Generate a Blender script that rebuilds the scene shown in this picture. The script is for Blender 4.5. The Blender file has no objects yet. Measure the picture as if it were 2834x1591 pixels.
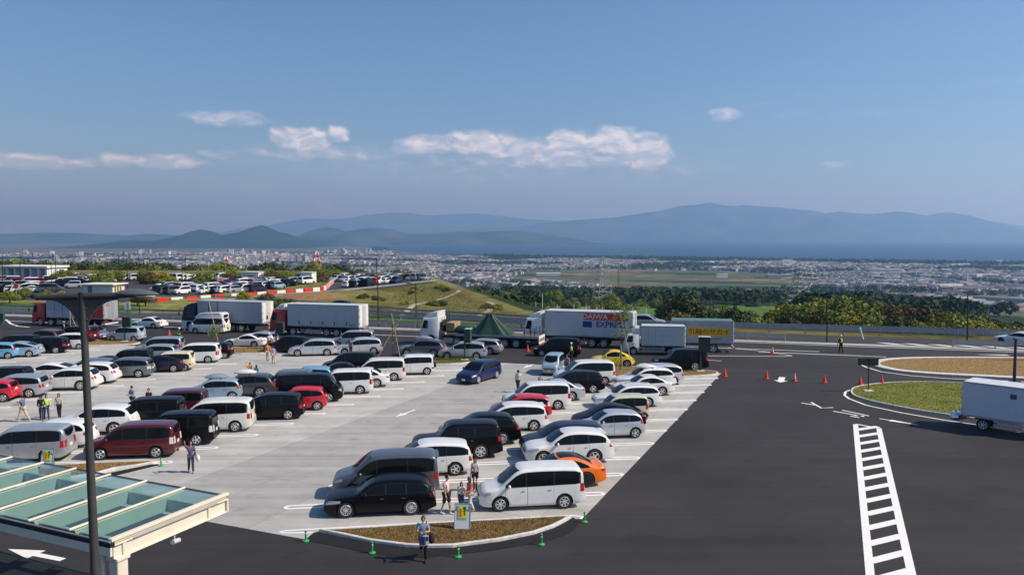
import bpy, bmesh, math, random
from mathutils import Vector, Matrix
R = math.radians
random.seed(7)
sc = bpy.context.scene
col = sc.collection

# ------------------------------------------------------------------ camera
PW, PH, FPX, YH, HC = 2834, 1591, 2204.0, 650.0, 12.0     # photograph size, focal length and horizon in its pixels, eye height
PITCH = math.atan((PH / 2 - YH) / FPX)
cam_d = bpy.data.cameras.new('camera')
cam_d.sensor_width = 36.0
cam_d.lens = FPX / PW * 36.0
cam_d.clip_start = 0.5
cam_d.clip_end = 90000
cam = bpy.data.objects.new('camera', cam_d)
cam.location = (0, 0, HC)
cam.rotation_euler = (math.pi / 2 - PITCH, 0, 0)
col.objects.link(cam)
sc.camera = cam

# ------------------------------------------------------------------ light
SUN_AZ, SUN_EL = R(99), R(42)          # azimuth clockwise from +Y
world = bpy.data.worlds.new('World')
sc.world = world
world.use_nodes = True
wt = world.node_tree
wt.nodes.clear()
def wn(t, **k):
    n = wt.nodes.new(t)
    for a, b in k.items():
        setattr(n, a, b)
    return n
def wl(a, b): wt.links.new(a, b)
def wmath(op, a, b=None, clamp=False):
    n = wn('ShaderNodeMath', operation=op, use_clamp=clamp)
    for i, v in enumerate((a, b)):
        if v is None: continue
        if hasattr(v, 'links'): wl(v, n.inputs[i])
        else: n.inputs[i].default_value = v
    return n.outputs[0]
sky = wn('ShaderNodeTexSky', sky_type='NISHITA', sun_disc=False, sun_elevation=SUN_EL, sun_rotation=SUN_AZ,
         altitude=120.0, air_density=1.0, dust_density=.9, ozone_density=3.0)
tc = wn('ShaderNodeTexCoord')
sep = wn('ShaderNodeSeparateXYZ'); wl(tc.outputs['Generated'], sep.inputs[0])
az = wmath('ARCTAN2', sep.outputs[0], sep.outputs[1])
el = wmath('ARCSINE', sep.outputs[2])
comb = wn('ShaderNodeCombineXYZ'); wl(az, comb.inputs[0]); wl(el, comb.inputs[1])
warp = wn('ShaderNodeTexNoise'); warp.inputs['Scale'].default_value = 30; warp.inputs['Detail'].default_value = 4
wl(comb.outputs[0], warp.inputs['Vector'])
wsub = wn('ShaderNodeVectorMath', operation='SUBTRACT'); wl(warp.outputs['Color'], wsub.inputs[0]); wsub.inputs[1].default_value = (.5, .5, .5)
wsc = wn('ShaderNodeVectorMath', operation='MULTIPLY'); wl(wsub.outputs[0], wsc.inputs[0]); wsc.inputs[1].default_value = (.045, .012, 0)
wadd = wn('ShaderNodeVectorMath', operation='ADD'); wl(comb.outputs[0], wadd.inputs[0]); wl(wsc.outputs[0], wadd.inputs[1])
strx = wn('ShaderNodeVectorMath', operation='MULTIPLY'); wl(wadd.outputs[0], strx.inputs[0]); strx.inputs[1].default_value = (1, 2.1, 1)
nz = wn('ShaderNodeTexNoise'); nz.inputs['Scale'].default_value = 44; nz.inputs['Detail'].default_value = 9; nz.inputs['Roughness'].default_value = .58
wl(strx.outputs[0], nz.inputs['Vector'])
def pix_dir(px, py):
    a = math.atan((px - PW / 2) / FPX)
    return a, math.atan((YH - py) / FPX * math.cos(a))
# cumulus: centre and radii (azimuth and elevation seen from the place), weight
CUMULUS = [(50, 443, 160, 20, 1), (258, 450, 36, 15, .7), (330, 446, 46, 20, 1), (455, 448, 95, 20, .85),
           (640, 332, 120, 20, .55), (800, 385, 45, 30, .9), (865, 390, 60, 34, .95), (942, 374, 26, 22, .9), (610, 428, 60, 14, .5), (900, 425, 200, 22, .6),
           (1180, 405, 70, 28, .95), (1330, 398, 110, 34, 1.0), (1480, 420, 180, 34, .85), (1580, 392, 70, 32, 1), (1700, 395, 90, 38, 1.15), (1780, 430, 78, 50, 1.15),
           (1560, 445, 260, 22, .8), (1350, 470, 620, 75, .34), (1000, 440, 380, 40, .32), (1350, 495, 190, 12, .42), (700, 515, 110, 14, .35), (1900, 470, 120, 22, .35),
           (2000, 322, 46, 22, .5), (2170, 322, 50, 8, .2), (2100, 297, 50, 8, .18), (2235, 275, 40, 7, .16), (2290, 455, 34, 10, .7), (905, 576, 28, 10, .7), (40, 630, 90, 14, .5), (2420, 320, 160, 9, .16), (2760, 235, 120, 9, .14)]
dens = None; lit = None; ccap = None
for (px, py, rx, ry, wgt) in CUMULUS:
    a0, e0 = pix_dir(px, py)
    s = wn('ShaderNodeVectorMath', operation='SUBTRACT'); wl(wadd.outputs[0], s.inputs[0]); s.inputs[1].default_value = (a0, e0, 0)
    m = wn('ShaderNodeVectorMath', operation='MULTIPLY'); wl(s.outputs[0], m.inputs[0]); m.inputs[1].default_value = (FPX / rx / 1.25, FPX / ry / 1.25, 0)
    ln = wn('ShaderNodeVectorMath', operation='LENGTH'); wl(m.outputs[0], ln.inputs[0])
    d0 = wmath('SUBTRACT', 1.0, ln.outputs['Value'], True)
    d = wmath('MULTIPLY', d0, wgt)
    dens = d if dens is None else wmath('MAXIMUM', dens, d)
    cp_ = wmath('MULTIPLY', wmath('MULTIPLY', d0, 3.0, True), min(1.0, wgt * 1.05))
    ccap = cp_ if ccap is None else wmath('MAXIMUM', ccap, cp_)
nzs = wmath('MULTIPLY', wmath('SUBTRACT', nz.outputs['Fac'], .47), 2.3)
cd = wmath('MULTIPLY', wmath('ADD', dens, wmath('MULTIPLY', nzs, wmath('MINIMUM', wmath('MULTIPLY', dens, 3.0), .55))), 1.7, True)
cd = wmath('MULTIPLY', wmath('MULTIPLY', cd, ccap), .84, True)
# sunlit tops, grey bases: compare the noise with itself a little towards the sun
shn = wn('ShaderNodeVectorMath', operation='ADD'); wl(strx.outputs[0], shn.inputs[0]); shn.inputs[1].default_value = (.006, .014, 0)
nz2 = wn('ShaderNodeTexNoise'); nz2.inputs['Scale'].default_value = 44; nz2.inputs['Detail'].default_value = 6; nz2.inputs['Roughness'].default_value = .55
wl(shn.outputs[0], nz2.inputs['Vector'])
lit = wmath('ADD', wmath('MULTIPLY', wmath('SUBTRACT', nz.outputs['Fac'], nz2.outputs['Fac']), 3.2), .30)
lit = wmath('ADD', lit, wmath('MULTIPLY', wmath('SUBTRACT', el, .101), 13.0), True)
cmix = wn('ShaderNodeMix', data_type='RGBA'); wl(lit, cmix.inputs[0])
cmix.inputs[6].default_value = (6.0, 7.2, 9.2, 1)
cmix.inputs[7].default_value = (11.6, 11.8, 12.4, 1)
smix = wn('ShaderNodeMix', data_type='RGBA'); wl(cd, smix.inputs[0])
stint = wn('ShaderNodeMix', data_type='RGBA', blend_type='MULTIPLY'); stint.inputs[0].default_value = 1.0; stint.inputs[7].default_value = (.83, 1.0, 1.18, 1)   # the camera's white balance
wl(sky.outputs[0], stint.inputs[6]); wl(stint.outputs[2], smix.inputs[6]); wl(cmix.outputs[2], smix.inputs[7])
bg = wn('ShaderNodeBackground'); bg.inputs['Strength'].default_value = .090
wl(smix.outputs[2], bg.inputs['Color'])
wo = wn('ShaderNodeOutputWorld'); wl(bg.outputs[0], wo.inputs['Surface'])

sun_d = bpy.data.lights.new('sun', 'SUN')
sun_d.energy = 5.0
sun_d.angle = R(.55)
sun_d.color = (1.0, .90, .75)
sun = bpy.data.objects.new('sun', sun_d)
sdir = Vector((math.sin(SUN_AZ) * math.cos(SUN_EL), math.cos(SUN_AZ) * math.cos(SUN_EL), math.sin(SUN_EL)))
sun.rotation_euler = sdir.to_track_quat('Z', 'Y').to_euler()
sun.location = (60, -20, 80)
col.objects.link(sun)
sc.view_settings.view_transform = 'Standard'
sc.view_settings.look = 'None'
sc.view_settings.gamma = 1
sc.view_settings.use_curve_mapping = False
sc.view_settings.exposure = 0.12
sc.render.engine = 'CYCLES'
sc.cycles.use_denoising = True
sc.cycles.max_bounces = 8
sc.cycles.volume_bounces = 1
sc.cycles.transparent_max_bounces = 24
sc.cycles.caustics_reflective = False
sc.cycles.caustics_refractive = False

# ------------------------------------------------------------------ pixels to places
CP, SP = math.cos(PITCH), math.sin(PITCH)
def G(px, py, z=0.0):
    """the point at height z that the photograph shows at pixel (px, py)"""
    cx, cy = (px - PW / 2) / FPX, (py - PH / 2) / FPX
    d = Vector((cx, CP - cy * SP, -SP - cy * CP))
    t = (z - HC) / d.z
    return Vector((d.x * t, d.y * t, z))
def AT(px, py, Y):
    """the point at distance Y that the photograph shows at pixel (px, py)"""
    cx, cy = (px - PW / 2) / FPX, (py - PH / 2) / FPX
    d = Vector((cx, CP - cy * SP, -SP - cy * CP))
    t = Y / d.y
    return Vector((d.x * t, Y, HC + d.z * t))
def Z1(x, y): return (x / 3.614, 900 + y / 3.614)
def Z2(x, y): return (500 + x / 3.614, 900 + y / 3.614)
def Z3(x, y): return (1100 + x / 3.614, 850 + y / 3.614)
def Z4(x, y): return (1600 + x / 3.614, 850 + y / 3.614)
def Z5(x, y): return (x / 3.614, 1191 + y / 3.614)
def Z6(x, y): return (700 + x / 3.614, 1191 + y / 3.614)
def Z7(x, y): return (1200 + x / 3.614, 1191 + y / 3.614)
def Z8(x, y): return (2134 + x / 3.614, 900 + y / 3.614)
def ZA(x, y): return (x / 3.68, 650 + y / 3.68)
def ZB(x, y): return (600 + x / 3.68, 650 + y / 3.68)
def ZC(x, y): return (1200 + x / 3.68, 650 + y / 3.68)
def ZD(x, y): return (1800 + x / 3.68, 650 + y / 3.68)

# ------------------------------------------------------------------ materials
MATS = {}
def mat(name, c, rough=.6, metal=0.0, spec=.5, coat=0.0, var=0.0, scale=3.0, detail=4.0, bump=0.0, c2=None, coord='Object', bscale=None, emit=None, stretch=None, alpha_mix=None):
    if name in MATS: return MATS[name]
    m = bpy.data.materials.new(name); m.use_nodes = True
    nt = m.node_tree; b = nt.nodes['Principled BSDF']
    b.inputs['Base Color'].default_value = (*c, 1)
    b.inputs['Roughness'].default_value = rough
    b.inputs['Metallic'].default_value = metal
    b.inputs['Specular IOR Level'].default_value = spec
    b.inputs['Coat Weight'].default_value = coat
    b.inputs['Coat Roughness'].default_value = .04
    if var or bump or c2:
        t = nt.nodes.new('ShaderNodeTexCoord')
        src = t.outputs['Object']
        if coord == 'World':
            src = nt.nodes.new('ShaderNodeNewGeometry').outputs['Position']
        if stretch:
            mp = nt.nodes.new('ShaderNodeVectorMath'); mp.operation = 'MULTIPLY'
            nt.links.new(src, mp.inputs[0]); mp.inputs[1].default_value = stretch; src = mp.outputs[0]
        n = nt.nodes.new('ShaderNodeTexNoise')
        n.inputs['Scale'].default_value = scale; n.inputs['Detail'].default_value = detail; n.inputs['Roughness'].default_value = .62
        nt.links.new(src, n.inputs['Vector'])
        if var or c2:
            mx = nt.nodes.new('ShaderNodeMix'); mx.data_type = 'RGBA'
            mr = nt.nodes.new('ShaderNodeMapRange'); mr.inputs[1].default_value = .32; mr.inputs[2].default_value = .68
            nt.links.new(n.outputs['Fac'], mr.inputs[0]); nt.links.new(mr.outputs[0], mx.inputs[0])
            lo = tuple(max(0, v * (1 - var)) for v in c); hi = c2 if c2 else tuple(v * (1 + var) for v in c)
            mx.inputs[6].default_value = (*lo, 1); mx.inputs[7].default_value = (*hi, 1)
            nt.links.new(mx.outputs[2], b.inputs['Base Color'])
        if bump:
            n2 = n
            if bscale:
                n2 = nt.nodes.new('ShaderNodeTexNoise'); n2.inputs['Scale'].default_value = bscale; n2.inputs['Detail'].default_value = 5
                nt.links.new(src, n2.inputs['Vector'])
            bp = nt.nodes.new('ShaderNodeBump'); bp.inputs['Strength'].default_value = bump; bp.inputs['Distance'].default_value = .02
            nt.links.new(n2.outputs['Fac'], bp.inputs['Height']); nt.links.new(bp.outputs[0], b.inputs['Normal'])
    if emit:
        b.inputs['Emission Color'].default_value = (*c, 1); b.inputs['Emission Strength'].default_value = emit
    MATS[name] = m
    return m
def paint(name, c, metal=0.0, rough=.28):
    return mat('paint_' + name, c, rough=rough, metal=metal, coat=.7, spec=.5, var=.05, scale=2.2)
PAINT = dict(white=paint('white', (.74, .75, .74)), pearl=paint('pearl', (.70, .70, .66)), silver=paint('silver', (.46, .49, .53), .55, .33),
             lightsilver=paint('lightsilver', (.60, .63, .67), .5, .33), grey=paint('grey', (.17, .185, .20), .5, .33), darkgrey=paint('darkgrey', (.075, .08, .09), .4),
             gunmetal=paint('gunmetal', (.12, .13, .15), .5, .33), black=mat('paint_black', (.003, .003, .004), rough=.3, coat=.16, spec=.18), navy=mat('paint_navy', (.010, .012, .032), rough=.35, coat=.4, spec=.3), blue=mat('paint_blue', (.008, .014, .075), rough=.3, coat=.5, spec=.3),
             red=paint('red', (.52, .015, .03)), burgundy=paint('burgundy', (.10, .008, .014), .2), wine=paint('wine', (.07, .010, .018), .2), orange=paint('orange', (.80, .17, .012)),
             yellow=paint('yellow', (.72, .56, .02)), cream=paint('cream', (.68, .62, .42)), palegreen=paint('palegreen', (.52, .55, .40)), iceblue=paint('iceblue', (.33, .45, .56), .3, .33),
             skyblue=paint('skyblue', (.16, .40, .62), .2), slate=paint('slate', (.16, .20, .27), .4, .33), aqua=paint('aqua', (.42, .52, .58), .25), brown=paint('brown', (.10, .045, .03)))
M = dict(
    glass=mat('car_glass', (.005, .007, .009), rough=.05, spec=.22),
    greenglass=mat('lamp_glass', (.55, .57, .6), rough=.08, metal=.55, spec=.8),
    trim=mat('black_trim', (.012, .012, .013), rough=.5),
    well=mat('wheel_well', (.006, .006, .006), rough=.9),
    tyre=mat('tyre_rubber', (.018, .018, .019), rough=.8, var=.3, scale=20),
    rim=mat('alloy', (.70, .71, .73), rough=.35, metal=.5),
    rimdark=mat('alloy_dark', (.02, .02, .022), rough=.35, metal=.5),
    tail=mat('tail_lamp_red', (.34, .010, .014), rough=.12, coat=.5),
    tailclear=mat('tail_lamp_clear', (.62, .60, .62), rough=.12, coat=.5),
    amber=mat('amber_lens', (.75, .22, .02), rough=.2),
    plate=mat('number_plate_white', (.72, .74, .72), rough=.4),
    yplate=mat('number_plate_yellow', (.75, .60, .03), rough=.4),
    chrome=mat('chrome', (.62, .63, .65), rough=.15, metal=.9),
    seam=mat('door_seam', (.02, .02, .02), rough=.8),
    white_marking=mat('road_paint_white', (.80, .80, .79), rough=.7, var=.06, scale=6, detail=8, coord='World'),
    kerb=mat('kerb_concrete', (.58, .57, .54), rough=.85, var=.2, scale=5, coord='World', bump=.3),
    steel=mat('galvanised_steel', (.36, .39, .42), rough=.45, metal=.55, var=.15, scale=1.5),
    darksteel=mat('dark_steel', (.022, .020, .020), rough=.45, metal=.2),
    polemetal=mat('lamp_pole_paint', (.070, .066, .064), rough=.42, metal=.25, var=.12, scale=4),
    cream=mat('cream_paint', (.72, .66, .54), rough=.5, var=.06, scale=2),
    wood=mat('stake_wood', (.46, .36, .22), rough=.8, var=.3, scale=8, stretch=(1, 1, .1)),
    bark=mat('bark', (.10, .075, .055), rough=.95, var=.4, scale=6, bump=.6),
    cone=mat('cone_orange', (.78, .055, .022), rough=.55),
    coneband=mat('cone_band', (.75, .72, .70), rough=.5),
    bollard=mat('bollard_green', (.03, .36, .08), rough=.5, var=.1, scale=8),
    hivis=mat('hi_vis_yellow', (.45, .78, .03), rough=.7),
    skin=mat('skin', (.46, .27, .18), rough=.6, var=.08, scale=12),
    hair=mat('dark_hair', (.012, .009, .008), rough=.5),
    eye=mat('eye', (.01, .008, .008), rough=.3),
    lip=mat('lip', (.36, .12, .10), rough=.5),
)

# ------------------------------------------------------------------ mesh building
class MB:
    def __init__(s): s.v = []; s.f = []; s.m = []
    def add(s, vs, fs, mi=0):
        o = len(s.v); s.v += [tuple(v) for v in vs]
        for f in fs: s.f.append(tuple(o + i for i in f)); s.m.append(mi)
        return s
    def box(s, c, d, rz=0.0, mi=0, ry=0.0, rx=0.0):
        q = Matrix.Rotation(rz, 3, 'Z') @ Matrix.Rotation(ry, 3, 'Y') @ Matrix.Rotation(rx, 3, 'X')
        c = Vector(c)
        vs = [c + q @ Vector((d[0] * (i & 1) - d[0] / 2, d[1] * (i >> 1 & 1) - d[1] / 2, d[2] * (i >> 2) - d[2] / 2)) for i in range(8)]
        return s.add(vs, [(0, 2, 3, 1), (4, 5, 7, 6), (0, 1, 5, 4), (2, 6, 7, 3), (0, 4, 6, 2), (1, 3, 7, 5)], mi)
    def bbox(s, c, d, b=.03, rz=0.0, mi=0):
        """a box with chamfered edges"""
        q = Matrix.Rotation(rz, 3, 'Z'); c = Vector(c); x, y, z = d[0] / 2, d[1] / 2, d[2] / 2
        b = min(b, x * .95, y * .95, z * .95)
        lv = [(-z, b), (-z + b, 0), (z - b, 0), (z, b)]
        vs = []
        for zz, i in lv:
            X, Y = x - i, y - i
            vs += [c + q @ Vector(p) for p in ((X - b, -Y, zz), (X, -Y + b, zz), (X, Y - b, zz), (X - b, Y, zz), (-X + b, Y, zz), (-X, Y - b, zz), (-X, -Y + b, zz), (-X + b, -Y, zz))]
        fs = [tuple(range(7, -1, -1)), tuple(range(24, 32))]
        for k in range(3):
            for i in range(8):
                j = (i + 1) % 8
                fs.append((k * 8 + i, k * 8 + j, k * 8 + 8 + j, k * 8 + 8 + i))
        return s.add(vs, fs, mi)
    def prism(s, poly, z0, z1, mi=0):
        n = len(poly)
        vs = [(p[0], p[1], z0) for p in poly] + [(p[0], p[1], z1) for p in poly]
        fs = [tuple(range(n - 1, -1, -1)), tuple(range(n, 2 * n))] + [(i, (i + 1) % n, n + (i + 1) % n, n + i) for i in range(n)]
        return s.add(vs, fs, mi)
    def flat(s, poly, z, mi=0): return s.add([(p[0], p[1], z) for p in poly], [tuple(range(len(poly)))], mi)
    def tube(s, pts, r, n=8, mi=0, cap=True):
        pts = [Vector(p) for p in pts]
        rr = r if isinstance(r, (list, tuple)) else [r] * len(pts)
        vs = []; fs = []
        for i, p in enumerate(pts):
            t = (pts[min(i + 1, len(pts) - 1)] - pts[max(i - 1, 0)]).normalized()
            a = Vector((0, 0, 1)) if abs(t.z) < .9 else Vector((1, 0, 0))
            u = t.cross(a).normalized(); w = u.cross(t)
            vs += [p + (u * math.cos(2 * math.pi * k / n) + w * math.sin(2 * math.pi * k / n)) * rr[i] for k in range(n)]
        for i in range(len(pts) - 1):
            for k in range(n):
                j = (k + 1) % n
                fs.append((i * n + k, i * n + j, (i + 1) * n + j, (i + 1) * n + k))
        if cap: fs += [tuple(range(n - 1, -1, -1)), tuple(range((len(pts) - 1) * n, len(pts) * n))]
        return s.add(vs, fs, mi)
    def lathe(s, prof, n=16, c=(0, 0, 0), axis='Z', mi=0, closed=False):
        vs = []; fs = []
        for r, h in prof:
            for k in range(n):
                a = 2 * math.pi * k / n; x, y = r * math.cos(a), r * math.sin(a)
                p = (x, y, h) if axis == 'Z' else ((x, h, y) if axis == 'Y' else (h, x, y))
                vs.append((c[0] + p[0], c[1] + p[1], c[2] + p[2]))
        for i in range(len(prof) - 1):
            for k in range(n):
                j = (k + 1) % n
                q = (i * n + k, i * n + j, (i + 1) * n + j, (i + 1) * n + k)
                fs.append(q if axis != 'Y' else q[::-1])
        if not closed:
            fs += [tuple(range(n - 1, -1, -1)) if axis != 'Y' else tuple(range(n)), tuple(range((len(prof) - 1) * n, len(prof) * n)) if axis != 'Y' else tuple(range(len(prof) * n - 1, (len(prof) - 1) * n - 1, -1))]
        return s.add(vs, fs, mi)
    def ball(s, c, r, nu=10, nv=7, mi=0):
        c = Vector(c); r = r if isinstance(r, (tuple, list)) else (r, r, r)
        vs = [c + Vector((0, 0, -r[2]))]
        for i in range(1, nv):
            t = math.pi * i / nv - math.pi / 2
            for k in range(nu):
                a = 2 * math.pi * k / nu
                vs.append(c + Vector((r[0] * math.cos(t) * math.cos(a), r[1] * math.cos(t) * math.sin(a), r[2] * math.sin(t))))
        vs.append(c + Vector((0, 0, r[2])))
        fs = []
        for k in range(nu):
            j = (k + 1) % nu
            fs.append((0, 1 + j, 1 + k))
            for i in range(nv - 2): fs.append((1 + i * nu + k, 1 + i * nu + j, 1 + (i + 1) * nu + j, 1 + (i + 1) * nu + k))
            fs.append((1 + (nv - 2) * nu + k, 1 + (nv - 2) * nu + j, len(vs) - 1))
        return s.add(vs, fs, mi)
    def mesh(s, name, mats, smooth=False, angle=None):
        me = bpy.data.meshes.new(name)
        me.from_pydata(s.v, [], s.f)
        for m in (mats if isinstance(mats, (list, tuple)) else [mats]): me.materials.append(m)
        if any(s.m): me.polygons.foreach_set('material_index', s.m)
        if smooth:
            me.polygons.foreach_set('use_smooth', [True] * len(me.polygons))
            if angle: me.set_sharp_from_angle(angle=R(angle))
        me.update()
        return me
    def build(s, name, mats, parent=None, smooth=False, angle=None, loc=None, rz=None):
        return link(name, s.mesh(name, mats, smooth, angle), parent, loc, rz)
def link(name, me, parent=None, loc=None, rz=None):
    o = bpy.data.objects.new(name, me)
    col.objects.link(o)
    if parent: o.parent = parent
    if loc is not None: o.location = loc
    if rz is not None: o.rotation_euler = (0, 0, rz)
    return o
def tag(o, label, cat, group=None):
    o['label'] = label; o['category'] = cat
    if group: o['group'] = group
    return o
def struct(o): o['kind'] = 'structure'; return o
def stuff(o): o['kind'] = 'stuff'; return o
def thing(name, label, cat, loc=(0, 0, 0), rz=0.0, group=None):
    return tag(link(name, None, None, loc, rz), label, cat, group)
def copy_tree(o, parent=None, acc=None):
    c = o.copy(); col.objects.link(c)
    if parent: c.parent = parent
    if acc is not None: acc.append(c)
    for k in TREE.get(o.name, []): copy_tree(k, c, acc)
    return c
TREE = {}
def index_tree(root):
    """remember the children of a prototype (Object.children scans the whole scene)"""
    cs = list(root.children)
    TREE[root.name] = cs
    for c in cs: index_tree(c)
def hide_proto(root):
    for c in list(root.children): hide_proto(c)
    bpy.data.objects.remove(root)
TMP = bpy.data.scenes.new('scratch')
def baked(o, also=()):
    """the mesh of an object with its modifiers applied, worked out in a scratch scene"""
    for q in (o, *also): TMP.collection.objects.link(q)
    with bpy.context.temp_override(scene=TMP, view_layer=TMP.view_layers[0]):
        dg = bpy.context.evaluated_depsgraph_get()
    m = bpy.data.meshes.new_from_object(o.evaluated_get(dg))
    for q in (o, *also): TMP.collection.objects.unlink(q)
    return m
def text_mesh(name, s, size, m, extrude=.004, bold=0.0, sx=1.0):
    cu = bpy.data.curves.new(name, 'FONT'); cu.body = s; cu.size = size; cu.extrude = extrude; cu.offset = bold
    cu.align_x = 'CENTER'; cu.align_y = 'CENTER'; cu.resolution_u = 3
    o = bpy.data.objects.new(name, cu)
    me = baked(o)
    bpy.data.objects.remove(o)
    if sx != 1.0: me.transform(Matrix.Scale(sx, 4, (1, 0, 0)))
    me.name = name; me.materials.clear(); me.materials.append(m)
    return me
# ------------------------------------------------------------------ terrain, sea and air
def lerp(a, b, t): return a + (b - a) * t
def sstep(a, b, x):
    t = min(1, max(0, (x - a) / (b - a))); return t * t * (3 - 2 * t)
def pl(tab, x):
    if x <= tab[0][0]: return tab[0][1]
    for (a, b), (c, d) in zip(tab, tab[1:]):
        if x <= c: return b + (d - b) * (x - a) / (c - a)
    return tab[-1][1]
FALL = [(0, 0), (90, 0), (120, -4), (250, -15), (400, -27), (800, -54), (1400, -90), (2000, -102), (3200, -108), (5000, -109), (20000, -109)]
EDGE = [(400, 0), (120, 73), (60, 90.5), (31.7, 98.0), (3.5, 112), (-19, 203), (-30, 250), (-70, 268), (-420, 290)]     # rim of the levelled ground
SEA_Z = -110.0
def edge_dist(x, y):
    """distance outside the rim (negative on the levelled ground)"""
    best = 1e9; sgn = -1
    for (ax, ay), (bx, by) in zip(EDGE, EDGE[1:]):
        dx, dy = bx - ax, by - ay; l2 = dx * dx + dy * dy
        t = min(1, max(0, ((x - ax) * dx + (y - ay) * dy) / l2)); qx, qy = ax + t * dx, ay + t * dy
        d = math.hypot(x - qx, y - qy)
        if d < best - 1e-6: best = d; sgn = 1 if (x - qx) * dy - (y - qy) * dx > 0 else -1
    return best * sgn
COAST = [(-45, 15000), (-18, 15000), (-12, 9500), (-9.5, 7600), (-8.2, 6300), (-6.5, 5200), (-2.2, 4500), (2, 4250), (12, 3980), (24, 3800), (33, 3800), (60, 4200), (90, 5000)]
def coast_r(a): return pl(COAST, math.degrees(a))
def hill_noise(x, y, s):
    return math.sin(x * s * 1.3 + 1.7 * math.sin(y * s * .9)) * math.cos(y * s * 1.1 + 1.3 * math.sin(x * s * .7 + 2))
def ground_z(x, y):
    r = math.hypot(x, y)
    if r < 80: return -.06
    a = math.atan2(x, y)
    if r > coast_r(a): return SEA_Z - 6
    e = edge_dist(x, y)
    zf = pl(FALL, r) + (hill_noise(x, y, .012) * 2.5 * sstep(140, 500, r) * (1 - sstep(1200, 1800, r)))
    if e <= 0:
        z = -.06
        if x > -60 and y > 118: z += .9 * sstep(0, 25, -e) * (.6 + .5 * hill_noise(x, y, .11)) * sstep(118, 130, y) * (1 - sstep(160, 175, y))
        return z
    return lerp(-.06, zf, sstep(0, 32, e))
TC = {'grassy': (.165, .155, .048), 'wood': (.022, .038, .012), 'town': (.095, .10, .085), 'fieldg': (.075, .10, .035), 'fieldb': (.16, .11, .065), 'tea': (.085, .14, .025)}
def px_of(x, y, z):
    zz = z - HC; fw = y * CP - zz * SP; up = y * SP + zz * CP
    return PW / 2 + FPX * x / fw, PH / 2 - FPX * up / fw
WOODLINE = [(-400, 742), (0, 745), (300, 748), (700, 745), (1000, 752), (1150, 775), (1260, 795), (1400, 800), (1600, 806), (1800, 816), (2000, 818), (2150, 824), (2260, 812), (2400, 818), (2520, 840), (2680, 862), (2834, 880), (3400, 900)]
def in_field(px, py):
    if not 1380 < px < 2260: return False
    lo = pl([(1380, 770), (1480, 752), (1700, 748), (2000, 752), (2180, 765), (2260, 775)], px)
    hi = pl([(1380, 772), (1480, 780), (1600, 788), (1750, 812), (2000, 815), (2150, 806), (2260, 785)], px)
    return lo < py < hi
def ground_kind(x, y, z):
    if edge_dist(x, y) <= 3: return 'grassy'
    px, py = px_of(x, y, z)
    if in_field(px, py):
        k = math.sin(x * .011 + y * .004 + 2 * math.sin(y * .006)) + .8 * math.sin(y * .024 + x * .007)
        return 'fieldb' if k > .45 else ('fieldg' if k > -.9 else 'wood')
    if py > pl(WOODLINE, px):
        if 1500 < px < 2200 and 846 < py < 890: return 'tea'
        return 'wood'
    return 'town'
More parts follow.
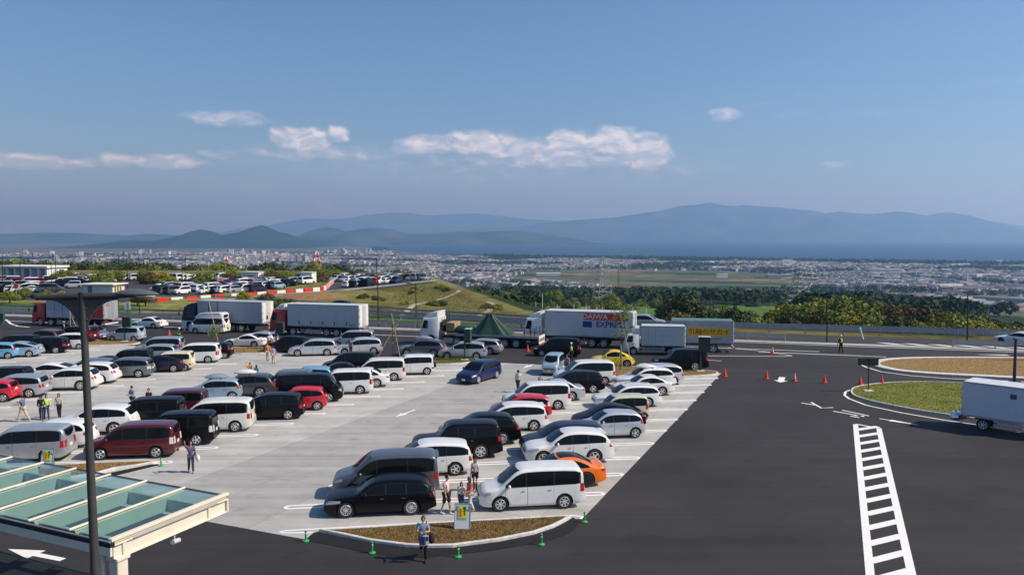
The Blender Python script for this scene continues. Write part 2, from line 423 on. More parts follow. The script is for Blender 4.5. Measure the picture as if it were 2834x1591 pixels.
def build_terrain():
    rs = [20, 55, 80]
    while rs[-1] < 300: rs.append(rs[-1] + 5)
    while rs[-1] < 15500: rs.append(rs[-1] * 1.032)
    azs = [R(-78 + 156 * i / 330) for i in range(331)]
    v = []; cols = []
    for r in rs:
        for a in azs:
            x, y = r * math.sin(a), r * math.cos(a)
            z = ground_z(x, y)
            v.append((x, y, z)); cols.append(TC[ground_kind(x, y, z)])
    n = len(azs); f = []
    for i in range(len(rs) - 1):
        for k in range(n - 1):
            f.append((i * n + k, i * n + k + 1, (i + 1) * n + k + 1, (i + 1) * n + k)[::-1])
    me = bpy.data.meshes.new('terrain'); me.from_pydata(v, [], f)
    ca = me.color_attributes.new('cover', 'FLOAT_COLOR', 'POINT')
    ca.data.foreach_set('color', [q for c in cols for q in (*c, 1)])
    me.polygons.foreach_set('use_smooth', [True] * len(me.polygons))
    m = bpy.data.materials.new('terrain'); m.use_nodes = True; nt = m.node_tree; b = nt.nodes['Principled BSDF']
    b.inputs['Roughness'].default_value = .95; b.inputs['Specular IOR Level'].default_value = .1
    at = nt.nodes.new('ShaderNodeAttribute'); at.attribute_name = 'cover'
    ge = nt.nodes.new('ShaderNodeNewGeometry')
    n1 = nt.nodes.new('ShaderNodeTexNoise'); n1.inputs['Scale'].default_value = .35; n1.inputs['Detail'].default_value = 8; n1.inputs['Roughness'].default_value = .65
    n2 = nt.nodes.new('ShaderNodeTexNoise'); n2.inputs['Scale'].default_value = .018; n2.inputs['Detail'].default_value = 6
    for n_ in (n1, n2): nt.links.new(ge.outputs['Position'], n_.inputs['Vector'])
    mm = nt.nodes.new('ShaderNodeMath'); mm.operation = 'MULTIPLY'; nt.links.new(n1.outputs['Fac'], mm.inputs[0]); nt.links.new(n2.outputs['Fac'], mm.inputs[1])
    mr = nt.nodes.new('ShaderNodeMapRange'); mr.inputs[1].default_value = .12; mr.inputs[2].default_value = .40; mr.inputs[3].default_value = .45; mr.inputs[4].default_value = 1.65
    nt.links.new(mm.outputs[0], mr.inputs[0])
    mx = nt.nodes.new('ShaderNodeMix'); mx.data_type = 'RGBA'; mx.blend_type = 'MULTIPLY'; mx.inputs[0].default_value = 1
    nt.links.new(at.outputs['Color'], mx.inputs[6]); nt.links.new(mr.outputs[0], mx.inputs[7])
    hs = nt.nodes.new('ShaderNodeHueSaturation'); nt.links.new(mx.outputs[2], hs.inputs['Color'])
    mr2 = nt.nodes.new('ShaderNodeMapRange'); mr2.inputs[1].default_value = .3; mr2.inputs[2].default_value = .7; mr2.inputs[3].default_value = .455; mr2.inputs[4].default_value = .535
    nt.links.new(n2.outputs['Fac'], mr2.inputs[0]); nt.links.new(mr2.outputs[0], hs.inputs['Hue'])
    bp = nt.nodes.new('ShaderNodeBump'); bp.inputs['Strength'].default_value = .8; bp.inputs['Distance'].default_value = .4
    nt.links.new(n1.outputs['Fac'], bp.inputs['Height']); nt.links.new(bp.outputs[0], b.inputs['Normal'])
    nt.links.new(hs.outputs[0], b.inputs['Base Color'])
    me.materials.append(m)
    return struct(link('terrain', me))
build_terrain()
sea_m = mat('sea_water', (.005, .024, .060), rough=.4, spec=.12, bump=.5, scale=.02, detail=6, coord='World', stretch=(1, .25, 1))
struct(MB().flat([(-33000, 1500), (35000, 1500), (35000, 37400), (-33000, 37400)], SEA_Z).build('sea', sea_m))

# mountains: a skyline seen across the bay, each range a real massif at its own distance
mount_m = mat('forested_mountain', (.022, .040, .024), rough=1, spec=.05, var=.6, scale=.0016, detail=10, coord='World', bump=0, c2=(.075, .095, .05))
mount_m2 = mat('forested_hill', (.020, .036, .016), rough=1, spec=.05, var=.5, scale=.004, detail=10, coord='World')
def massif(name, D, depth, sky_pts, base_z, m, seed, nx=220, ny=26, rough=.30):
    rnd = random.Random(seed)
    ph = [(rnd.uniform(0, 6.28), rnd.uniform(0, 6.28), rnd.uniform(.6, 1.4)) for _ in range(7)]
    x0, x1 = sky_pts[0][0], sky_pts[-1][0]
    v = []; f = []
    for j in range(ny + 1):
        t = j / ny                      # 0 foot on this side, crest at .55, foot behind
        for i in range(nx + 1):
            px = x0 + (x1 - x0) * i / nx
            py = pl(sky_pts, px)
            crest = AT(px, py, D)
            h = max(0.0, crest.z - base_z)
            k = t / .55 if t < .55 else (1 - t) / .45
            yy = D + (t - .55) * depth
            s = yy / D if t < .55 else 1.0
            nzv = 0; xx = crest.x
            for q, (a, b, c) in enumerate(ph):
                w = 2 * math.pi / (depth * 1.1 / (1.6 ** q))
                nzv += math.sin(xx * w * c + a + 1.5 * math.sin(yy * w * .8 + b)) / (1.55 ** q)
            prof = k ** .85
            z = base_z + h * prof * (1 + rough * nzv * (1 - k) * 1.2) - (3 if j in (0, ny) else 0)
            if t < .55: z = min(z, HC + (crest.z - HC) * (yy / D) - 0.0 if crest.z > HC else z)
            v.append((xx, yy, z))
    n = nx + 1
    for j in range(ny):
        for i in range(nx): f.append((j * n + i, j * n + i + 1, (j + 1) * n + i + 1, (j + 1) * n + i))
    b = MB(); b.v = v; b.f = f; b.m = [0] * len(f)
    return struct(b.build(name, m, None, True))
def zs(off, pts): return [(off + x / 1.818, 200 + y / 1.818) for x, y in pts]
massif('far_mountains', 24000, 5200, zs(0, [(900, 830), (1150, 800), (1220, 783), (1350, 772), (1450, 750), (1560, 733), (1640, 738), (1740, 735), (1850, 715), (1980, 702), (2060, 705), (2150, 720), (2300, 710), (2400, 708), (2500, 718), (2576, 730), (2676, 740), (2830, 745), (3000, 760), (3300, 800)]), SEA_Z, mount_m, 3, 260)
massif('mountains', 18500, 5200, zs(1417, [(-900, 835), (-600, 815), (-200, 792), (0, 776), (250, 748), (400, 738), (520, 728), (650, 708), (760, 692), (850, 668), (930, 662), (990, 650), (1050, 665), (1120, 670), (1160, 665), (1300, 675), (1400, 685), (1480, 695), (1570, 710), (1640, 697), (1700, 705), (1800, 710), (1930, 698), (2000, 703), (2080, 720), (2140, 706), (2200, 703), (2260, 712), (2320, 735), (2400, 768), (2500, 800), (2620, 850)]), SEA_Z, mount_m, 5, 300)
massif('headland', 21500, 3800, zs(1417, [(2000, 760), (2200, 735), (2330, 735), (2400, 745), (2480, 758), (2576, 775), (2700, 790), (2900, 835)]), SEA_Z, mount_m, 9, 90)
massif('coastal_hills', 11500, 2600, zs(0, [(1380, 860), (1450, 845), (1500, 830), (1560, 795), (1640, 778), (1700, 785), (1740, 800), (1800, 790), (1900, 782), (1980, 790), (2060, 815), (2200, 812), (2300, 800), (2400, 803), (2576, 796), (2700, 806), (2900, 838), (3000, 860)]), SEA_Z, mount_m, 11, 200)
massif('inland_range', 13500, 3500, zs(0, [(-700, 825), (-300, 800), (0, 810), (100, 812), (200, 806), (380, 808), (500, 815), (640, 820), (760, 812), (900, 820), (1100, 835), (1400, 860)]), SEA_Z, mount_m, 13, 200)
massif('near_hills', 8200, 2000, zs(0, [(330, 906), (400, 890), (480, 870), (600, 850), (700, 845), (800, 848), (880, 835), (960, 810), (1010, 790), (1050, 795), (1100, 820), (1200, 805), (1270, 780), (1320, 765), (1360, 780), (1400, 800), (1450, 810), (1500, 835), (1560, 845), (1620, 865), (1720, 885)]), SEA_Z, mount_m2, 17, 240)
massif('small_hill', 6400, 500, [(1000, 697), (1012, 690), (1030, 684), (1050, 682), (1068, 684), (1084, 692), (1096, 698)], SEA_Z, mount_m2, 19, 50)

# the air between: pale, even, closed box with the sky outside
hz = MB().box((1000, 14500, 440), (70000, 47000, 1190 * 1.0))
hz.v = [(x, y, (-118.0 if z < 440 else 1180.0)) for x, y, z in hz.v]
hm = bpy.data.materials.new('haze'); hm.use_nodes = True; hnt = hm.node_tree; hnt.nodes.clear()
pv = hnt.nodes.new('ShaderNodeVolumePrincipled'); pv.inputs['Color'].default_value = (.28, .56, 1.0, 1); pv.inputs['Density'].default_value = 1.0e-4; pv.inputs['Absorption Color'].default_value = (.54, .36, 0, 1)
pv.inputs['Anisotropy'].default_value = .40
ho = hnt.nodes.new('ShaderNodeOutputMaterial'); hnt.links.new(pv.outputs[0], ho.inputs['Volume'])
stuff(hz.build('haze', hm))

# ------------------------------------------------------------------ paved ground
asphalt = mat('asphalt', (.031, .029, .032), rough=.85, spec=.25, var=.14, scale=.35, detail=10, coord='World', bump=.3, bscale=60)
asphalt2 = mat('highway_asphalt', (.044, .045, .049), rough=.85, spec=.3, var=.15, scale=.5, detail=8, coord='World')
asphalt3 = mat('new_asphalt_strip', (.014, .013, .015), rough=.8, spec=.3, var=.2, scale=1.5, detail=8, coord='World', bump=.3, bscale=50)
N16 = Vector((math.sin(R(16)), math.cos(R(16)), 0)); E16 = Vector((math.cos(R(16)), -math.sin(R(16)), 0))
def HW(c, e): return N16 * c + E16 * e          # highway frame: c across, e along
struct(MB().flat([(-220, -40), (160, -40), tuple(HW(101.5, 130))[:2], tuple(HW(101.5, -200))[:2]], 0.0).build('service_area_road', asphalt))
struct(MB().flat([tuple(HW(94.6, 130))[:2], tuple(HW(101.3, 130))[:2], tuple(HW(101.3, -200))[:2], tuple(HW(94.6, -200))[:2]][::-1], .005).build('highway_lane', asphalt2))
conc_strip = mat('shoulder_concrete', (.42, .41, .38), rough=.9, var=.15, scale=1.2, detail=8, coord='World')
struct(MB().flat([tuple(HW(93.1, 130))[:2], tuple(HW(93.1, -200))[:2], tuple(HW(94.5, -200))[:2], tuple(HW(94.5, 130))[:2]][::-1], .009).build('shoulder', conc_strip))

# concrete car park: slabs laid in lanes along the aisles
D67 = Vector((math.cos(R(66.5)), math.sin(R(66.5)), 0)); D23 = Vector((math.cos(R(-23)), math.sin(R(-23)), 0)); D7 = Vector((math.cos(R(7.6)), math.sin(R(7.6)), 0))
LOT_R0, LOT_R1 = G(*Z7(1530, 872)), G(*Z4(1400, 692))
def isect(p, d, q, e):
    det = d.x * -e.y + e.x * d.y
    t = ((q.x - p.x) * -e.y + e.x * (q.y - p.y)) / det
    return p + d * t
front_p = G(*Z6(0, 1005)); top_p = G(*Z3(850, 548))
rdir = (LOT_R1 - LOT_R0).normalized()
lot = [G(*Z6(545, 1092)), G(*Z7(1490, 880)), isect(LOT_R0, rdir, top_p, E16), top_p - E16 * 130, front_p - D23 * 95]
def clip_poly(poly, clip):
    out = poly
    for i in range(len(clip)):
        a, b = clip[i], clip[(i + 1) % len(clip)]; inp, out = out, []
        def side(p): return (b[0] - a[0]) * (p[1] - a[1]) - (b[1] - a[1]) * (p[0] - a[0])
        for j in range(len(inp)):
            p, q = inp[j], inp[(j + 1) % len(inp)]; sp_, sq = side(p), side(q)
            if sp_ >= 0: out.append(p)
            if sp_ * sq < 0:
                t = sp_ / (sp_ - sq); out.append((p[0] + (q[0] - p[0]) * t, p[1] + (q[1] - p[1]) * t))
        if len(out) < 3: return []
    return out
def area2(poly): return sum(poly[i][0] * poly[(i + 1) % len(poly)][1] - poly[(i + 1) % len(poly)][0] * poly[i][1] for i in range(len(poly)))
lot2 = [(p.x, p.y) for p in lot]
if area2(lot2) < 0: lot2 = lot2[::-1]
joint_m = mat('concrete_joint', (.16, .155, .15), rough=.9, var=.2, scale=2, coord='World')
pave = struct(MB().flat(lot2, .004).build('concrete_pavement', joint_m))
def concrete(name, c, var=.10, scale=.55):
    m = mat(name, c, rough=.85, spec=.3, var=var, scale=scale, detail=10, coord='World', bump=.15, bscale=30)
    nt = m.node_tree; b = nt.nodes['Principled BSDF']
    src = b.inputs['Base Color'].links[0].from_socket
    ge = nt.nodes.new('ShaderNodeNewGeometry')
    mp = nt.nodes.new('ShaderNodeMapping'); mp.inputs['Rotation'].default_value = (0, 0, R(-66.5)); mp.inputs['Scale'].default_value = (.05, 1.3, 1)
    nt.links.new(ge.outputs['Position'], mp.inputs['Vector'])
    n = nt.nodes.new('ShaderNodeTexNoise'); n.inputs['Scale'].default_value = 1.0; n.inputs['Detail'].default_value = 7
    nt.links.new(mp.outputs[0], n.inputs['Vector'])
    n3 = nt.nodes.new('ShaderNodeTexNoise'); n3.inputs['Scale'].default_value = .9; n3.inputs['Detail'].default_value = 6; nt.links.new(ge.outputs['Position'], n3.inputs['Vector'])
    sp_ = nt.nodes.new('ShaderNodeMapRange'); sp_.inputs[1].default_value = .60; sp_.inputs[2].default_value = .78; sp_.inputs[3].default_value = 1.0; sp_.inputs[4].default_value = .70
    nt.links.new(n3.outputs['Fac'], sp_.inputs[0])
    mr = nt.nodes.new('ShaderNodeMapRange'); mr.inputs[1].default_value = .3; mr.inputs[2].default_value = .7; mr.inputs[3].default_value = .80; mr.inputs[4].default_value = 1.10
    nt.links.new(n.outputs['Fac'], mr.inputs[0])
    mu = nt.nodes.new('ShaderNodeMath'); mu.operation = 'MULTIPLY'; nt.links.new(mr.outputs[0], mu.inputs[0]); nt.links.new(sp_.outputs[0], mu.inputs[1])
    mx = nt.nodes.new('ShaderNodeMix'); mx.data_type = 'RGBA'; mx.blend_type = 'MULTIPLY'; mx.inputs[0].default_value = 1
    nt.links.new(src, mx.inputs[6]); nt.links.new(mu.outputs[0], mx.inputs[7]); nt.links.new(mx.outputs[2], b.inputs['Base Color'])
    return m
concrete('asphalt_wear', (.034, .032, .035), .26, .16)
asph_o = bpy.data.objects['service_area_road']; asph_o.data.materials[0] = MATS['asphalt_wear']
cons = [concrete('concrete_slab', (.44, .435, .42)), concrete('concrete_slab_dull', (.41, .405, .395)), concrete('concrete_slab_worn', (.365, .36, .35)), concrete('concrete_slab_pale', (.455, .45, .43))]
o0 = G(*Z2(400, 1446))
cross = Vector((D67.y, -D67.x, 0))
rs_ = random.Random(4)
for i in range(-24, 12):
    for j in range(-4, 10):
        wdt, lng = 3.5, 10.0
        a = o0 + cross * (i * wdt) + D67 * ((j - .5 * (i % 2) * 0) * lng)
        g_ = .008
        q = [a + cross * g_ + D67 * g_, a + cross * (wdt - g_) + D67 * g_, a + cross * (wdt - g_) + D67 * (lng - g_), a + cross * g_ + D67 * (lng - g_)]
        pg = [(p.x, p.y) for p in q]
        if area2(pg) < 0: pg = pg[::-1]
        pg = clip_poly(pg, lot2)
        if not pg or abs(area2(pg)) < .4: continue
        cx = sum(p[0] for p in pg) / len(pg); cy = sum(p[1] for p in pg) / len(pg)
        px, py = px_of(cx, cy, 0)
        if px < -350 or py > 1900: continue
        MB().flat(pg, .010).build('slab', cons[2] if i in (0, 1, -10, -9) else cons[rs_.choice((0, 0, 1, 3))], pave)

# ------------------------------------------------------------------ painted markings
MK = M['white_marking']
def ribbon(mb, pts, w, z=.016):
    pts = [Vector((p[0], p[1], 0)) for p in pts]; L_, R_ = [], []
    for i, p in enumerate(pts):
        t = (pts[min(i + 1, len(pts) - 1)] - pts[max(i - 1, 0)]).normalized(); n = Vector((-t.y, t.x, 0)) * w / 2
        L_.append(p + n); R_.append(p - n)
    vs = [(q.x, q.y, z) for q in L_ + R_]; k = len(pts)
    mb.add(vs, [(k + i, k + i + 1, i + 1, i) for i in range(k - 1)])
def marking(name, pts, w, z=.016):
    b = MB(); ribbon(b, pts, w, z); return struct(b.build(name, MK))
def ring_line(p1, length, d=D7, gap=.38, w=.17):
    """bay divider: a long painted loop with round ends"""
    b = MB(); n = Vector((-d.y, d.x, 0)); p0 = p1 - d * length; r = gap / 2; pts = []
    for k in range(9): a = math.pi * (k / 8 - .5); pts.append(p1 + d * (r * math.cos(a)) + n * (r * math.sin(a)))
    for k in range(9): a = math.pi * (k / 8 + .5); pts.append(p0 + d * (r * math.cos(a)) + n * (r * math.sin(a)))
    pts.append(pts[0]); ribbon(b, pts, w)
    return struct(b.build('bay_line', MK))
r0 = G(*Z7(1700, 630))
for i in range(0, 11): ring_line(r0 + D67 * (3.255 * i) - D7 * .2, 14.0)
m0 = G(*Z2(330, 1225)); dM = (G(*Z2(1700, 793)) - m0) / 4
for i in range(-1, 10): ring_line(m0 + dM * i, 14.2)
l0 = G(*Z1(1205, 603)); dL = (G(*Z1(2340, 385)) - l0) / 4
for i in range(-4, 5): ring_line(l0 + dL * i, 14.2)
k0 = G(*Z1(130, 368)); dK = (G(*Z1(715, 285)) - k0) / 2
for i in range(-2, 4): ring_line(k0 + dK * i, 14.2)
marking('island_line', [G(*Z6(600, 1022)), G(*Z6(300, 1024)), G(*Z6(272, 1012)), G(*Z6(330, 1002)), G(*Z6(1700, 925)), G(*Z7(1100, 862)), G(*Z7(1400, 850)), G(*Z7(1490, 862)), G(*Z7(1470, 885))], .13)
marking('island_line', [G(*Z1(540, 1375)), G(*Z1(1500, 1372)), G(*Z1(1660, 1368)), G(*Z1(1660, 1360))], .13)
def arrow(tail, head, wid, hl, hw, name='arrow'):
    t = G(*tail); h = G(*head); d = (h - t).normalized(); n = Vector((-d.y, d.x, 0)); k = h - d * hl
    return struct(MB().flat([(p.x, p.y) for p in (t - n * wid / 2, k - n * wid / 2, k - n * hw / 2, h, k + n * hw / 2, k + n * wid / 2, t + n * wid / 2)], .018).build('arrow_marking', MK))
arrow(Z2(2345, 845), Z2(2148, 917), .16, 1.05, .55)
arrow(Z3(1355, 574), Z3(1253, 612), .2, 1.6, .6)
arrow(Z5(630, 1293), Z5(80, 1186), .28, 1.5, .8)
arrow(Z8(112, 520), Z8(90, 573), .5, .95, 1.1)
arrow(Z8(1082, 934), Z8(1500, 1002), .14, 1.9, .5)
arrow(Z8(2340, 300), Z8(2030, 293), .15, 3.2, .7)
for st in ([(303, 777), (440, 800)], [(400, 770), (505, 829), (620, 823)], [(622, 860), (800, 890), (930, 915)], [(708, 849), (980, 907)], [(795, 908), (880, 925)], [(830, 903), (930, 908)]):
    marking('stop_marking', [G(*Z8(*p)) for p in st], .17)
marking('lane_line', [G(*Z8(-620 , 405 - 60)), G(*Z8(215, 303))] if False else [G(*Z4(1270, 487)), G(*Z4(2060, 492)), G(*Z4(2140, 487))], .16)
marking('lane_line', [G(*Z4(1500, 407)), G(*Z4(1850, 441)), G(*Z4(2140, 486))], .16)
marking('lane_line', [G(*Z4(1290, 530)), G(*Z4(1435, 538))], .15)
marking('lane_line', [G(*Z4(2050, 455)), G(*Z8(900, 300))], .05)
for c_, e0, e1 in ((87.0, -120, -62), (87.0, -58, -14), (92.3, -130, 6), (92.1, 6, 60), (87.0, -10, 8), (85.0, 2, 14)):
    marking('lane_line', [HW(c_, e0), HW(c_, e1)], .2)
marking('lane_line', [G(*ZA(60, 862)), G(*ZA(110, 905)), G(*ZA(180, 930)), G(*ZA(300, 940))], .3)
for k in range(20):      # hatching beside the highway
    e_ = 2.5 + k * 2.6
    struct(MB().flat([(p.x, p.y) for p in (HW(94.9, e_ + 14), HW(94.9, e_ + 15.2), HW(96.2, e_ + 13.4), HW(96.2, e_ + 12.2))], .014).build('hatch_marking', MK))
# striped lane divider on the open asphalt
La, Lb = G(*Z8(845, 992)), G(1900 + 1402 / 2.758, 1591); Ra, Rb = G(*Z8(1078, 1030)), G(1900 + 1722 / 2.758, 1591)
dl = (Lb - La).normalized()
Lb2 = Lb + dl * 6; Rb2 = Rb + dl * 6
marking('divider_line', [La, Lb2], .30); marking('divider_line', [Ra, Rb2], .30); marking('divider_line', [La - dl * .1, Ra], .22)
for k in range(1, 17):
    s0 = La + dl * (.55 + 1.785 * (k - .45)); d2 = Vector((math.cos(R(26)), math.sin(R(26)), 0))
    s1 = isect(s0, d2, Ra, (Rb - Ra).normalized())
    if k == 1 and False: continue
    marking('divider_bar', [s0 + d2 * .05, s1 - d2 * .05], .42, .0155)

# ------------------------------------------------------------------ islands
turf_brown = mat('dry_turf', (.25, .165, .07), rough=1, spec=.1, var=.12, scale=2.5, detail=10, coord='World', bump=1.0, bscale=22, c2=(.31, .215, .095))
turf_green = mat('green_turf', (.13, .19, .035), rough=1, spec=.1, scale=.7, detail=9, coord='World', bump=1.0, bscale=18, c2=(.23, .21, .06), var=.12)
turf_lush = mat('lush_turf', (.055, .12, .012), rough=1, spec=.1, scale=.8, detail=9, coord='World', bump=1.0, bscale=10, c2=(.10, .16, .02), var=.3)
def offset_poly(poly, d):
    n = len(poly); out = []
    s = 1 if area2(poly) > 0 else -1
    for i in range(n):
        p, c, q = (Vector((*poly[(i + k) % n][:2], 0)) for k in (-1, 0, 1))
        a, b = (c - p).normalized(), (q - c).normalized()
        na, nb = Vector((a.y, -a.x, 0)) * s, Vector((b.y, -b.x, 0)) * s
        m = (na + nb); m = m.normalized() / max(.5, m.normalized().dot(na)) if m.length > 1e-3 else na
        out.append((c.x + m.x * d, c.y + m.y * d))
    return out
def resample(pts, step):
    out = []
    for a, b in zip(pts, pts[1:] + pts[:1]):
        a, b = Vector(a), Vector(b); k = max(1, int((b - a).length / step))
        out += [tuple(a + (b - a) * i / k) for i in range(k)]
    return out
def smooth_closed(pts, rep=2):
    for _ in range(rep):
        out = []
        for a, b in zip(pts, pts[1:] + pts[:1]):
            out += [(a[0] * .75 + b[0] * .25, a[1] * .75 + b[1] * .25), (a[0] * .25 + b[0] * .75, a[1] * .25 + b[1] * .75)]
        pts = out
    return pts
def grass_blades(name, poly, n, h, m, seed, z0):
    rnd = random.Random(seed); xs = [p[0] for p in poly]; ys = [p[1] for p in poly]; v = []; f = []
    def inside(x, y):
        c = False; j = len(poly) - 1
        for i in range(len(poly)):
            if (poly[i][1] > y) != (poly[j][1] > y) and x < (poly[j][0] - poly[i][0]) * (y - poly[i][1]) / (poly[j][1] - poly[i][1]) + poly[i][0]: c = not c
            j = i
        return c
    while len(f) < n:
        x, y = rnd.uniform(min(xs), max(xs)), rnd.uniform(min(ys), max(ys))
        if not inside(x, y): continue
        a = rnd.uniform(0, 6.28); w = rnd.uniform(.012, .028); hh = h * rnd.uniform(.4, 1.0); lx, ly = rnd.gauss(0, .5) * hh, rnd.gauss(0, .5) * hh
        i = len(v); v += [(x - w * math.cos(a), y - w * math.sin(a), z0), (x + w * math.cos(a), y + w * math.sin(a), z0), (x + lx, y + ly, z0 + hh)]; f.append((i, i + 1, i + 2))
    b = MB(); b.v = v; b.f = f; b.m = [0] * len(f)
    o = b.build(name, m)
    return o
def island(poly, turf, kerb_h=.13, kerb_w=.13, nblade=0, bh=.06, seed=1, kerb_m=None):
    if area2(poly) < 0: poly = poly[::-1]
    b = MB(); n = len(poly); inn = offset_poly(poly, -kerb_w)
    for i in range(n):
        j = (i + 1) % n
        b.add([(*poly[i], -.02), (*poly[j], -.02), (*poly[j], kerb_h - .02), (*poly[i], kerb_h - .02), (*offset_poly_c[i], kerb_h) if False else (*[lerp(poly[i][q], inn[i][q], .18) for q in (0, 1)], kerb_h), (*[lerp(poly[j][q], inn[j][q], .18) for q in (0, 1)], kerb_h), (*inn[j], kerb_h), (*inn[i], kerb_h), (*inn[j], 0), (*inn[i], 0)],
              [(0, 1, 2, 3), (3, 2, 5, 4), (4, 5, 6, 7), (7, 6, 8, 9)])
    k = struct(b.build('kerb', kerb_m or M['kerb']))
    t = MB(); t.flat(inn, kerb_h - .035)
    t.f = []; t.m = []; t.v = []
    cx = sum(p[0] for p in inn) / n; cy = sum(p[1] for p in inn) / n
    bm = bmesh.new(); vs = [bm.verts.new((p[0], p[1], kerb_h - .035)) for p in inn]; fc = bm.faces.new(vs); bmesh.ops.triangulate(bm, faces=[fc])
    me = bpy.data.meshes.new('turf'); bm.to_mesh(me); bm.free(); me.materials.append(turf)
    struct(link('turf', me))
    if nblade:
        o = stuff(grass_blades('grass', inn, nblade, bh, turf, seed, kerb_h - .035))
        tag(o, 'short grass growing on a kerbed island', 'grass')
def PXL(zf, pts): return [(lambda g: (g.x, g.y))(G(*zf(*p))) for p in pts]
front = PXL(Z6, [(660, 1012), (900, 1062), (1170, 1120), (1520, 1166), (1720, 1176), (2000, 1172)]) + PXL(Z7, [(240, 1165), (650, 1112), (1000, 1042), (1200, 975), (1300, 925), (1378, 878), (1340, 868), (900, 893), (0, 940)]) + PXL(Z6, [(1300, 975), (800, 1005)])
strip = PXL(Z6, [(600, 1026), (545, 1075), (520, 1096), (700, 1130), (1170, 1226), (1500, 1262), (1720, 1272)]) + PXL(Z7, [(200, 1240), (600, 1196), (1100, 1112), (1300, 1050), (1400, 1000), (1475, 915), (1400, 872)])
struct(MB().flat(strip + PXL(Z7, [(1000, 1035), (240, 1160)]) + PXL(Z6, [(1720, 1170), (1170, 1115)]), .006).build('gutter_strip', asphalt3)) if False else None
def fan(name, outer, inner, z, m):
    b = MB(); k = min(len(outer), len(inner)); b.v = [(*p, z) for p in outer[:k]] + [(*p, z) for p in inner[:k]]
    b.f = [(i, i + 1, k + i + 1, k + i) for i in range(k - 1)]; b.m = [0] * (k - 1)
    return struct(b.build(name, m))
inner = PXL(Z6, [(640, 1014), (650, 1014), (670, 1018), (900, 1066), (1170, 1120), (1520, 1166), (1720, 1176)]) + PXL(Z7, [(240, 1165), (650, 1112), (1000, 1042), (1200, 975), (1300, 925), (1372, 880), (1378, 874)])
fan('gutter_strip', strip, inner, .014, asphalt3)
island(front, turf_brown, nblade=30000, bh=.04, seed=2)
left_front = PXL(Z1, [(1575, 1378), (1380, 1415), (1150, 1445)]) + PXL(Z5, [(960, 445), (600, 500), (-400, 620), (-500, 420), (300, 372), (900, 340), (1480, 318)])
island(left_front, turf_brown, nblade=6000, seed=3)
struct(MB().flat(PXL(Z5, [(1570, 325), (1590, 348), (1200, 442), (970, 490), (960, 452)]), .013).build('gutter_strip', asphalt3))
island(smooth_closed(PXL(Z1, [(1410, 185), (1300, 200), (890, 210), (600, 205), (600, 165), (890, 150), (1200, 165), (1390, 172)]), 1), turf_brown, nblade=2500, seed=4)
island(smooth_closed(PXL(Z2, [(500, 292), (900, 285), (1090, 262), (1110, 248), (1050, 240), (900, 232), (520, 220), (440, 245)]), 1), turf_brown, nblade=3000, seed=5)
island(smooth_closed(PXL(Z3, [(290, 580), (600, 575), (800, 548), (845, 534), (800, 522), (560, 512), (330, 505), (120, 520), (120, 560)]), 1), turf_green, nblade=5000, bh=.12, seed=6)
island(smooth_closed(PXL(Z4, [(330, 712), (900, 708), (1250, 695), (1390, 680), (1405, 662), (1380, 648), (1200, 632), (900, 615), (500, 598), (150, 600), (60, 660), (150, 705)]), 1), turf_brown, nblade=6000, seed=7)
rb = smooth_closed(PXL(Z8, [(1000, 400), (1050, 420), (1250, 465), (1600, 495), (2000, 515), (2600, 545), (3300, 580), (3300, 350), (2450, 326), (2000, 323), (1600, 324), (1300, 330), (1100, 345), (1000, 370)]), 2)
island(rb, turf_brown, kerb_w=.75, nblade=5000, seed=8)
rg = smooth_closed(PXL(Z8, [(800, 640), (790, 690), (860, 730), (1050, 780), (1400, 850), (1800, 910), (2300, 980), (3000, 1080), (3300, 900), (2900, 680), (2200, 600), (1700, 575), (1300, 572), (1000, 595), (860, 620)]), 2)
island(rg, turf_green, nblade=24000, bh=.06, seed=9)
marking('edge_line', [G(*Z8(*p)) for p in ((1080, 592), (850, 628), (745, 665), (735, 700), (780, 735), (950, 800), (1300, 875), (1740, 950), (2050, 995), (2500, 1075))], .18)
marking('edge_line', [G(*Z8(*p)) for p in ((880, 385), (950, 420), (1100, 465), (1400, 505), (1800, 535), (2110, 546))], .18)
for a, b in (((2020, 543), (2110, 546)), ((2240, 551), (2370, 558)), ((2500, 564), (2650, 574))): marking('lane_dash', [G(*Z8(*a)), G(*Z8(*b))], .25)
marking('edge_line', [G(*Z8(*p)) for p in ((1060, 345), (1300, 330), (1700, 322), (2430, 324), (2900, 340))], .16)

# verge between the service road and the highway, and the grassy embankment beyond
verge = [tuple(HW(101.6, -200))[:2], tuple(HW(101.6, 10))[:2], (3.4, 104.6), (-16.4, 114.6), (-30, 121.5), (-52, 132), (-92, 141), (-200, 168)]
o = MB(); bm = bmesh.new(); vs = [bm.verts.new((p[0], p[1], .03)) for p in verge]; bmesh.ops.triangulate(bm, faces=[bm.faces.new(vs)]); me = bpy.data.meshes.new('verge'); bm.to_mesh(me); bm.free(); me.materials.append(turf_lush); struct(link('verge', me))
struct(fan('far_highway_lane', [(3.8, 105.5), (-15.5, 116), (-30, 126), (-52, 138), (-92, 148), (-200, 176)], [(6, 109), (-13, 119.5), (-27.5, 131), (-50, 145), (-92, 155), (-200, 185)], .02, asphalt2))
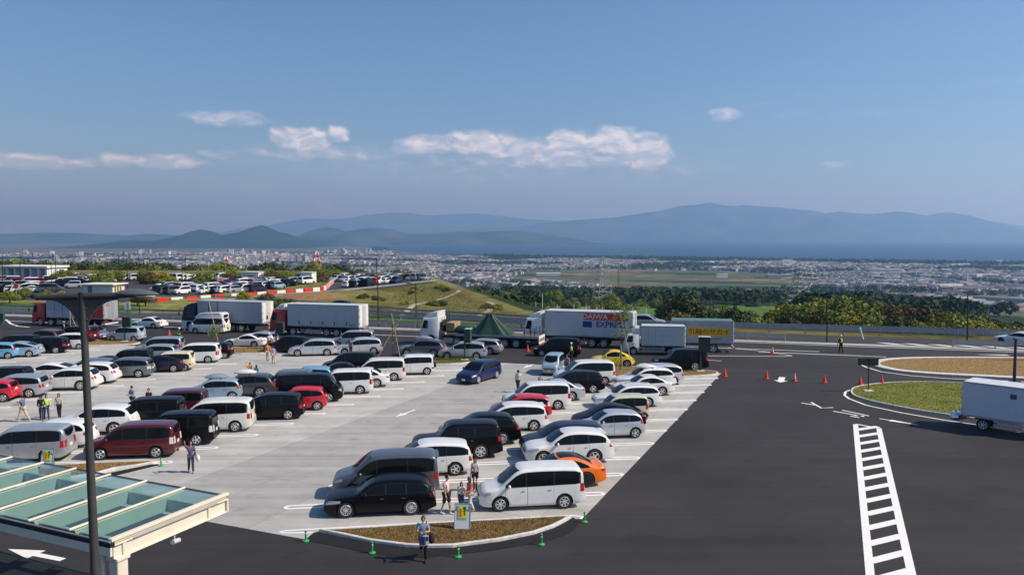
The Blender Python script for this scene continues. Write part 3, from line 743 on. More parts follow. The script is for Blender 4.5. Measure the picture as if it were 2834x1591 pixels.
# far car park beyond the verge, and the ramp to it
struct(fan('ramp', [tuple(G(*ZB(0, 690)))[:2], tuple(G(*ZB(700, 630)))[:2], tuple(G(*ZB(1100, 605)))[:2], tuple(G(*ZB(1700, 545)))[:2], tuple(G(*ZB(2250, 482)))[:2]], [tuple(G(*ZB(0, 655)))[:2], tuple(G(*ZB(600, 600)))[:2], tuple(G(*ZB(1080, 565)))[:2], tuple(G(*ZB(1180, 490)))[:2], tuple(G(*ZB(1900, 460)))[:2]], .03, asphalt2))
struct(MB().flat([tuple(G(*p))[:2] for p in (ZA(-900, 640), ZA(0, 640), ZA(1500, 625), ZB(60, 610), ZB(900, 500), ZB(1000, 455), ZA(2000, 420), ZA(0, 470), ZA(-900, 470))], .02).build('far_car_park', asphalt2))
gravel = mat('gravel', (.36, .31, .25), rough=1, var=.15, scale=.6, detail=8, coord='World')
struct(MB().flat([tuple(G(*p))[:2] for p in (ZA(2300, 720), ZB(300, 715), ZB(1000, 742), ZB(1560, 760), ZB(1250, 685), ZB(700, 665), ZB(200, 700))], .025).build('gravel_track', gravel))
struct(MB().flat([tuple(G(*p))[:2] for p in (ZB(700, 665), ZB(760, 640), ZB(900, 612), ZB(1080, 612), ZB(1210, 660), ZB(1100, 688), ZB(900, 695))], .45).build('earth_mound', mat('bare_earth', (.22, .13, .07), rough=1, var=.2, scale=1, coord='World', bump=.8))) if False else None
bm_ = MB(); mc = G(*ZB(960, 655)); 
for rr_, hh_ in ((1, 0), (.8, .55), (.5, 1.05), (.2, 1.3)):
    bm_.v += [(mc.x + rr_ * 8.5 * math.cos(2 * math.pi * k / 20) * (1 + .1 * math.sin(k * 2.1)), mc.y + rr_ * 9 * math.sin(2 * math.pi * k / 20), hh_ - .1) for k in range(20)]
for q in range(3):
    for k in range(20): bm_.f.append((q * 20 + k, q * 20 + (k + 1) % 20, q * 20 + 20 + (k + 1) % 20, q * 20 + 20 + k)); bm_.m.append(0)
bm_.f.append(tuple(range(60, 80))); bm_.m.append(0)
struct(bm_.build('earth_mound', mat('bare_earth', (.24, .13, .06), rough=1, var=.25, scale=1, coord='World', bump=.8), None, True))
drain = mat('drain_concrete', (.36, .33, .27), rough=1, var=.2, scale=1, coord='World')
def channel(pts, w):
    b = MB(); ribbon(b, pts, w, 0); b.v = [(x, y, ground_z(x, y) + .12) for x, y, z in b.v]
    return struct(b.build('drain_channel', drain))
def dense(pts, step=1.5):
    out = []
    for a, b in zip(pts, pts[1:]):
        k = max(1, int((b - a).length / step)); out += [a + (b - a) * i / k for i in range(k)]
    return out + [pts[-1]]
channel(dense([G(*ZB(*p), .6) for p in ((1890, 778), (2040, 695), (2300, 622), (2430, 570), (2472, 538))]), .9)
channel(dense([G(*ZC(*p), .3) for p in ((440, 815), (560, 762), (618, 715), (600, 685), (545, 668))]), .9)
stuff(tag(grass_blades('meadow_grass', [(3, 113), (-8, 150), (-17.5, 198), (-37, 166), (-44, 150), (-30, 131), (-13, 120.5)], 16000, .5, mat('meadow_blades', (.21, .17, .05), rough=1, var=.4, scale=.15, detail=6, coord='World', c2=(.15, .17, .035)), 12, .1), 'tall golden grass on the embankment beyond the highway', 'grass'))
# ------------------------------------------------------------------ cars
def catmull(pts, per=4):
    out = []
    n = len(pts)
    for i in range(n - 1):
        p0, p1, p2, p3 = pts[max(i - 1, 0)], pts[i], pts[i + 1], pts[min(i + 2, n - 1)]
        h = math.hypot(p2[0] - p1[0], p2[1] - p1[1])
        k = max(1, min(per, int(h / .07)))
        def tan(a, b, c):
            la, lb = math.hypot(b[0] - a[0], b[1] - a[1]), math.hypot(c[0] - b[0], c[1] - b[1])
            if la < 1e-6 or lb < 1e-6: return ((c[0] - a[0]) / max(la + lb, 1e-6), (c[1] - a[1]) / max(la + lb, 1e-6))
            return tuple(((b[q] - a[q]) / la * lb + (c[q] - b[q]) / lb * la) / (la + lb) for q in (0, 1))
        t1, t2 = tan(p0, p1, p2), tan(p1, p2, p3)
        for j in range(k):
            t = j / k; t2_, t3_ = t * t, t * t * t
            out.append(tuple((2 * t3_ - 3 * t2_ + 1) * p1[q] + (t3_ - 2 * t2_ + t) * h * t1[q] + (-2 * t3_ + 3 * t2_) * p2[q] + (t3_ - t2_) * h * t2[q] for q in (0, 1)))
    out.append(pts[-1])
    res = [out[0]]
    for p in out[1:]: res.append((max(p[0], res[-1][0] + .003), p[1]))
    return res
CARS = dict(
    minivan=dict(W=1.72, wb=2.83, uf=.90, wr=.315, belt=1.03, tum=.13, ws=(.88, 1.68), rg=(4.525, 4.605), side=(1.18, 4.42), pil=(2.05, 3.28), doors=((1.12, 2.08), (2.10, 3.25)), hl=(.03, .48, .68, .86), tl=(.75, 1.12), tall=0,
        prof=[(0, .58), (.04, .74), (.20, .88), (.55, .98), (.84, 1.06), (1.25, 1.38), (1.62, 1.66), (1.85, 1.75), (2.3, 1.79), (3.2, 1.80), (4.1, 1.77), (4.42, 1.73), (4.54, 1.62), (4.60, 1.25), (4.63, .98), (4.66, .72), (4.69, .58)]),
    van=dict(W=1.84, wb=2.95, uf=.95, wr=.335, belt=1.10, tum=.14, ws=(.84, 1.70), rg=(4.70, 4.78), side=(1.18, 4.58), pil=(2.02, 3.40), doors=((1.10, 2.06), (2.08, 3.40)), hl=(.03, .46, .74, .95), tl=(.80, 1.12), tall=0,
        prof=[(0, .62), (.05, .85), (.25, .98), (.6, 1.08), (.80, 1.14), (1.3, 1.52), (1.65, 1.78), (1.9, 1.87), (2.5, 1.92), (3.6, 1.92), (4.4, 1.88), (4.62, 1.83), (4.72, 1.70), (4.77, 1.3), (4.80, 1.0), (4.83, .75), (4.85, .58)]),
    mpv=dict(W=1.80, wb=2.86, uf=.93, wr=.325, belt=.97, tum=.17, ws=(1.04, 1.95), rg=(4.43, 4.59), side=(1.45, 4.40), pil=(2.38, 3.36), doors=((1.30, 2.40), (2.42, 3.36)), hl=(.04, .60, .60, .78), tl=(.72, .98), tall=0,
        prof=[(0, .52), (.05, .70), (.3, .82), (.7, .92), (1.0, .98), (1.5, 1.30), (1.9, 1.50), (2.2, 1.58), (2.8, 1.62), (3.6, 1.59), (4.2, 1.52), (4.42, 1.44), (4.58, 1.1), (4.64, .9), (4.70, .72), (4.75, .52)]),
    wagon=dict(W=1.78, wb=2.75, uf=.95, wr=.33, belt=.92, tum=.21, ws=(1.36, 2.10), rg=(4.35, 4.59), side=(1.66, 4.40), pil=(2.62, 3.50), doors=((1.50, 2.62), (2.64, 3.52)), hl=(.05, .72, .58, .74), tl=(.74, .92), tall=0,
        prof=[(0, .48), (.05, .66), (.35, .77), (.9, .87), (1.32, .93), (1.75, 1.22), (2.05, 1.38), (2.4, 1.47), (2.9, 1.50), (3.7, 1.47), (4.2, 1.40), (4.34, 1.33), (4.58, 1.0), (4.66, .85), (4.73, .68), (4.78, .48)]),
    sedan=dict(W=1.78, wb=2.72, uf=.90, wr=.325, belt=.92, tum=.24, ws=(1.44, 2.20), rg=(3.36, 3.96), side=(1.74, 3.86), pil=(2.62, 3.42), doors=((1.52, 2.62), (2.64, 3.48)), hl=(.05, .70, .57, .73), tl=(.74, .92), tall=0,
        prof=[(0, .46), (.05, .65), (.35, .76), (.95, .86), (1.4, .92), (1.85, 1.2), (2.15, 1.35), (2.5, 1.42), (2.9, 1.44), (3.3, 1.39), (3.65, 1.25), (4.0, 1.04), (4.15, 1.0), (4.5, .98), (4.58, .92), (4.62, .70), (4.65, .48)]),
    coupe=dict(W=1.82, wb=2.76, uf=.86, wr=.345, belt=.89, tum=.26, ws=(1.50, 2.24), rg=(3.20, 3.98), side=(1.80, 3.72), pil=(2.98,), doors=((1.58, 3.02),), hl=(.05, .70, .56, .71), tl=(.74, .90), tall=0,
        prof=[(0, .44), (.05, .62), (.35, .74), (.95, .84), (1.46, .90), (1.9, 1.17), (2.2, 1.31), (2.5, 1.38), (2.85, 1.40), (3.2, 1.36), (3.6, 1.22), (4.0, 1.03), (4.15, .99), (4.48, .98), (4.56, .92), (4.60, .70), (4.62, .46)]),
    hatch=dict(W=1.69, wb=2.50, uf=.80, wr=.30, belt=.95, tum=.19, ws=(.86, 1.58), rg=(3.61, 3.79), side=(1.22, 3.60), pil=(1.98, 2.92), doors=((1.08, 2.00), (2.02, 2.92)), hl=(.04, .62, .64, .84), tl=(.84, 1.12), tall=0,
        prof=[(0, .50), (.05, .68), (.25, .8), (.6, .92), (.82, .98), (1.25, 1.27), (1.55, 1.43), (1.85, 1.5), (2.3, 1.52), (3.0, 1.48), (3.5, 1.41), (3.62, 1.34), (3.78, 1.02), (3.84, .85), (3.89, .68), (3.92, .5)]),
    suv=dict(W=1.85, wb=2.70, uf=.92, wr=.37, belt=1.05, tum=.20, ws=(1.24, 1.98), rg=(4.20, 4.52), side=(1.56, 4.22), pil=(2.48, 3.32), doors=((1.42, 2.48), (2.50, 3.34)), hl=(.05, .66, .74, .92), tl=(.86, 1.08), tall=.04,
        prof=[(0, .60), (.05, .8), (.3, .93), (.85, 1.02), (1.2, 1.07), (1.65, 1.38), (1.95, 1.55), (2.3, 1.65), (2.8, 1.68), (3.5, 1.64), (4.05, 1.56), (4.2, 1.5), (4.5, 1.15), (4.6, 1.0), (4.69, .8), (4.74, .58)]),
    offroad=dict(W=1.88, wb=2.79, uf=.84, wr=.39, belt=1.15, tum=.15, ws=(1.34, 1.90), rg=(4.66, 4.75), side=(1.58, 4.50), pil=(2.44, 3.34), doors=((1.46, 2.44), (2.46, 3.34)), hl=(.04, .42, .82, 1.0), tl=(.92, 1.22), tall=.06,
        prof=[(0, .68), (.05, .9), (.25, 1.03), (.9, 1.10), (1.3, 1.15), (1.65, 1.5), (1.85, 1.72), (2.1, 1.83), (2.6, 1.87), (3.6, 1.86), (4.4, 1.82), (4.6, 1.76), (4.68, 1.6), (4.74, 1.2), (4.78, .95), (4.82, .8), (4.85, .62)]),
    cube=dict(W=1.69, wb=2.52, uf=.76, wr=.30, belt=1.0, tum=.09, ws=(.78, 1.34), rg=(3.74, 3.81), side=(1.06, 3.64), pil=(1.82, 2.72), doors=((.98, 1.84), (1.86, 2.74)), hl=(.03, .34, .66, .84), tl=(.52, .68), tall=0,
        prof=[(0, .58), (.05, .8), (.2, .93), (.55, 1.0), (.75, 1.04), (1.1, 1.4), (1.3, 1.56), (1.5, 1.62), (2.0, 1.65), (3.2, 1.64), (3.65, 1.6), (3.76, 1.5), (3.8, 1.1), (3.83, .9), (3.87, .7), (3.9, .5)]),
    kei=dict(W=1.475, wb=2.42, uf=.55, wr=.28, belt=1.0, tum=.10, ws=(.52, 1.10), rg=(3.25, 3.32), side=(.84, 3.18), pil=(1.56, 2.40), doors=((.74, 1.58), (1.60, 2.42)), hl=(.03, .30, .66, .86), tl=(.80, 1.15), tall=0,
        prof=[(0, .56), (.04, .78), (.15, .92), (.36, 1.0), (.50, 1.05), (.85, 1.4), (1.05, 1.55), (1.3, 1.63), (1.8, 1.66), (2.8, 1.65), (3.15, 1.61), (3.27, 1.5), (3.31, 1.1), (3.34, .9), (3.37, .7), (3.4, .5)]),
    cabover=dict(W=1.70, wb=2.57, uf=.95, wr=.33, belt=1.14, tum=.13, ws=(.24, .92), rg=(4.58, 4.65), side=(.62, 4.46), pil=(1.50, 2.90), doors=((.52, 1.52), (1.56, 2.86)), hl=(.02, .26, .74, .96), tl=(.80, 1.18), tall=0,
        prof=[(0, .58), (.03, .8), (.10, .98), (.22, 1.12), (.55, 1.5), (.85, 1.78), (1.05, 1.9), (1.5, 1.96), (2.5, 1.98), (4.2, 1.97), (4.52, 1.92), (4.6, 1.8), (4.64, 1.3), (4.66, 1.0), (4.69, .75), (4.7, .55)]),
    liftback=dict(W=1.745, wb=2.70, uf=.90, wr=.315, belt=.95, tum=.20, ws=(1.0, 1.96), rg=(3.30, 4.10), side=(1.46, 3.95), pil=(2.30, 3.22), doors=((1.28, 2.32), (2.34, 3.24)), hl=(.05, .68, .58, .78), tl=(.78, 1.02), tall=0,
        prof=[(0, .48), (.05, .66), (.3, .79), (.7, .9), (.95, .97), (1.5, 1.27), (1.95, 1.44), (2.3, 1.49), (2.7, 1.46), (3.3, 1.36), (3.9, 1.20), (4.15, 1.12), (4.28, 1.05), (4.36, .85), (4.42, .68), (4.46, .48)]),
    beetle=dict(W=1.62, wb=2.51, uf=.80, wr=.325, belt=.94, tum=.26, ws=(1.08, 1.72), rg=(2.70, 3.24), side=(1.28, 3.10), pil=(2.42,), doors=((1.20, 2.44),), hl=(.16, .42, .58, .80), tl=(.60, .78), tall=0,
        prof=[(0, .42), (.08, .62), (.3, .76), (.7, .88), (1.05, .95), (1.3, 1.15), (1.6, 1.36), (1.95, 1.47), (2.25, 1.50), (2.6, 1.45), (3.0, 1.3), (3.35, 1.1), (3.65, .92), (3.9, .72), (4.03, .55), (4.08, .42)]),
)
for _p in CARS.values(): _p['wr'] *= 1.06
class Car:
    def __init__(s, kind):
        p = CARS[kind]; s.kind = kind; s.p = p
        s.prof = catmull(p['prof'])
        s.L = s.prof[-1][0]; s.H = max(z for u, z in s.prof); s.W = p['W']
        s.ur = p['uf'] + p['wb']
        s.gc = .20 + p['tall']
    def top(s, u):
        a = s.prof
        if u <= a[0][0]: return a[0][1]
        for i in range(len(a) - 1):
            if u <= a[i + 1][0]:
                t = (u - a[i][0]) / (a[i + 1][0] - a[i][0]); return a[i][1] + t * (a[i + 1][1] - a[i][1])
        return a[-1][1]
    def u_rear(s, z):
        for i in range(len(s.prof) - 1, 0, -1):
            (u1, z1), (u0, z0) = s.prof[i], s.prof[i - 1]
            if z1 <= z <= z0: return u1 + (u0 - u1) * (z - z1) / max(z0 - z1, 1e-6)
        return s.L
    def bot(s, u):
        z = s.gc
        if u < .3: z += .12 * (1 - u / .3) ** 2
        e = s.L - u
        if e < .45: z += .13 * (1 - e / .45) ** 1.5
        return z
    def plan(s, u):
        k = 1.0; rnd = .34 if s.kind == 'beetle' else .20
        if u < .8: k -= rnd * (1 - u / .8) ** 2.6
        e = s.L - u
        re, de = (.9, .30) if s.kind == 'beetle' else ((.5, .10) if s.kind in ('minivan', 'van', 'cube', 'kei', 'cabover', 'offroad') else (.7, .16))
        if e < re: k -= de * (1 - e / re) ** 2.2
        return k
    def base(s, u, z):
        b = s.p['belt']; k = s.plan(u) * s.W / 2
        if z < .36: f = .93 + .07 * max(0, (z - .15)) / .21
        elif z < b * .72: f = 1.0
        elif z < b: f = 1.0 - .028 * (z - b * .72) / (b * .28)
        else: f = .972 - s.p['tum'] * (z - b) / (s.H - b)
        return k * f
    def rad(s, u):
        zt = s.top(u)
        r = min(.11, .3 * (zt - s.bot(u)))
        rr = .16 if zt > s.p['belt'] + .15 else .24
        return r, rr
    def side(s, u, z):
        zt = s.top(u); r, rr = s.rad(u); y = s.base(u, z)
        if z > zt - r:
            q = min(1, (z - zt + r) / r); y -= rr * (1 - math.sqrt(max(0, 1 - q * q)))
        return y
    def topz(s, u, y):
        zt = s.top(u); r, rr = s.rad(u); yr = s.base(u, zt) - rr; y = abs(y); cr = .025
        if y <= yr: return zt + cr * (1 - (y / yr) ** 2)
        q = min(1, (y - yr) / rr); return zt - r + r * math.sqrt(max(0, 1 - q * q))
    def ymax(s, u):
        zt = s.top(u); r, rr = s.rad(u); return s.base(u, zt) - rr
    def shell(s, lod=0):
        st = s.prof if not lod else s.prof[::3] + [s.prof[-1]]
        lows = (.0, .22, .45, .68, .88, 1.0) if not lod else (.0, .6, 1.0)
        ups = (.4, .75, 1.0) if not lod else (1.0,)
        arc = (22, 45, 68, 90) if not lod else (90,)
        rings = []
        for u, zt in st:
            zb = s.bot(u); r, rr = s.rad(u); zc = zt - r
            zm = min(s.p['belt'], zc - .03); z0 = zb + .05
            h = [(0, zb), (s.base(u, zb) * .6, zb), (s.base(u, zb) - .04, zb)] if not lod else [(0, zb)]
            for f in lows: z = z0 + f * (zm - z0); h.append((s.base(u, z), z))
            for f in ups: z = zm + f * (zc - zm); h.append((s.base(u, z), z))
            yr = s.base(u, zt) - rr
            for a in arc:
                q = math.sin(R(a)); z = zc + r * q; y = s.base(u, z) - rr * (1 - math.cos(R(a))); h.append((y, z))
            if not lod: h += [(yr * .66, s.topz(u, yr * .66)), (yr * .33, s.topz(u, yr * .33))]
            h.append((0, s.topz(u, 0)))
            ring = [(s.L / 2 - u, y, z) for y, z in h] + [(s.L / 2 - u, -y, z) for y, z in h[-2:0:-1]]
            rings.append(ring)
        n = len(rings[0]); v = [p for r_ in rings for p in r_]; f = []
        for i in range(len(rings) - 1):
            for k in range(n):
                j = (k + 1) % n; f.append((i * n + k, i * n + j, (i + 1) * n + j, (i + 1) * n + k))
        f.append(tuple(range(n - 1, -1, -1))); f.append(tuple(range((len(rings) - 1) * n, len(rings) * n)))
        return v, f
    def side_patch(s, mb, ua, ub, zlo, zhi, sd, off, nu=7, nz=3, mi=0):
        vs = []; fs = []; cols = 0
        for i in range(nu + 1):
            u = ua + (ub - ua) * i / nu; a, b = zlo(u), zhi(u)
            if b - a < .012: continue
            cols += 1
            for j in range(nz + 1):
                z = a + (b - a) * j / nz
                vs.append((s.L / 2 - u, sd * (s.side(u, z) + off), z))
        for i in range(cols - 1):
            for j in range(nz):
                q = (i * (nz + 1) + j, (i + 1) * (nz + 1) + j, (i + 1) * (nz + 1) + j + 1, i * (nz + 1) + j + 1)
                fs.append(q if sd < 0 else q[::-1])
        mb.add(vs, fs, mi)
    def top_patch(s, mb, u0, u1, k0, k1, off, nu=6, nv=8, bow0=0, bow1=0, mi=0, edge=.03):
        vs = []
        for i in range(nu + 1):
            for j in range(nv + 1):
                v = k0 + (k1 - k0) * j / nv
                a, b = u0 + bow0 * v * v, u1 + bow1 * v * v
                u = a + (b - a) * i / nu
                y = v * (s.ymax(u) + edge)
                du = .01; dz = (s.top(u + du) - s.top(u - du)) / (2 * du); n = math.hypot(dz, 1)
                vs.append((s.L / 2 - u + off * dz / n, y, s.topz(u, y) + off / n))
        fs = [(i * (nv + 1) + j, i * (nv + 1) + j + 1, (i + 1) * (nv + 1) + j + 1, (i + 1) * (nv + 1) + j) for i in range(nu) for j in range(nv)]
        mb.add(vs, fs, mi)
def wheel_meshes(r, w, style, key):
    t = MB(); ri = r * .66
    t.lathe([(ri, w * .42), (r * .93, w * .5), (r, w * .32), (r, -w * .32), (r * .93, -w * .5), (ri, -w * .42)], 22, axis='Y')
    tm = t.mesh('tyre_' + key, M['tyre'], True, 40)
    m = MB()
    m.lathe([(ri * 1.01, w * .44), (ri * .97, w * .50), (ri * .89, w * .47), (ri * .86, w * .30)], 22, axis='Y', closed=True)
    m.lathe([(ri * .9, w * .26), (.001, w * .26)], 14, axis='Y', mi=1, closed=True)
    ns = {'five': 5, 'multi': 13, 'seven': 7, 'dark': 10}[style]
    for k in range(ns):
        a = 2 * math.pi * k / ns; hw0, hw1 = (.15, .13) if ns == 5 else ((.11, .10) if ns == 7 else (.045, .06))
        ca, sa = math.cos(a), math.sin(a)
        def P(rad, tang, y): return (rad * ca - tang * sa, y, rad * sa + tang * ca)
        r0, r1 = ri * .12, ri * .92
        m.add([P(r0, -hw0 * ri, w * .46), P(r0, hw0 * ri, w * .46), P(r1, hw1 * ri, w * .46), P(r1, -hw1 * ri, w * .46),
               P(r0, -hw0 * ri, w * .3), P(r0, hw0 * ri, w * .3), P(r1, hw1 * ri, w * .3), P(r1, -hw1 * ri, w * .3)],
              [(0, 1, 2, 3), (0, 3, 7, 4), (1, 5, 6, 2)])
    m.lathe([(ri * .24, w * .3), (ri * .22, w * .5), (.002, w * .51)], 10, axis='Y', closed=True)
    rm = m.mesh('rim_' + key, [M['rimdark'] if style == 'dark' else M['rim'], M['well']])
    return tm, rm
PAINTED = {'body', 'door', 'side_mirror', 'spoiler', 'fender', 'back_door'}
def make_car(kind, rim='five', two_tone=None, opts=()):
    c = Car(kind); p = c.p; L2 = c.L / 2; wr = p['wr']
    root = bpy.data.objects.new(kind + '_proto', None); col.objects.link(root)
    v, f = c.shell()
    bm = bmesh.new()
    bv = [bm.verts.new(q) for q in v]
    for q in f: bm.faces.new([bv[i] for i in q])
    bmesh.ops.recalc_face_normals(bm, faces=bm.faces)
    me = bpy.data.meshes.new('body'); bm.to_mesh(me); bm.free()
    me.materials.append(PAINT['white']); me.materials.append(M['well'])
    body = link('body', me, root)
    # wheel wells are cut out of the body
    cut = MB()
    for u in (p['uf'], c.ur):
        for sd in (-1, 1):
            cut.lathe([(wr + .055, c.W / 2 + .1), (wr + .055, c.W / 2 - .28)] if sd > 0 else [(wr + .055, -c.W / 2 + .28), (wr + .055, -c.W / 2 - .1)], 28, c=(L2 - u, 0, wr), axis='Y')
    cb = bmesh.new(); cm = cut.mesh('cut', M['well']); cb.from_mesh(cm); bmesh.ops.recalc_face_normals(cb, faces=cb.faces); cb.to_mesh(cm); cb.free()
    co = link('cut', cm)
    mod = body.modifiers.new('b', 'BOOLEAN'); mod.operation = 'DIFFERENCE'; mod.object = co; mod.solver = 'EXACT'
    nm = baked(body, (co,))
    body.modifiers.clear(); bpy.data.objects.remove(co)
    if len(nm.polygons) > 300: body.data = nm; nm.materials.clear(); nm.materials.append(PAINT['white']); nm.materials.append(M['well'])
    me = body.data
    for pl in me.polygons:
        pl.use_smooth = True; pl.material_index = 0
        for u in (p['uf'], c.ur):
            if math.hypot(pl.center.x - (L2 - u), pl.center.z - wr) < wr + .06: pl.material_index = 1
    me.set_sharp_from_angle(angle=R(38))
    me.name = kind + '_body'
    # glazing
    lo = lambda u: p['belt'] + .035 + .018 * (u - 1.5)
    hi = lambda u: c.top(u) - .135
    ua, ub = p['side']; edges = [ua] + list(p['pil']) + [ub]
    for sd in (1, -1):
        t = MB(); c.side_patch(t, ua - .06, ub + .05, lambda u: lo(u) - .02, lambda u: hi(u) + .02, sd, .003, 14, 3)
        t.build('window_trim', M['trim'], root, True)
        for i in range(len(edges) - 1):
            w = MB(); c.side_patch(w, edges[i] + (.03 if i else 0), edges[i + 1] - (.03 if i < len(edges) - 2 else 0), lo, hi, sd, .008, 8, 3)
            if w.f: w.build('side_window', M['glass'], root, True)
        for (da, db) in p['doors']:
            wr_r = wr + .085
            def dlo(u):
                z = .30 + p['tall']
                for w0 in (p['uf'], c.ur):
                    d = abs(u - w0)
                    if d < wr_r: z = max(z, wr + math.sqrt(wr_r * wr_r - d * d))
                return z
            s_ = MB(); c.side_patch(s_, da - .009, db + .009, lambda u: dlo(u) - .010, lambda u: lo(u) - .028, sd, .0025, 10, 5); so = s_.build('door_seam', M['seam'], root, True)
            d_ = MB(); c.side_patch(d_, da, db, dlo, lambda u: lo(u) - .03, sd, .006, 10, 5); do = d_.build('door', PAINT['white'], root, True)
            uu = db - .16; zz = p['belt'] - .13
            MB().bbox((L2 - uu, sd * (c.side(uu, zz) + .025), zz), (.17, .03, .03), .012).build('handle', M['chrome'] if 'chrome' in opts else PAINT['white'], do)
        um = ua + .10; ym = c.side(um, p['belt']) + .12
        mm = MB(); mm.ball((L2 - um, sd * ym, p['belt'] + .09), (.07, .125, .085), 10, 6); mm.box((L2 - um, sd * (ym - .10), p['belt'] + .03), (.05, .10, .04))
        mm.build('side_mirror', PAINT['white'], root, True, 50)
        h0, h1, hz0, hz1 = p['hl']
        h = MB(); c.side_patch(h, h0, h1, lambda u: hz0 + .10 * (u - h0) / (h1 - h0) * (hz1 - hz0) / .2, lambda u: min(hz1 + .03 * u, c.top(u) - .015), sd, .007, 8, 3)
        if kind == 'beetle': h = MB(); h.ball((L2 - .30, sd * .60, .70), (.05, .12, .14), 12, 8)
        h.build('headlight', M['greenglass'], root, True)
        t0, t1 = p['tl']; tm_ = M['tailclear'] if 'cleartail' in opts else M['tail']
        tb = MB()
        tt = .02 if kind != 'beetle' else .3
        c.side_patch(tb, c.u_rear(t0) - .20 - tt, c.u_rear(t0) - .012, lambda u: t0 + .02, lambda u: min(t1, c.top(u) - .03), sd, .007, 5, 2)
        c.top_patch(tb, c.u_rear(t1), c.u_rear(t0), .72 * sd if sd > 0 else -1.18, 1.18 if sd > 0 else -.72, .010, 4, 4, edge=.06)
        tb.build('taillight', tm_, root, True)
    w = MB(); c.top_patch(w, p['ws'][0], p['ws'][1], -1, 1, .008, 8, 10, bow0=.16, bow1=.10); w.build('windshield', M['glass'], root, True)
    w = MB(); c.top_patch(w, p['rg'][0], p['rg'][1], -1, 1, .008, 6, 8, bow0=-.02, bow1=-.02, edge=.0); w.build('rear_window', M['glass'], root, True)
    zf = p['hl'][2]
    MB().bbox((L2 - .02, 0, zf - .07), (.06, .95, .11), .03).build('grille', M['trim'], root)
    MB().bbox((L2 - .03, 0, c.gc + .20), (.07, 1.1, .10), .03).build('air_intake', M['trim'], root)
    MB().box((L2 + .014, 0, zf - .20), (.012, .33, .165)).build('number_plate', M['plate'], root)
    zr = (t0 + .02) if kind not in ('cube',) else .82
    MB().box((L2 - c.u_rear(zr) - .016, 0, zr), (.012, .33, .165)).build('number_plate', M['plate'], root)
    MB().bbox((-L2 + .05, 0, c.gc + .17), (.10, c.W * .80, .13), .05).build('rear_bumper', M['trim'], root)
    key = '%s_%s' % (kind, rim)
    tm, rm = wheel_meshes(wr, .21 if wr < .36 else .25, rim, key)
    for u in (p['uf'], c.ur):
        for sd in (1, -1):
            wo = link('wheel', tm, root, (L2 - u, sd * (c.W / 2 - .125), wr), 0 if sd > 0 else math.pi)
            link('rim', rm, wo)
    if 'rails' in opts:
        for sd in (1, -1):
            MB().tube([(L2 - ua - .75, sd * (c.ymax(2.4) + .02), c.top(ua + .75) + .01), (L2 - ua - .95, sd * (c.ymax(2.4) + .02), c.H + .05), (L2 - ub + .35, sd * (c.ymax(3) + .02), c.top(ub - .4) + .06), (L2 - ub + .15, sd * (c.ymax(3) + .02), c.top(ub - .15) + .0)], .018, 6).build('roof_rail', M['steel'], root)
    if 'spoiler' in opts:
        MB().bbox((L2 - p['rg'][0] - .02, 0, c.top(p['rg'][0]) + .035), (.26, c.W * .66, .05), .02).build('spoiler', PAINT['white'], root)
    if kind == 'beetle':
        for u in (p['uf'], c.ur):
            for sd in (1, -1):
                fb = MB(); n = 14
                for k in range(n + 1):
                    a = math.pi * (k / n * 1.06 - .03)
                    for (rr_, yy) in ((wr + .05, c.W / 2 + .05), (wr + .10, c.W / 2 + .04), (wr + .17, c.W / 2 - .06), (wr + .20, c.W / 2 - .24)):
                        fb.v.append((L2 - u + rr_ * 1.06 * math.cos(a), sd * yy, wr + rr_ * math.sin(a)))
                for k in range(n):
                    for j in range(3): fb.f.append((k * 4 + j, k * 4 + j + 1, k * 4 + 5 + j, k * 4 + 4 + j)); fb.m.append(0)
                fb.build('fender', PAINT['white'], root, True)
    index_tree(root)
    return root, c
def roof_box(c, m, root):
    b = MB(); n = 12; vs = []
    for i in range(n + 1):
        t = i / n; x = -.75 + 1.6 * t + (0)
        k = max(.08, math.sin(math.pi * min(1, max(0, .02 + .96 * t))) ** .28)
        hgt = .13 + .13 * math.sin(math.pi * (t * .75 + .05)); w = .40 * k
        b.v += [(x, -w, .05), (x, -w * 1.02, .05 + hgt * .45), (x, -w * .75, .05 + hgt * k), (x, w * .75, .05 + hgt * k), (x, w * 1.02, .05 + hgt * .45), (x, w, .05)]
    for i in range(n):
        for k in range(6):
            j = (k + 1) % 6; b.f.append((i * 6 + k, i * 6 + j, i * 6 + 6 + j, i * 6 + 6 + k)); b.m.append(0)
    b.f += [tuple(range(5, -1, -1)), tuple(range(n * 6, n * 6 + 6))]; b.m += [0, 0]
    for x in (-.35, .45): b.box((x, 0, .02), (.06, c.W * .68, .05), mi=1)
    return b.build('roof_box', [m, M['trim']], root, True, 45, loc=(-.15, 0, c.H - .01))
PROTO = {}
CARNO = [0]
def proto(kind, rim, opts):
    k = (kind, rim, opts)
    if k not in PROTO:
        PROTO[k] = make_car(kind, rim, None, opts)
    return PROTO[k]
def nm_car(kind):
    return dict(minivan='minivan', van='large_van', mpv='people_carrier', wagon='station_wagon', sedan='sedan_car', coupe='coupe_car', hatch='hatchback_car', suv='sport_utility_car', offroad='offroad_car', cube='boxy_car', kei='mini_van', cabover='cab_over_van', liftback='liftback_car', beetle='rounded_car')[kind]
HEAD = 187.5
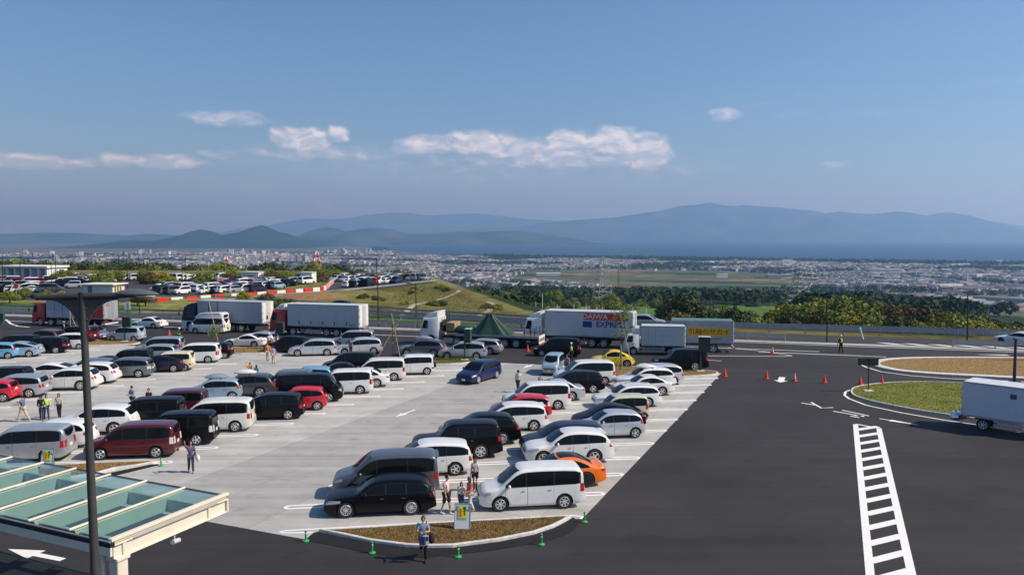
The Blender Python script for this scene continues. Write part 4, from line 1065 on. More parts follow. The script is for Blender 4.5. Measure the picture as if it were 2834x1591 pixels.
def car(kind, colour, anchor, px, label, head=HEAD, rim='five', opts=(), roofbox=None, group=None, plate=None, roof=None, dx=0.0):
    root, c = proto(kind, rim, tuple(opts))
    h = R(head); q = Matrix.Rotation(h, 3, 'Z')
    near = 1 if (q @ Vector((0, 1, 0))).y < 0 else -1
    if anchor == 'rw': lp = Vector((c.L / 2 - c.ur, near * (c.W / 2 - .02), 0)); g = G(*px)
    elif anchor == 'fw': lp = Vector((c.L / 2 - c.p['uf'], near * (c.W / 2 - .02), 0)); g = G(*px)
    elif anchor == 'at': lp = Vector((0, 0, 0)); g = Vector((px[0], px[1], 0))
    else: lp = Vector((c.L / 2 - (.60 if kind not in ('hatch', 'coupe', 'sedan', 'liftback') else .56) * c.L, 0, c.H)); g = G(px[0], px[1], c.H); 
    loc = g - q @ lp; loc.z = .012
    if dx: loc += q @ Vector((dx, 0, 0))
    acc = []
    o = copy_tree(root, None, acc)
    o.name = nm_car(kind)
    o.location = loc; o.rotation_euler = (0, 0, h)
    tag(o, label, 'van' if kind in ('van', 'minivan', 'cabover', 'kei') else 'car', group or 'parked cars')
    pm = PAINT[colour]
    for ch in acc:
        base = ch.name.split('.')[0]
        if base in PAINTED or base == 'handle':
            if base != 'handle' or 'chrome' not in opts:
                ch.material_slots[0].link = 'OBJECT'; ch.material_slots[0].material = pm
        if plate and base == 'number_plate':
            ch.material_slots[0].link = 'OBJECT'; ch.material_slots[0].material = plate
    if roofbox: roof_box(c, roofbox, o)
    if roof:
        w = MB(); c.top_patch(w, c.p['ws'][1] + .10, c.p['rg'][0] - .03, -1, 1, .010, 8, 8, bow0=.08, edge=.0); w.build('roof_panel', roof, o, True)
    return o

def low_car(kind):
    """a small far-off car: one mesh, slots paint / glass / tyre"""
    c = Car(kind); p = c.p; b = MB()
    v, f = c.shell(1); b.add(v, f, 0)
    lo = lambda u: p['belt'] + .03
    hi = lambda u: c.top(u) - .13
    for sd in (1, -1): c.side_patch(b, p['side'][0], p['side'][1], lo, hi, sd, .012, 6, 1, 1)
    c.top_patch(b, p['ws'][0], p['ws'][1], -1, 1, .012, 3, 2, mi=1)
    c.top_patch(b, p['rg'][0], p['rg'][1], -1, 1, .012, 2, 2, mi=1, edge=0)
    for u in (p['uf'], c.ur):
        for sd in (1, -1): b.lathe([(p['wr'], sd * (c.W / 2 - .2)), (p['wr'], sd * (c.W / 2 + .015))], 10, c=(c.L / 2 - u, 0, p['wr']), axis='Y', mi=2)
    return b.mesh('far_' + kind, [PAINT['white'], M['glass'], M['tyre']])
# ------------------------------------------------------------------ the cars of the near car park (anchor = the wheel or roof that shows, in photograph pixels)
g1 = 'cars in the row beside the dark road'
g2 = 'cars in the row right of the drive lane'
g3 = 'cars in the row left of the drive lane'
g4 = 'cars in the rows by the covered walkway'
g5 = 'cars in the far left rows'
g6 = 'cars on the road behind the rows'
car('minivan', 'white', 'rw', Z7(1310, 787), 'white minivan with dark side glass beside the brown grass island', rim='seven', group=g1)
car('coupe', 'orange', 'rw', Z7(1530, 573), 'orange coupe with black roof and black wheels', rim='dark', group=g1, roof=M['glass'])
car('suv', 'white', 'rw', Z7(1608, 338), 'white sport utility car with rear spoiler beyond the orange coupe', opts=('spoiler',), group=g1)
car('mpv', 'navy', 'rt', Z3(1740, 1150), 'dark blue people carrier between a white and a silver car', group=g1)
car('hatch', 'lightsilver', 'rw', Z4(575, 1312), 'light silver hatchback with tall rear lamps in the row by the road', rim='five', group=g1)
car('liftback', 'black', 'rt', Z3(2150, 965), 'black sloping-roof car behind the light silver hatchback', group=g1)
car('kei', 'palegreen', 'rt', Z3(2290, 872), 'pale green small box van among white cars', group=g1)
car('wagon', 'white', 'rw', Z4(700, 1004), 'white station wagon with bright multi-spoke wheels', rim='seven', group=g1, opts=('rails',))
car('sedan', 'pearl', 'rw', Z4(842, 888), 'white saloon car next to the white station wagon', group=g1)
car('wagon', 'white', 'rw', Z4(858, 808), 'white wagon carrying a white roof box', group=g1, roofbox=PAINT['white'])
car('mpv', 'lightsilver', 'rt', Z4(810, 566), 'pale silver people carrier at the grass end of the row', group=g1)

car('wagon', 'black', 'rw', Z6(1585, 852), 'black station wagon with many-spoked wheels beside the grass island', rim='multi', opts=('chrome',), group=g2)
car('van', 'gunmetal', 'at', (-5.85, 36.5), 'dark grey large van with an open front window beside the black wagon', group=g2, opts=('spoiler', 'chrome'))
car('mpv', 'white', 'rw', Z6(2025, 457), 'white people carrier behind the dark grey van', group=g2)
car('offroad', 'black', 'rw', Z7(470, 288), 'black off-road car with chrome wing mirror', rim='seven', opts=('chrome',), group=g2)
car('suv', 'black', 'rw', Z3(1050, 1383), 'black rounded sport utility car beyond the black off-road car', rim='multi', group=g2)
car('mpv', 'white', 'rw', Z3(1365, 1242), 'white people carrier with grey alloy wheels in front of a red car', group=g2, opts=('spoiler',))
car('hatch', 'red', 'rt', Z3(1270, 872), 'red hatchback with white people carrier in front of it', group=g2, opts=('cleartail',))
car('minivan', 'white', 'rw', Z3(1605, 1028), 'white boxy minivan with tall orange-red tail lamps', group=g2)
car('sedan', 'lightsilver', 'rw', Z3(1745, 940), 'silver saloon car half hidden behind a white boxy minivan', group=g2)
car('mpv', 'black', 'rw', Z3(1958, 862), 'black people carrier with bright alloy wheels', group=g2, rim='five')
car('van', 'white', 'rw', Z3(2072, 785), 'white large van with a body side crease behind the black people carrier', group=g2)
car('kei', 'iceblue', 'fw', Z3(1612, 684), 'light blue mini van with yellow number plate facing down the drive lane', head=255, group='cars moving in the drive lane', plate=M['yplate'])
car('mpv', 'blue', 'fw', Z3(815, 768), 'deep blue car driving down the drive lane', head=240, group='cars moving in the drive lane', rim='five')

car('minivan', 'burgundy', 'rw', Z1(1560, 1333), 'dark red minivan with clear tail lamps', opts=('cleartail',), group=g3, rim='five')
car('minivan', 'black', 'rw', Z1(1965, 1205), 'black minivan next to the dark red minivan', opts=('cleartail',), group=g3)
car('van', 'pearl', 'rw', Z2(545, 1072), 'white large van with long dark side window', group=g3, rim='seven')
car('mpv', 'black', 'rw', Z2(1075, 948), 'black people carrier with tall red tail lamps', group=g3)
car('hatch', 'red', 'rw', Z2(1365, 854), 'bright red hatchback beside a black cab-over van', group=g3)
car('cabover', 'black', 'fw', Z2(1482, 772), 'black cab-over van parked facing the drive lane', head=7.5, group=g3, rim='five')
car('minivan', 'white', 'rw', Z2(1795, 692), 'white minivan with boxy tail next to the black cab-over van', group=g3)
car('sedan', 'white', 'rw', Z2(1960, 624), 'white saloon between two white minivans', group=g3, rim='seven')
car('minivan', 'pearl', 'rw', Z2(2135, 558), 'cream-white minivan with orange lamp strip', group=g3)
car('cube', 'white', 'rw', Z2(2465, 498), 'white boxy car with roof spoiler at the end of its row', group=g3, opts=('spoiler',))
car('wagon', 'black', 'rt', Z3(170, 457), 'black wagon parked by the small grassy island', group=g3)

car('minivan', 'silver', 'rw', Z1(462, 1372), 'silver minivan beside the covered walkway', group=g4, rim='five')
car('wagon', 'white', 'rt', Z1(585, 945), 'white van-like wagon behind the silver minivan', group=g4)
car('suv', 'white', 'rw', Z1(1140, 1100), 'white sport utility car with clear tail lamps', opts=('cleartail',), group=g4)
car('minivan', 'black', 'rt', Z1(1530, 722), 'black minivan between a white and a dark red vehicle', group=g4)
car('cube', 'wine', 'rt', Z1(1830, 640), 'dark red boxy car in front of the pale blue car', group=g4)
car('hatch', 'iceblue', 'rw', Z2(515, 752), 'pale blue car carrying a silver roof box', group=g4, roofbox=PAINT['silver'])
car('suv', 'darkgrey', 'rw', Z2(790, 724), 'dark grey sport utility car carrying a white roof box', group=g4, roofbox=PAINT['white'])
car('cube', 'grey', 'rt', Z2(1120, 446), 'grey boxy car behind the black cab-over van', group=g4)
car('hatch', 'skyblue', 'rt', Z2(1310, 415), 'sky blue hatchback beyond the grey boxy car', group=g4)
car('sedan', 'black', 'rt', Z2(1590, 372), 'low black saloon in the middle row', group=g4)
car('minivan', 'black', 'rt', Z2(1740, 270), 'black minivan beyond the low black saloon', group=g4)

car('hatch', 'red', 'rw', Z1(30, 772), 'red car cut by the picture edge behind the walkway', group=g5)
car('mpv', 'silver', 'rw', Z1(290, 728), 'silver people carrier beside a white sport utility car', group=g5)
car('suv', 'pearl', 'rw', Z1(805, 655), 'pearl white sport utility car by the lamp post', group=g5, rim='seven')
car('suv', 'white', 'rw', Z1(1005, 592), 'white sport utility car with high red tail lamps', group=g5)
car('mpv', 'grey', 'rw', Z1(1385, 528), 'mid grey people carrier with tall clear lamps', opts=('cleartail',), group=g5)
car('liftback', 'navy', 'rw', Z1(1735, 472), 'dark navy saloon with bright wheels', group=g5, rim='multi')
car('cube', 'cream', 'rt', Z1(1755, 262), 'cream boxy car with dark window band', group=g5)
car('minivan', 'white', 'rw', Z1(2080, 380), 'white minivan at the end of the left row', group=g5)
car('hatch', 'black', 'rw', Z1(2245, 337), 'black hatchback beside the white minivan and the brown island', group=g5)
car('cube', 'black', 'rt', Z1(90, 418), 'black boxy van cut by the picture edge', group=g5)
car('liftback', 'white', 'rt', Z1(520, 370), 'white long car with red tail lamps behind a white sport utility car', group=g5)
car('wagon', 'slate', 'rt', Z1(930, 332), 'slate blue wagon behind the lamp post', group=g5)
car('sedan', 'black', 'rt', Z1(1035, 310), 'black saloon with red tail lamps beyond the slate blue wagon', group=g5)
car('cube', 'black', 'rt', Z1(1340, 242), 'black boxy car before two silver vans', group=g5)
car('wagon', 'silver', 'rt', Z1(1580, 190), 'silver wagon between a black boxy car and a silver van', group=g5)
car('minivan', 'silver', 'rt', Z1(1640, 116), 'silver van at the far end of its row', group=g5)
car('liftback', 'iceblue', 'rw', Z1(290, 322), 'pale ice-blue sloping-roof car', group=g5)
car('mpv', 'black', 'rw', Z1(555, 284), 'black people carrier next to a white box van', group=g5)
car('kei', 'white', 'rw', Z1(790, 243), 'white small box van behind the lamp post', group=g5)
car('minivan', 'black', 'rt', Z1(190, 98), 'black van behind the ice-blue car', group=g5)
car('hatch', 'skyblue', 'rw', Z1(12, 340), 'blue car nose at the picture edge', group=g5, dx=-.6)

car('suv', 'brown', 'rt', Z1(480, 40), 'dark brown sport utility car on the road by a guard', head=170, group=g6)
car('minivan', 'wine', 'rt', Z1(800, 5), 'dark red van behind the lamp post on the road', head=170, group=g6)
car('hatch', 'slate', 'fw', Z1(935, 150), 'slate grey hatchback driving towards the car park', head=330, group=g6)
car('cube', 'aqua', 'rw', Z1(1337, 167), 'pale aqua boxy car on the road behind the rows', head=175, group=g6)
car('sedan', 'white', 'rw', ZA(1560, 957), 'white saloon driving beside the lorries', head=166, group=g6)
car('coupe', 'white', 'rw', Z2(735, 228), 'white coupe on the road by the sign post', head=172, group=g6)
car('wagon', 'silver', 'rt', Z2(800, 66), 'silver car behind the white coupe', head=172, group=g6)
car('suv', 'black', 'rt', Z2(1120, 106), 'black sport utility car under the road sign', head=172, group=g6)
car('mpv', 'lightsilver', 'rw', Z2(1465, 308), 'silver people carrier turning into the car park', head=188, group=g6)
car('mpv', 'lightsilver', 'rw', Z2(1930, 290), 'bright silver people carrier beside a silver minivan', head=196, group=g6)
car('minivan', 'silver', 'fw', Z2(1572, 228), 'silver minivan queuing behind the red-cab lorry', head=180, group=g6)
car('suv', 'gunmetal', 'rw', Z3(360, 502), 'gunmetal sport utility car carrying a silver-grey roof box on the road', head=172, group=g6, roofbox=PAINT['silver'])
car('mpv', 'silver', 'rw', Z3(790, 523), 'silver people carrier by the grassy island sign', head=176, group=g6)
car('wagon', 'silver', 'rw', Z3(925, 476), 'silver wagon beside the flatbed lorry', head=168, group=g6)
car('minivan', 'black', 'fw', Z3(1442, 494), 'black minivan next to the long blue and white lorry', head=170, group=g6)
car('beetle', 'yellow', 'rw', Z4(490, 603), 'yellow rounded two-door car', head=178, group=g6)
car('offroad', 'black', 'rw', Z4(1170, 640), 'black off-road car turning past the sign box', head=178, group=g6)
for rt_, c_ in PROTO.values(): hide_proto(rt_)
# ------------------------------------------------------------------ lorries
def side_prism(mb, poly, hw, ch=.06, mi=0):
    """a side outline (x, z) given width, with chamfered flanks"""
    n = len(poly); cx = sum(p[0] for p in poly) / n; cz = sum(p[1] for p in poly) / n
    def ins(p):
        dx, dz = p[0] - cx, p[1] - cz; l = math.hypot(dx, dz); k = max(0, l - ch * 1.3) / l; return (cx + dx * k, cz + dz * k)
    inner = [ins(p) for p in poly]; vs = []
    for y, pp in ((-hw, inner), (-hw + ch, poly), (hw - ch, poly), (hw, inner)): vs += [(p[0], y, p[1]) for p in pp]
    fs = [tuple(range(n)), tuple(range(4 * n - 1, 3 * n - 1, -1))]
    for k in range(3):
        for i in range(n):
            j = (i + 1) % n; fs.append((k * n + i, (k + 1) * n + i, (k + 1) * n + j, k * n + j))
    mb.add(vs, fs, mi); return mb
def yq(mb, pts, y, mi=0): mb.add([(p[0], y, p[1]) for p in pts], [tuple(range(len(pts)))] if y > 0 else [tuple(range(len(pts)))[::-1]], mi)
BIGT = wheel_meshes(.50, .28, 'seven', 'lorry'); SMT = wheel_meshes(.37, .22, 'seven', 'small_lorry')
boxwhite = mat('lorry_panel_white', (.62, .63, .63), rough=.45, var=.05, scale=1.2, detail=6)
boxgrey = mat('lorry_panel_grey', (.36, .40, .44), rough=.5, var=.08, scale=1.2, detail=6)
doorwhite = mat('lorry_door_white', (.68, .68, .64), rough=.5, var=.06, scale=2)
chassis_m = mat('chassis', (.03, .03, .032), rough=.7, var=.3, scale=5)
lred = mat('lorry_red', (.38, .02, .022), rough=.35, coat=.4)
lblue = mat('lorry_blue', (.02, .025, .16), rough=.35, coat=.4)
def lorry(label, px, head, cab_m, L=11.6, W=2.48, box_top=3.75, box_floor=1.15, cabL=2.1, cabH=3.0, defl=3.65, rear_ax=(3.0, 4.25), front_ax=(1.35,), wheels=BIGT, wr=.5, box_m=None, door_m=None, name='box_lorry', cab_low=None, guard=True, group='lorries on the service road', anchor_ax=None, box=True, gap=.35, bumper_m=None):
    q = Matrix.Rotation(R(head), 3, 'Z')
    near = 1 if (q @ Vector((0, 1, 0))).y < 0 else -1
    ax = rear_ax[0] if anchor_ax is None else anchor_ax
    loc = G(*px) - q @ Vector((ax, near * (W / 2 - .05), 0)); loc.z = 0
    t = thing(name, label, 'truck', loc, R(head), group)
    x1 = L; x0 = L - cabL
    # cab
    cab = MB(); fl = wr * .95
    prof = [(x0, fl + .35), (x0, cabH), (x0 + .3, cabH + .06), (x1 - .45, cabH), (x1 - .12, cabH * .66), (x1 - .02, cabH * .50), (x1, .55), (x1 - .05, .42), (x1 - .35, .42)]
    cx_ = L - front_ax[0]
    for k in range(7):
        a = math.pi * k / 6; prof.append((cx_ + (wr + .1) * math.cos(a), wr + (wr + .1) * math.sin(a)))
    prof = [p for p in prof if p[0] >= x0 - 1e-6]
    side_prism(cab, prof, W / 2, .09); cab.build('cab', cab_m, t, True, 40)
    def fx(z): return (x1 - .12) + (x1 - .45 - x1 + .12) * (z - cabH * .66) / (cabH * .34)
    ws = MB(); z0, z1 = cabH * .60, cabH * .93
    ws.add([(fx(z0) + .03, -W * .43, z0), (fx(z0) + .03, W * .43, z0), (fx(z1) + .03, W * .40, z1), (fx(z1) + .03, -W * .40, z1)], [(0, 1, 2, 3)]); ws.build('windshield', M['glass'], t)
    for sd in (1, -1):
        w = MB(); yq(w, [(x1 - .95, cabH * .60), (x1 - .32, cabH * .60), (x1 - .52, cabH * .90), (x1 - 1.0, cabH * .90)], sd * (W / 2 + .012)); w.build('side_window', M['glass'], t)
        d = MB(); yq(d, [(x1 - 1.08, fl + .5), (x1 - .24, fl + .5), (x1 - .24, cabH * .57), (x1 - 1.08, cabH * .57)], sd * (W / 2 + .008)); do = d.build('door', cab_m, t)
        MB().box((x1 - .95, sd * (W / 2 + .03), cabH * .50), (.16, .03, .04)).build('handle', M['trim'], do)
        m = MB(); m.tube([(x1 - .1, sd * W / 2, cabH * .88), (x1 + .12, sd * (W / 2 + .22), cabH * .86)], .02, 6); m.bbox((x1 + .12, sd * (W / 2 + .24), cabH * .70), (.09, .22, .48), .03); m.build('mirror', M['trim'], t)
        MB().bbox((x1 - .01, sd * W * .36, .72), (.08, .40, .20), .03).build('headlight', M['greenglass'], t)
    if cab_low:
        lw = MB(); lp = [p for p in prof if p[1] <= cabH * .46]; 
        for sd in (1, -1): yq(lw, [(x1 - .03, .47), (x1 - .06, cabH * .42), (x0 + .04, cabH * .36), (x0 + .04, fl + .72), (cx_ - .45, wr * 2 + .15), (cx_, wr * 2 + .25), (cx_ + .48, wr * 2 + .1), (cx_ + .62, .5)][::1] if sd > 0 else [(x1 - .03, .47), (cx_ + .62, .5), (cx_ + .48, wr * 2 + .1), (cx_, wr * 2 + .25), (cx_ - .45, wr * 2 + .15), (x0 + .04, fl + .72), (x0 + .04, cabH * .36), (x1 - .06, cabH * .42)][::-1], sd * (W / 2 + .014))
        lw.build('lower_panel', cab_low, t)
    MB().bbox((x1 + .01, 0, .55), (.10, W * .94, .28), .05).build('bumper', bumper_m or cab_m, t)
    MB().bbox((x1 - .0, 0, cabH * .40), (.06, W * .6, cabH * .15), .03).build('grille', M['trim'], t)
    if defl:
        dm = MB(); side_prism(dm, [(x0 + .05, cabH + .02), (x1 - .55, cabH + .02), (x1 - .75, cabH + (defl - cabH) * .45), (x0 + .5, defl - .03), (x0 + .05, defl)], W * .44, .12); dm.build('wind_deflector', cab_m if not isinstance(defl, tuple) else defl[1], t, True, 40)
    # frame and wheels
    MB().box((L / 2 - .4, .38, .85), (L - 1.2, .10, .24)).box((L / 2 - .4, -.38, .85), (L - 1.2, .10, .24)).build('chassis', chassis_m, t)
    for a in list(rear_ax) + [L - f for f in front_ax]:
        for sd in (1, -1):
            wo = link('wheel', wheels[0], t, (a, sd * (W / 2 - .18), wr), 0 if sd > 0 else math.pi); link('rim', wheels[1], wo)
    if not box: return t, x0
    bl = x0 - gap
    bm_ = box_m or boxwhite
    b = MB(); b.bbox((bl / 2, 0, (box_top + box_floor) / 2), (bl, W, box_top - box_floor), .04); b.build('cargo_box', bm_, t)
    dm_ = door_m or doorwhite
    for sd in (1, -1):
        d = MB(); d.bbox((-.02, sd * W / 4, (box_top + box_floor) / 2 + .02), (.05, W / 2 - .10, box_top - box_floor - .28), .015); do = d.build('rear_door', dm_, t)
        for yy in (.2, .42): MB().tube([(-.06, sd * yy, box_floor + .12), (-.06, sd * yy, box_top - .12)], .018, 6).build('locking_bar', M['steel'], do)
        for zz in (.2, .5, .8): MB().box((-.05, sd * (W / 2 - .09), box_floor + (box_top - box_floor) * zz), (.05, .16, .07)).build('hinge', M['steel'], do)
        MB().bbox((-.02, sd * (W / 2 - .28), box_floor - .22), (.10, .46, .14), .02).build('taillight', M['tail'], t)
        if guard:
            g = MB()
            xa, xb = rear_ax[-1] + wr + .2, L - front_ax[-1] - wr - .5
            for zz in (.48, .70): g.box(((xa + xb) / 2, sd * (W / 2 - .06), zz), (xb - xa, .04, .13))
            for xx in (xa + .1, (xa + xb) / 2, xb - .1): g.box((xx, sd * (W / 2 - .09), .72), (.06, .04, .6))
            g.build('side_guard', M['steel'], t)
        f = MB(); a0, a1 = min(rear_ax) - wr - .1, max(rear_ax) + wr + .1
        f.box(((a0 + a1) / 2, sd * (W / 2 - .2), box_floor - .07), (a1 - a0, .4, .03)); f.build('mudguard', M['trim'], t)
    MB().box((-.04, 0, .52), (.08, W * .9, .14)).build('rear_bumper', M['coneband'] if bumper_m is None else bumper_m, t)
    for k in range(5):
        for sd in (1, -1):
            if box_m is None: MB().box((bl * (k + .5) / 5, sd * (W / 2 + .008), (box_top + box_floor) / 2), (.03, .02, box_top - box_floor - .2)).build('side_rib', bm_, t)
    for sd in (1, -1):
        MB().box((bl / 2, sd * (W / 2 + .012), box_floor + .06), (bl - .05, .03, .12)).build('side_rail', M['steel'], t)
        MB().box((bl / 2, sd * (W / 2 + .012), box_top - .06), (bl - .05, .03, .10)).build('roof_rail', M['steel'], t)
    return t, bl
def side_text(t, s, x, y, z, size, m, bold=0.0, sx=1.0, near=1, name='lettering'):
    o = link(name, text_mesh(name, s, size, m, .003, bold, sx), t, (x, y, z))
    o.rotation_euler = (math.pi / 2, 0, math.pi if near > 0 else 0)
    return o
def panel(t, name, x0, x1, z0, z1, y, m, th=.006):
    return MB().box(((x0 + x1) / 2, y, (z0 + z1) / 2), (abs(x1 - x0), th, z1 - z0)).build(name, m, t)
# red-cab lorry with grey curtain sides
t1, bl = lorry('red-cab lorry with grey curtain sides and a red rear panel', ZA(870, 942), 164, lred, L=11.7, box_top=3.7, box_m=boxgrey, door_m=mat('grey_door', (.30, .31, .32), rough=.5), defl=None, front_ax=(1.35, 3.1))
panel(t1, 'red_panel', .10, 2.05, 1.25, 3.2, 1.252, mat('curtain_red', (.62, .02, .03), rough=.5))
panel(t1, 'lower_side_board', 2.2, bl - .05, 1.22, 2.05, 1.252, mat('side_board', (.42, .45, .48), rough=.5))
for k in range(7): MB().box((.3 + k * 1.25, 1.258, 2.4), (.03, .02, 2.3)).build('curtain_seam', chassis_m, t1)
e1 = MB().box((-.055, .55, 2.95), (.012, .42, .36)).build('emblem', mat('emblem_maroon', (.16, .03, .03), rough=.5), t1)
for yy in (.44, .55, .66): MB().box((-.063, yy, 2.95), (.01, .06, .30)).build('emblem_bar', mat('emblem_orange', (.8, .28, .04), rough=.5), e1)
# white box lorry with dark cab
t2, bl = lorry('white box lorry with dark blue cab and cream rear doors', ZB(250, 992), 164, PAINT['navy'], L=11.7, box_top=3.8, box_m=boxgrey, front_ax=(1.35, 3.1), defl=3.5, cab_low=PAINT['white'])
for x in (6.3, 7.6): MB().box((x, 1.255, 2.75), (.08, .02, 1.9)).build('door_post', chassis_m, t2)
MB().box((6.95, 1.255, 3.72), (1.4, .02, .06)).build('door_head', chassis_m, t2)
MB().box((3.0, 1.253, 1.45), (1.5, .012, .12)).build('side_mark', mat('faded_print', (.22, .25, .32), rough=.6), t2)
MB().box((-.09, 0, .60), (.06, 2.3, .16)).build('orange_guard', M['amber'], t2)
# red cab, white deflector, long white box
t3, bl = lorry('red-cab lorry with white wind deflector and long white box', ZB(1215, 1040), 165, lred, L=11.8, box_top=3.8, box_m=mat('lorry_panel_pale', (.50, .52, .53), rough=.5, var=.06, scale=1.5), front_ax=(1.35, 3.1), rear_ax=(3.0, 4.25), defl=None)
dm = MB(); side_prism(dm, [(9.75, 3.02), (11.2, 3.02), (11.0, 3.3), (10.4, 3.72), (9.75, 3.78)], 1.08, .12); dm.build('wind_deflector', PAINT['white'], t3, True, 40)
for k in range(5): MB().box((1.6 + k * 1.55, 1.255, 1.62), (.10, .03, .38)).build('side_latch', chassis_m, t3)
MB().box((-.09, 0, .60), (.06, 2.3, .12)).build('orange_guard', M['amber'], t3)
MB().box((.9, 1.247, 1.5), (.7, .012, .16)).build('side_mark', mat('faded_print', (.22, .25, .32), rough=.6), t3)
# blue and white lorry with red and blue lettering
t5, bl = lorry('long white box lorry with red and blue DAIWA EXPRESS lettering', Z3(2062, 409), 163.5, PAINT['white'], L=12.0, box_top=3.85, box_m=mat('lorry_panel_silver', (.50, .52, .55), rough=.5, var=.05, scale=1.5), rear_ax=(3.1, 4.4), front_ax=(1.35,), defl=3.7, cab_low=lblue, bumper_m=lblue)
redp = mat('print_red', (.55, .035, .025), rough=.5); bluep = mat('print_blue', (.025, .035, .22), rough=.5); whitep = mat('print_white', (.72, .62, .60), rough=.5); goldp = mat('print_gold', (.55, .22, .05), rough=.5)
panel(t5, 'red_panel', .45, 5.35, 2.95, 3.68, 1.255, redp)
side_text(t5, 'DAIWA', 4.05, 1.262, 3.31, .78, whitep, .012, 1.05)
for k, (a, b) in enumerate(((1.9, .5), (1.35, .3), (.8, .42))): panel(t5, 'emblem_shape', a - b / 2, a + b / 2, 3.1 + .1 * k, 3.45, 1.262, goldp)
panel(t5, 'blue_panel', 4.35, 5.35, 2.18, 2.82, 1.255, bluep)
side_text(t5, 'EXPRESS', 2.35, 1.256, 2.5, .86, bluep, .02, .98)
panel(t5, 'red_corner', .02, .30, 1.6, 2.4, 1.257, redp)
# small white box truck
t6, bl = lorry('small plain white box truck parked behind the yellow car', Z4(920, 484), 172, PAINT['white'], L=6.1, W=2.0, box_top=2.95, box_floor=.95, cabL=1.65, cabH=2.15, defl=2.8, rear_ax=(1.45,), front_ax=(1.05,), wheels=SMT, wr=.37, box_m=mat('lorry_panel_dull', (.50, .51, .52), rough=.5, var=.06, scale=2), name='box_truck', gap=.15)
for x in (2.9, 3.6): MB().box((x, 1.006, 1.9), (.04, .02, 1.7)).build('door_edge', M['steel'], t6)
MB().box((1.95, 1.006, 1.95), (1.2, .02, .04)).build('side_rail_bar', M['steel'], t6)
# removal van with a yellow panel
t7, bl = lorry('grey removal truck with yellow Japanese lettering panel', Z4(1350, 455), 170, PAINT['white'], L=8.2, W=2.25, box_top=3.25, box_floor=.95, cabL=1.8, cabH=2.3, defl=None, rear_ax=(2.0,), front_ax=(1.1,), wheels=BIGT, wr=.44, box_m=boxgrey, name='removal_truck', gap=.2, door_m=boxgrey)
panel(t7, 'yellow_panel', .35, 4.55, 1.65, 2.62, 1.135, mat('print_yellow', (.72, .42, .02), rough=.5))
brownp = mat('print_brown', (.16, .03, .03), rough=.5)
side_text(t7, '引越のサカイ', 2.45, 1.142, 2.12, .62, brownp, .008, 1.12)
MB().box((2.0, 1.135, 1.42), (1.5, .012, .12)).build('side_mark', mat('print_pink', (.42, .16, .18), rough=.5), t7)
MB().box((2.6, 1.135, 2.85), (1.9, .012, .08)).build('side_mark', mat('faded_print', (.22, .25, .32), rough=.6), t7)
MB().box((bl / 2, 0, 3.27), (bl - .1, 2.1, .05)).build('roof_sheet', mat('roof_green', (.10, .20, .17), rough=.6), t7)
# small truck driving on the right
t8, bl = lorry('white box truck with silver foil bundle driving past the green island', Z8(2112, 1056), -46, PAINT['white'], L=5.1, W=1.95, box_top=2.95, box_floor=.78, cabL=1.55, cabH=2.05, defl=None, rear_ax=(1.15,), front_ax=(1.0,), wheels=SMT, wr=.37, box_m=mat('lorry_panel_bluewhite', (.60, .63, .68), rough=.45, var=.04, scale=2), name='delivery_truck', gap=.12, group='trucks driving on the open asphalt')
MB().box((2.75, -.982, 2.35), (.34, .012, .30)).build('emblem', mat('emblem_purple', (.10, .07, .13), rough=.5), t8)
foil = MB(); rf = random.Random(5)
foil.ball((-.45, -.35, .62), (.42, .55, .30), 14, 10); foil.v = [(x + rf.uniform(-.05, .05), y + rf.uniform(-.05, .05), z + rf.uniform(-.05, .05)) for x, y, z in foil.v]
foil.build('foil_bundle', mat('foil', (.75, .76, .78), rough=.15, metal=1.0), t8)
MB().box((-.2, -.35, .55), (.5, .1, .08)).build('bracket', chassis_m, t8)
# articulated flatbed with a tarpaulined load
q = Matrix.Rotation(R(163.5), 3, 'Z')
t4, x0 = lorry('white-cab articulated flatbed lorry with open deck', Z3(1185, 412), 163.5, PAINT['white'], L=13.5, cabL=2.2, cabH=3.0, defl=3.7, rear_ax=(2.5, 3.8), front_ax=(1.4, 4.3), box=False, name='flatbed_lorry')
MB().bbox((4.65, 0, 1.22), (9.3, 2.49, .20), .02).build('deck', mat('deck_boards', (.12, .10, .10), rough=.9, var=.3, scale=1, stretch=(.3, 6, 1)), t4)
for sd in (1, -1): MB().bbox((4.65, sd * 1.245, 1.22), (9.32, .03, .24), .01).build('deck_rail', M['steel'], t4)
MB().bbox((9.7, 0, 1.5), (1.8, 2.3, .12), .02).build('gooseneck', chassis_m, t4)
rbm = MB(); rbm.box((.0, 0, 1.22), (.10, 2.49, .26)); rbm.box((.0, 0, .62), (.08, 2.4, .14))
for y in (-1.1, -.4, .4, 1.1): rbm.box((0, y, .92), (.07, .22, .46))
rbm.build('rear_bumper', M['coneband'], t4)
MB().box((-.06, 0, .52), (.04, 2.2, .10)).build('orange_guard', M['amber'], t4)
for xx in (.5, .9, 1.6): 
    for sd in (1, -1): MB().box((xx, sd * 1.1, 1.75), (.07, .07, .95)).build('stake', chassis_m, t4)
MB().bbox((x0 - .35, 0, 2.1), (.18, 1.6, 1.3), .04).build('exhaust_stack', chassis_m, t4)
for yy in (-.7, -.2, .3): MB().tube([(x0 - .6, yy, 1.4), (x0 - .6, yy, 3.5)], .06, 8).build('exhaust_pipe', chassis_m, t4)
loc4 = t4.location
def on4(x, y, z): return loc4 + q @ Vector((x, y, z))
tp = MB(); rt = random.Random(8); nu, nv = 40, 10
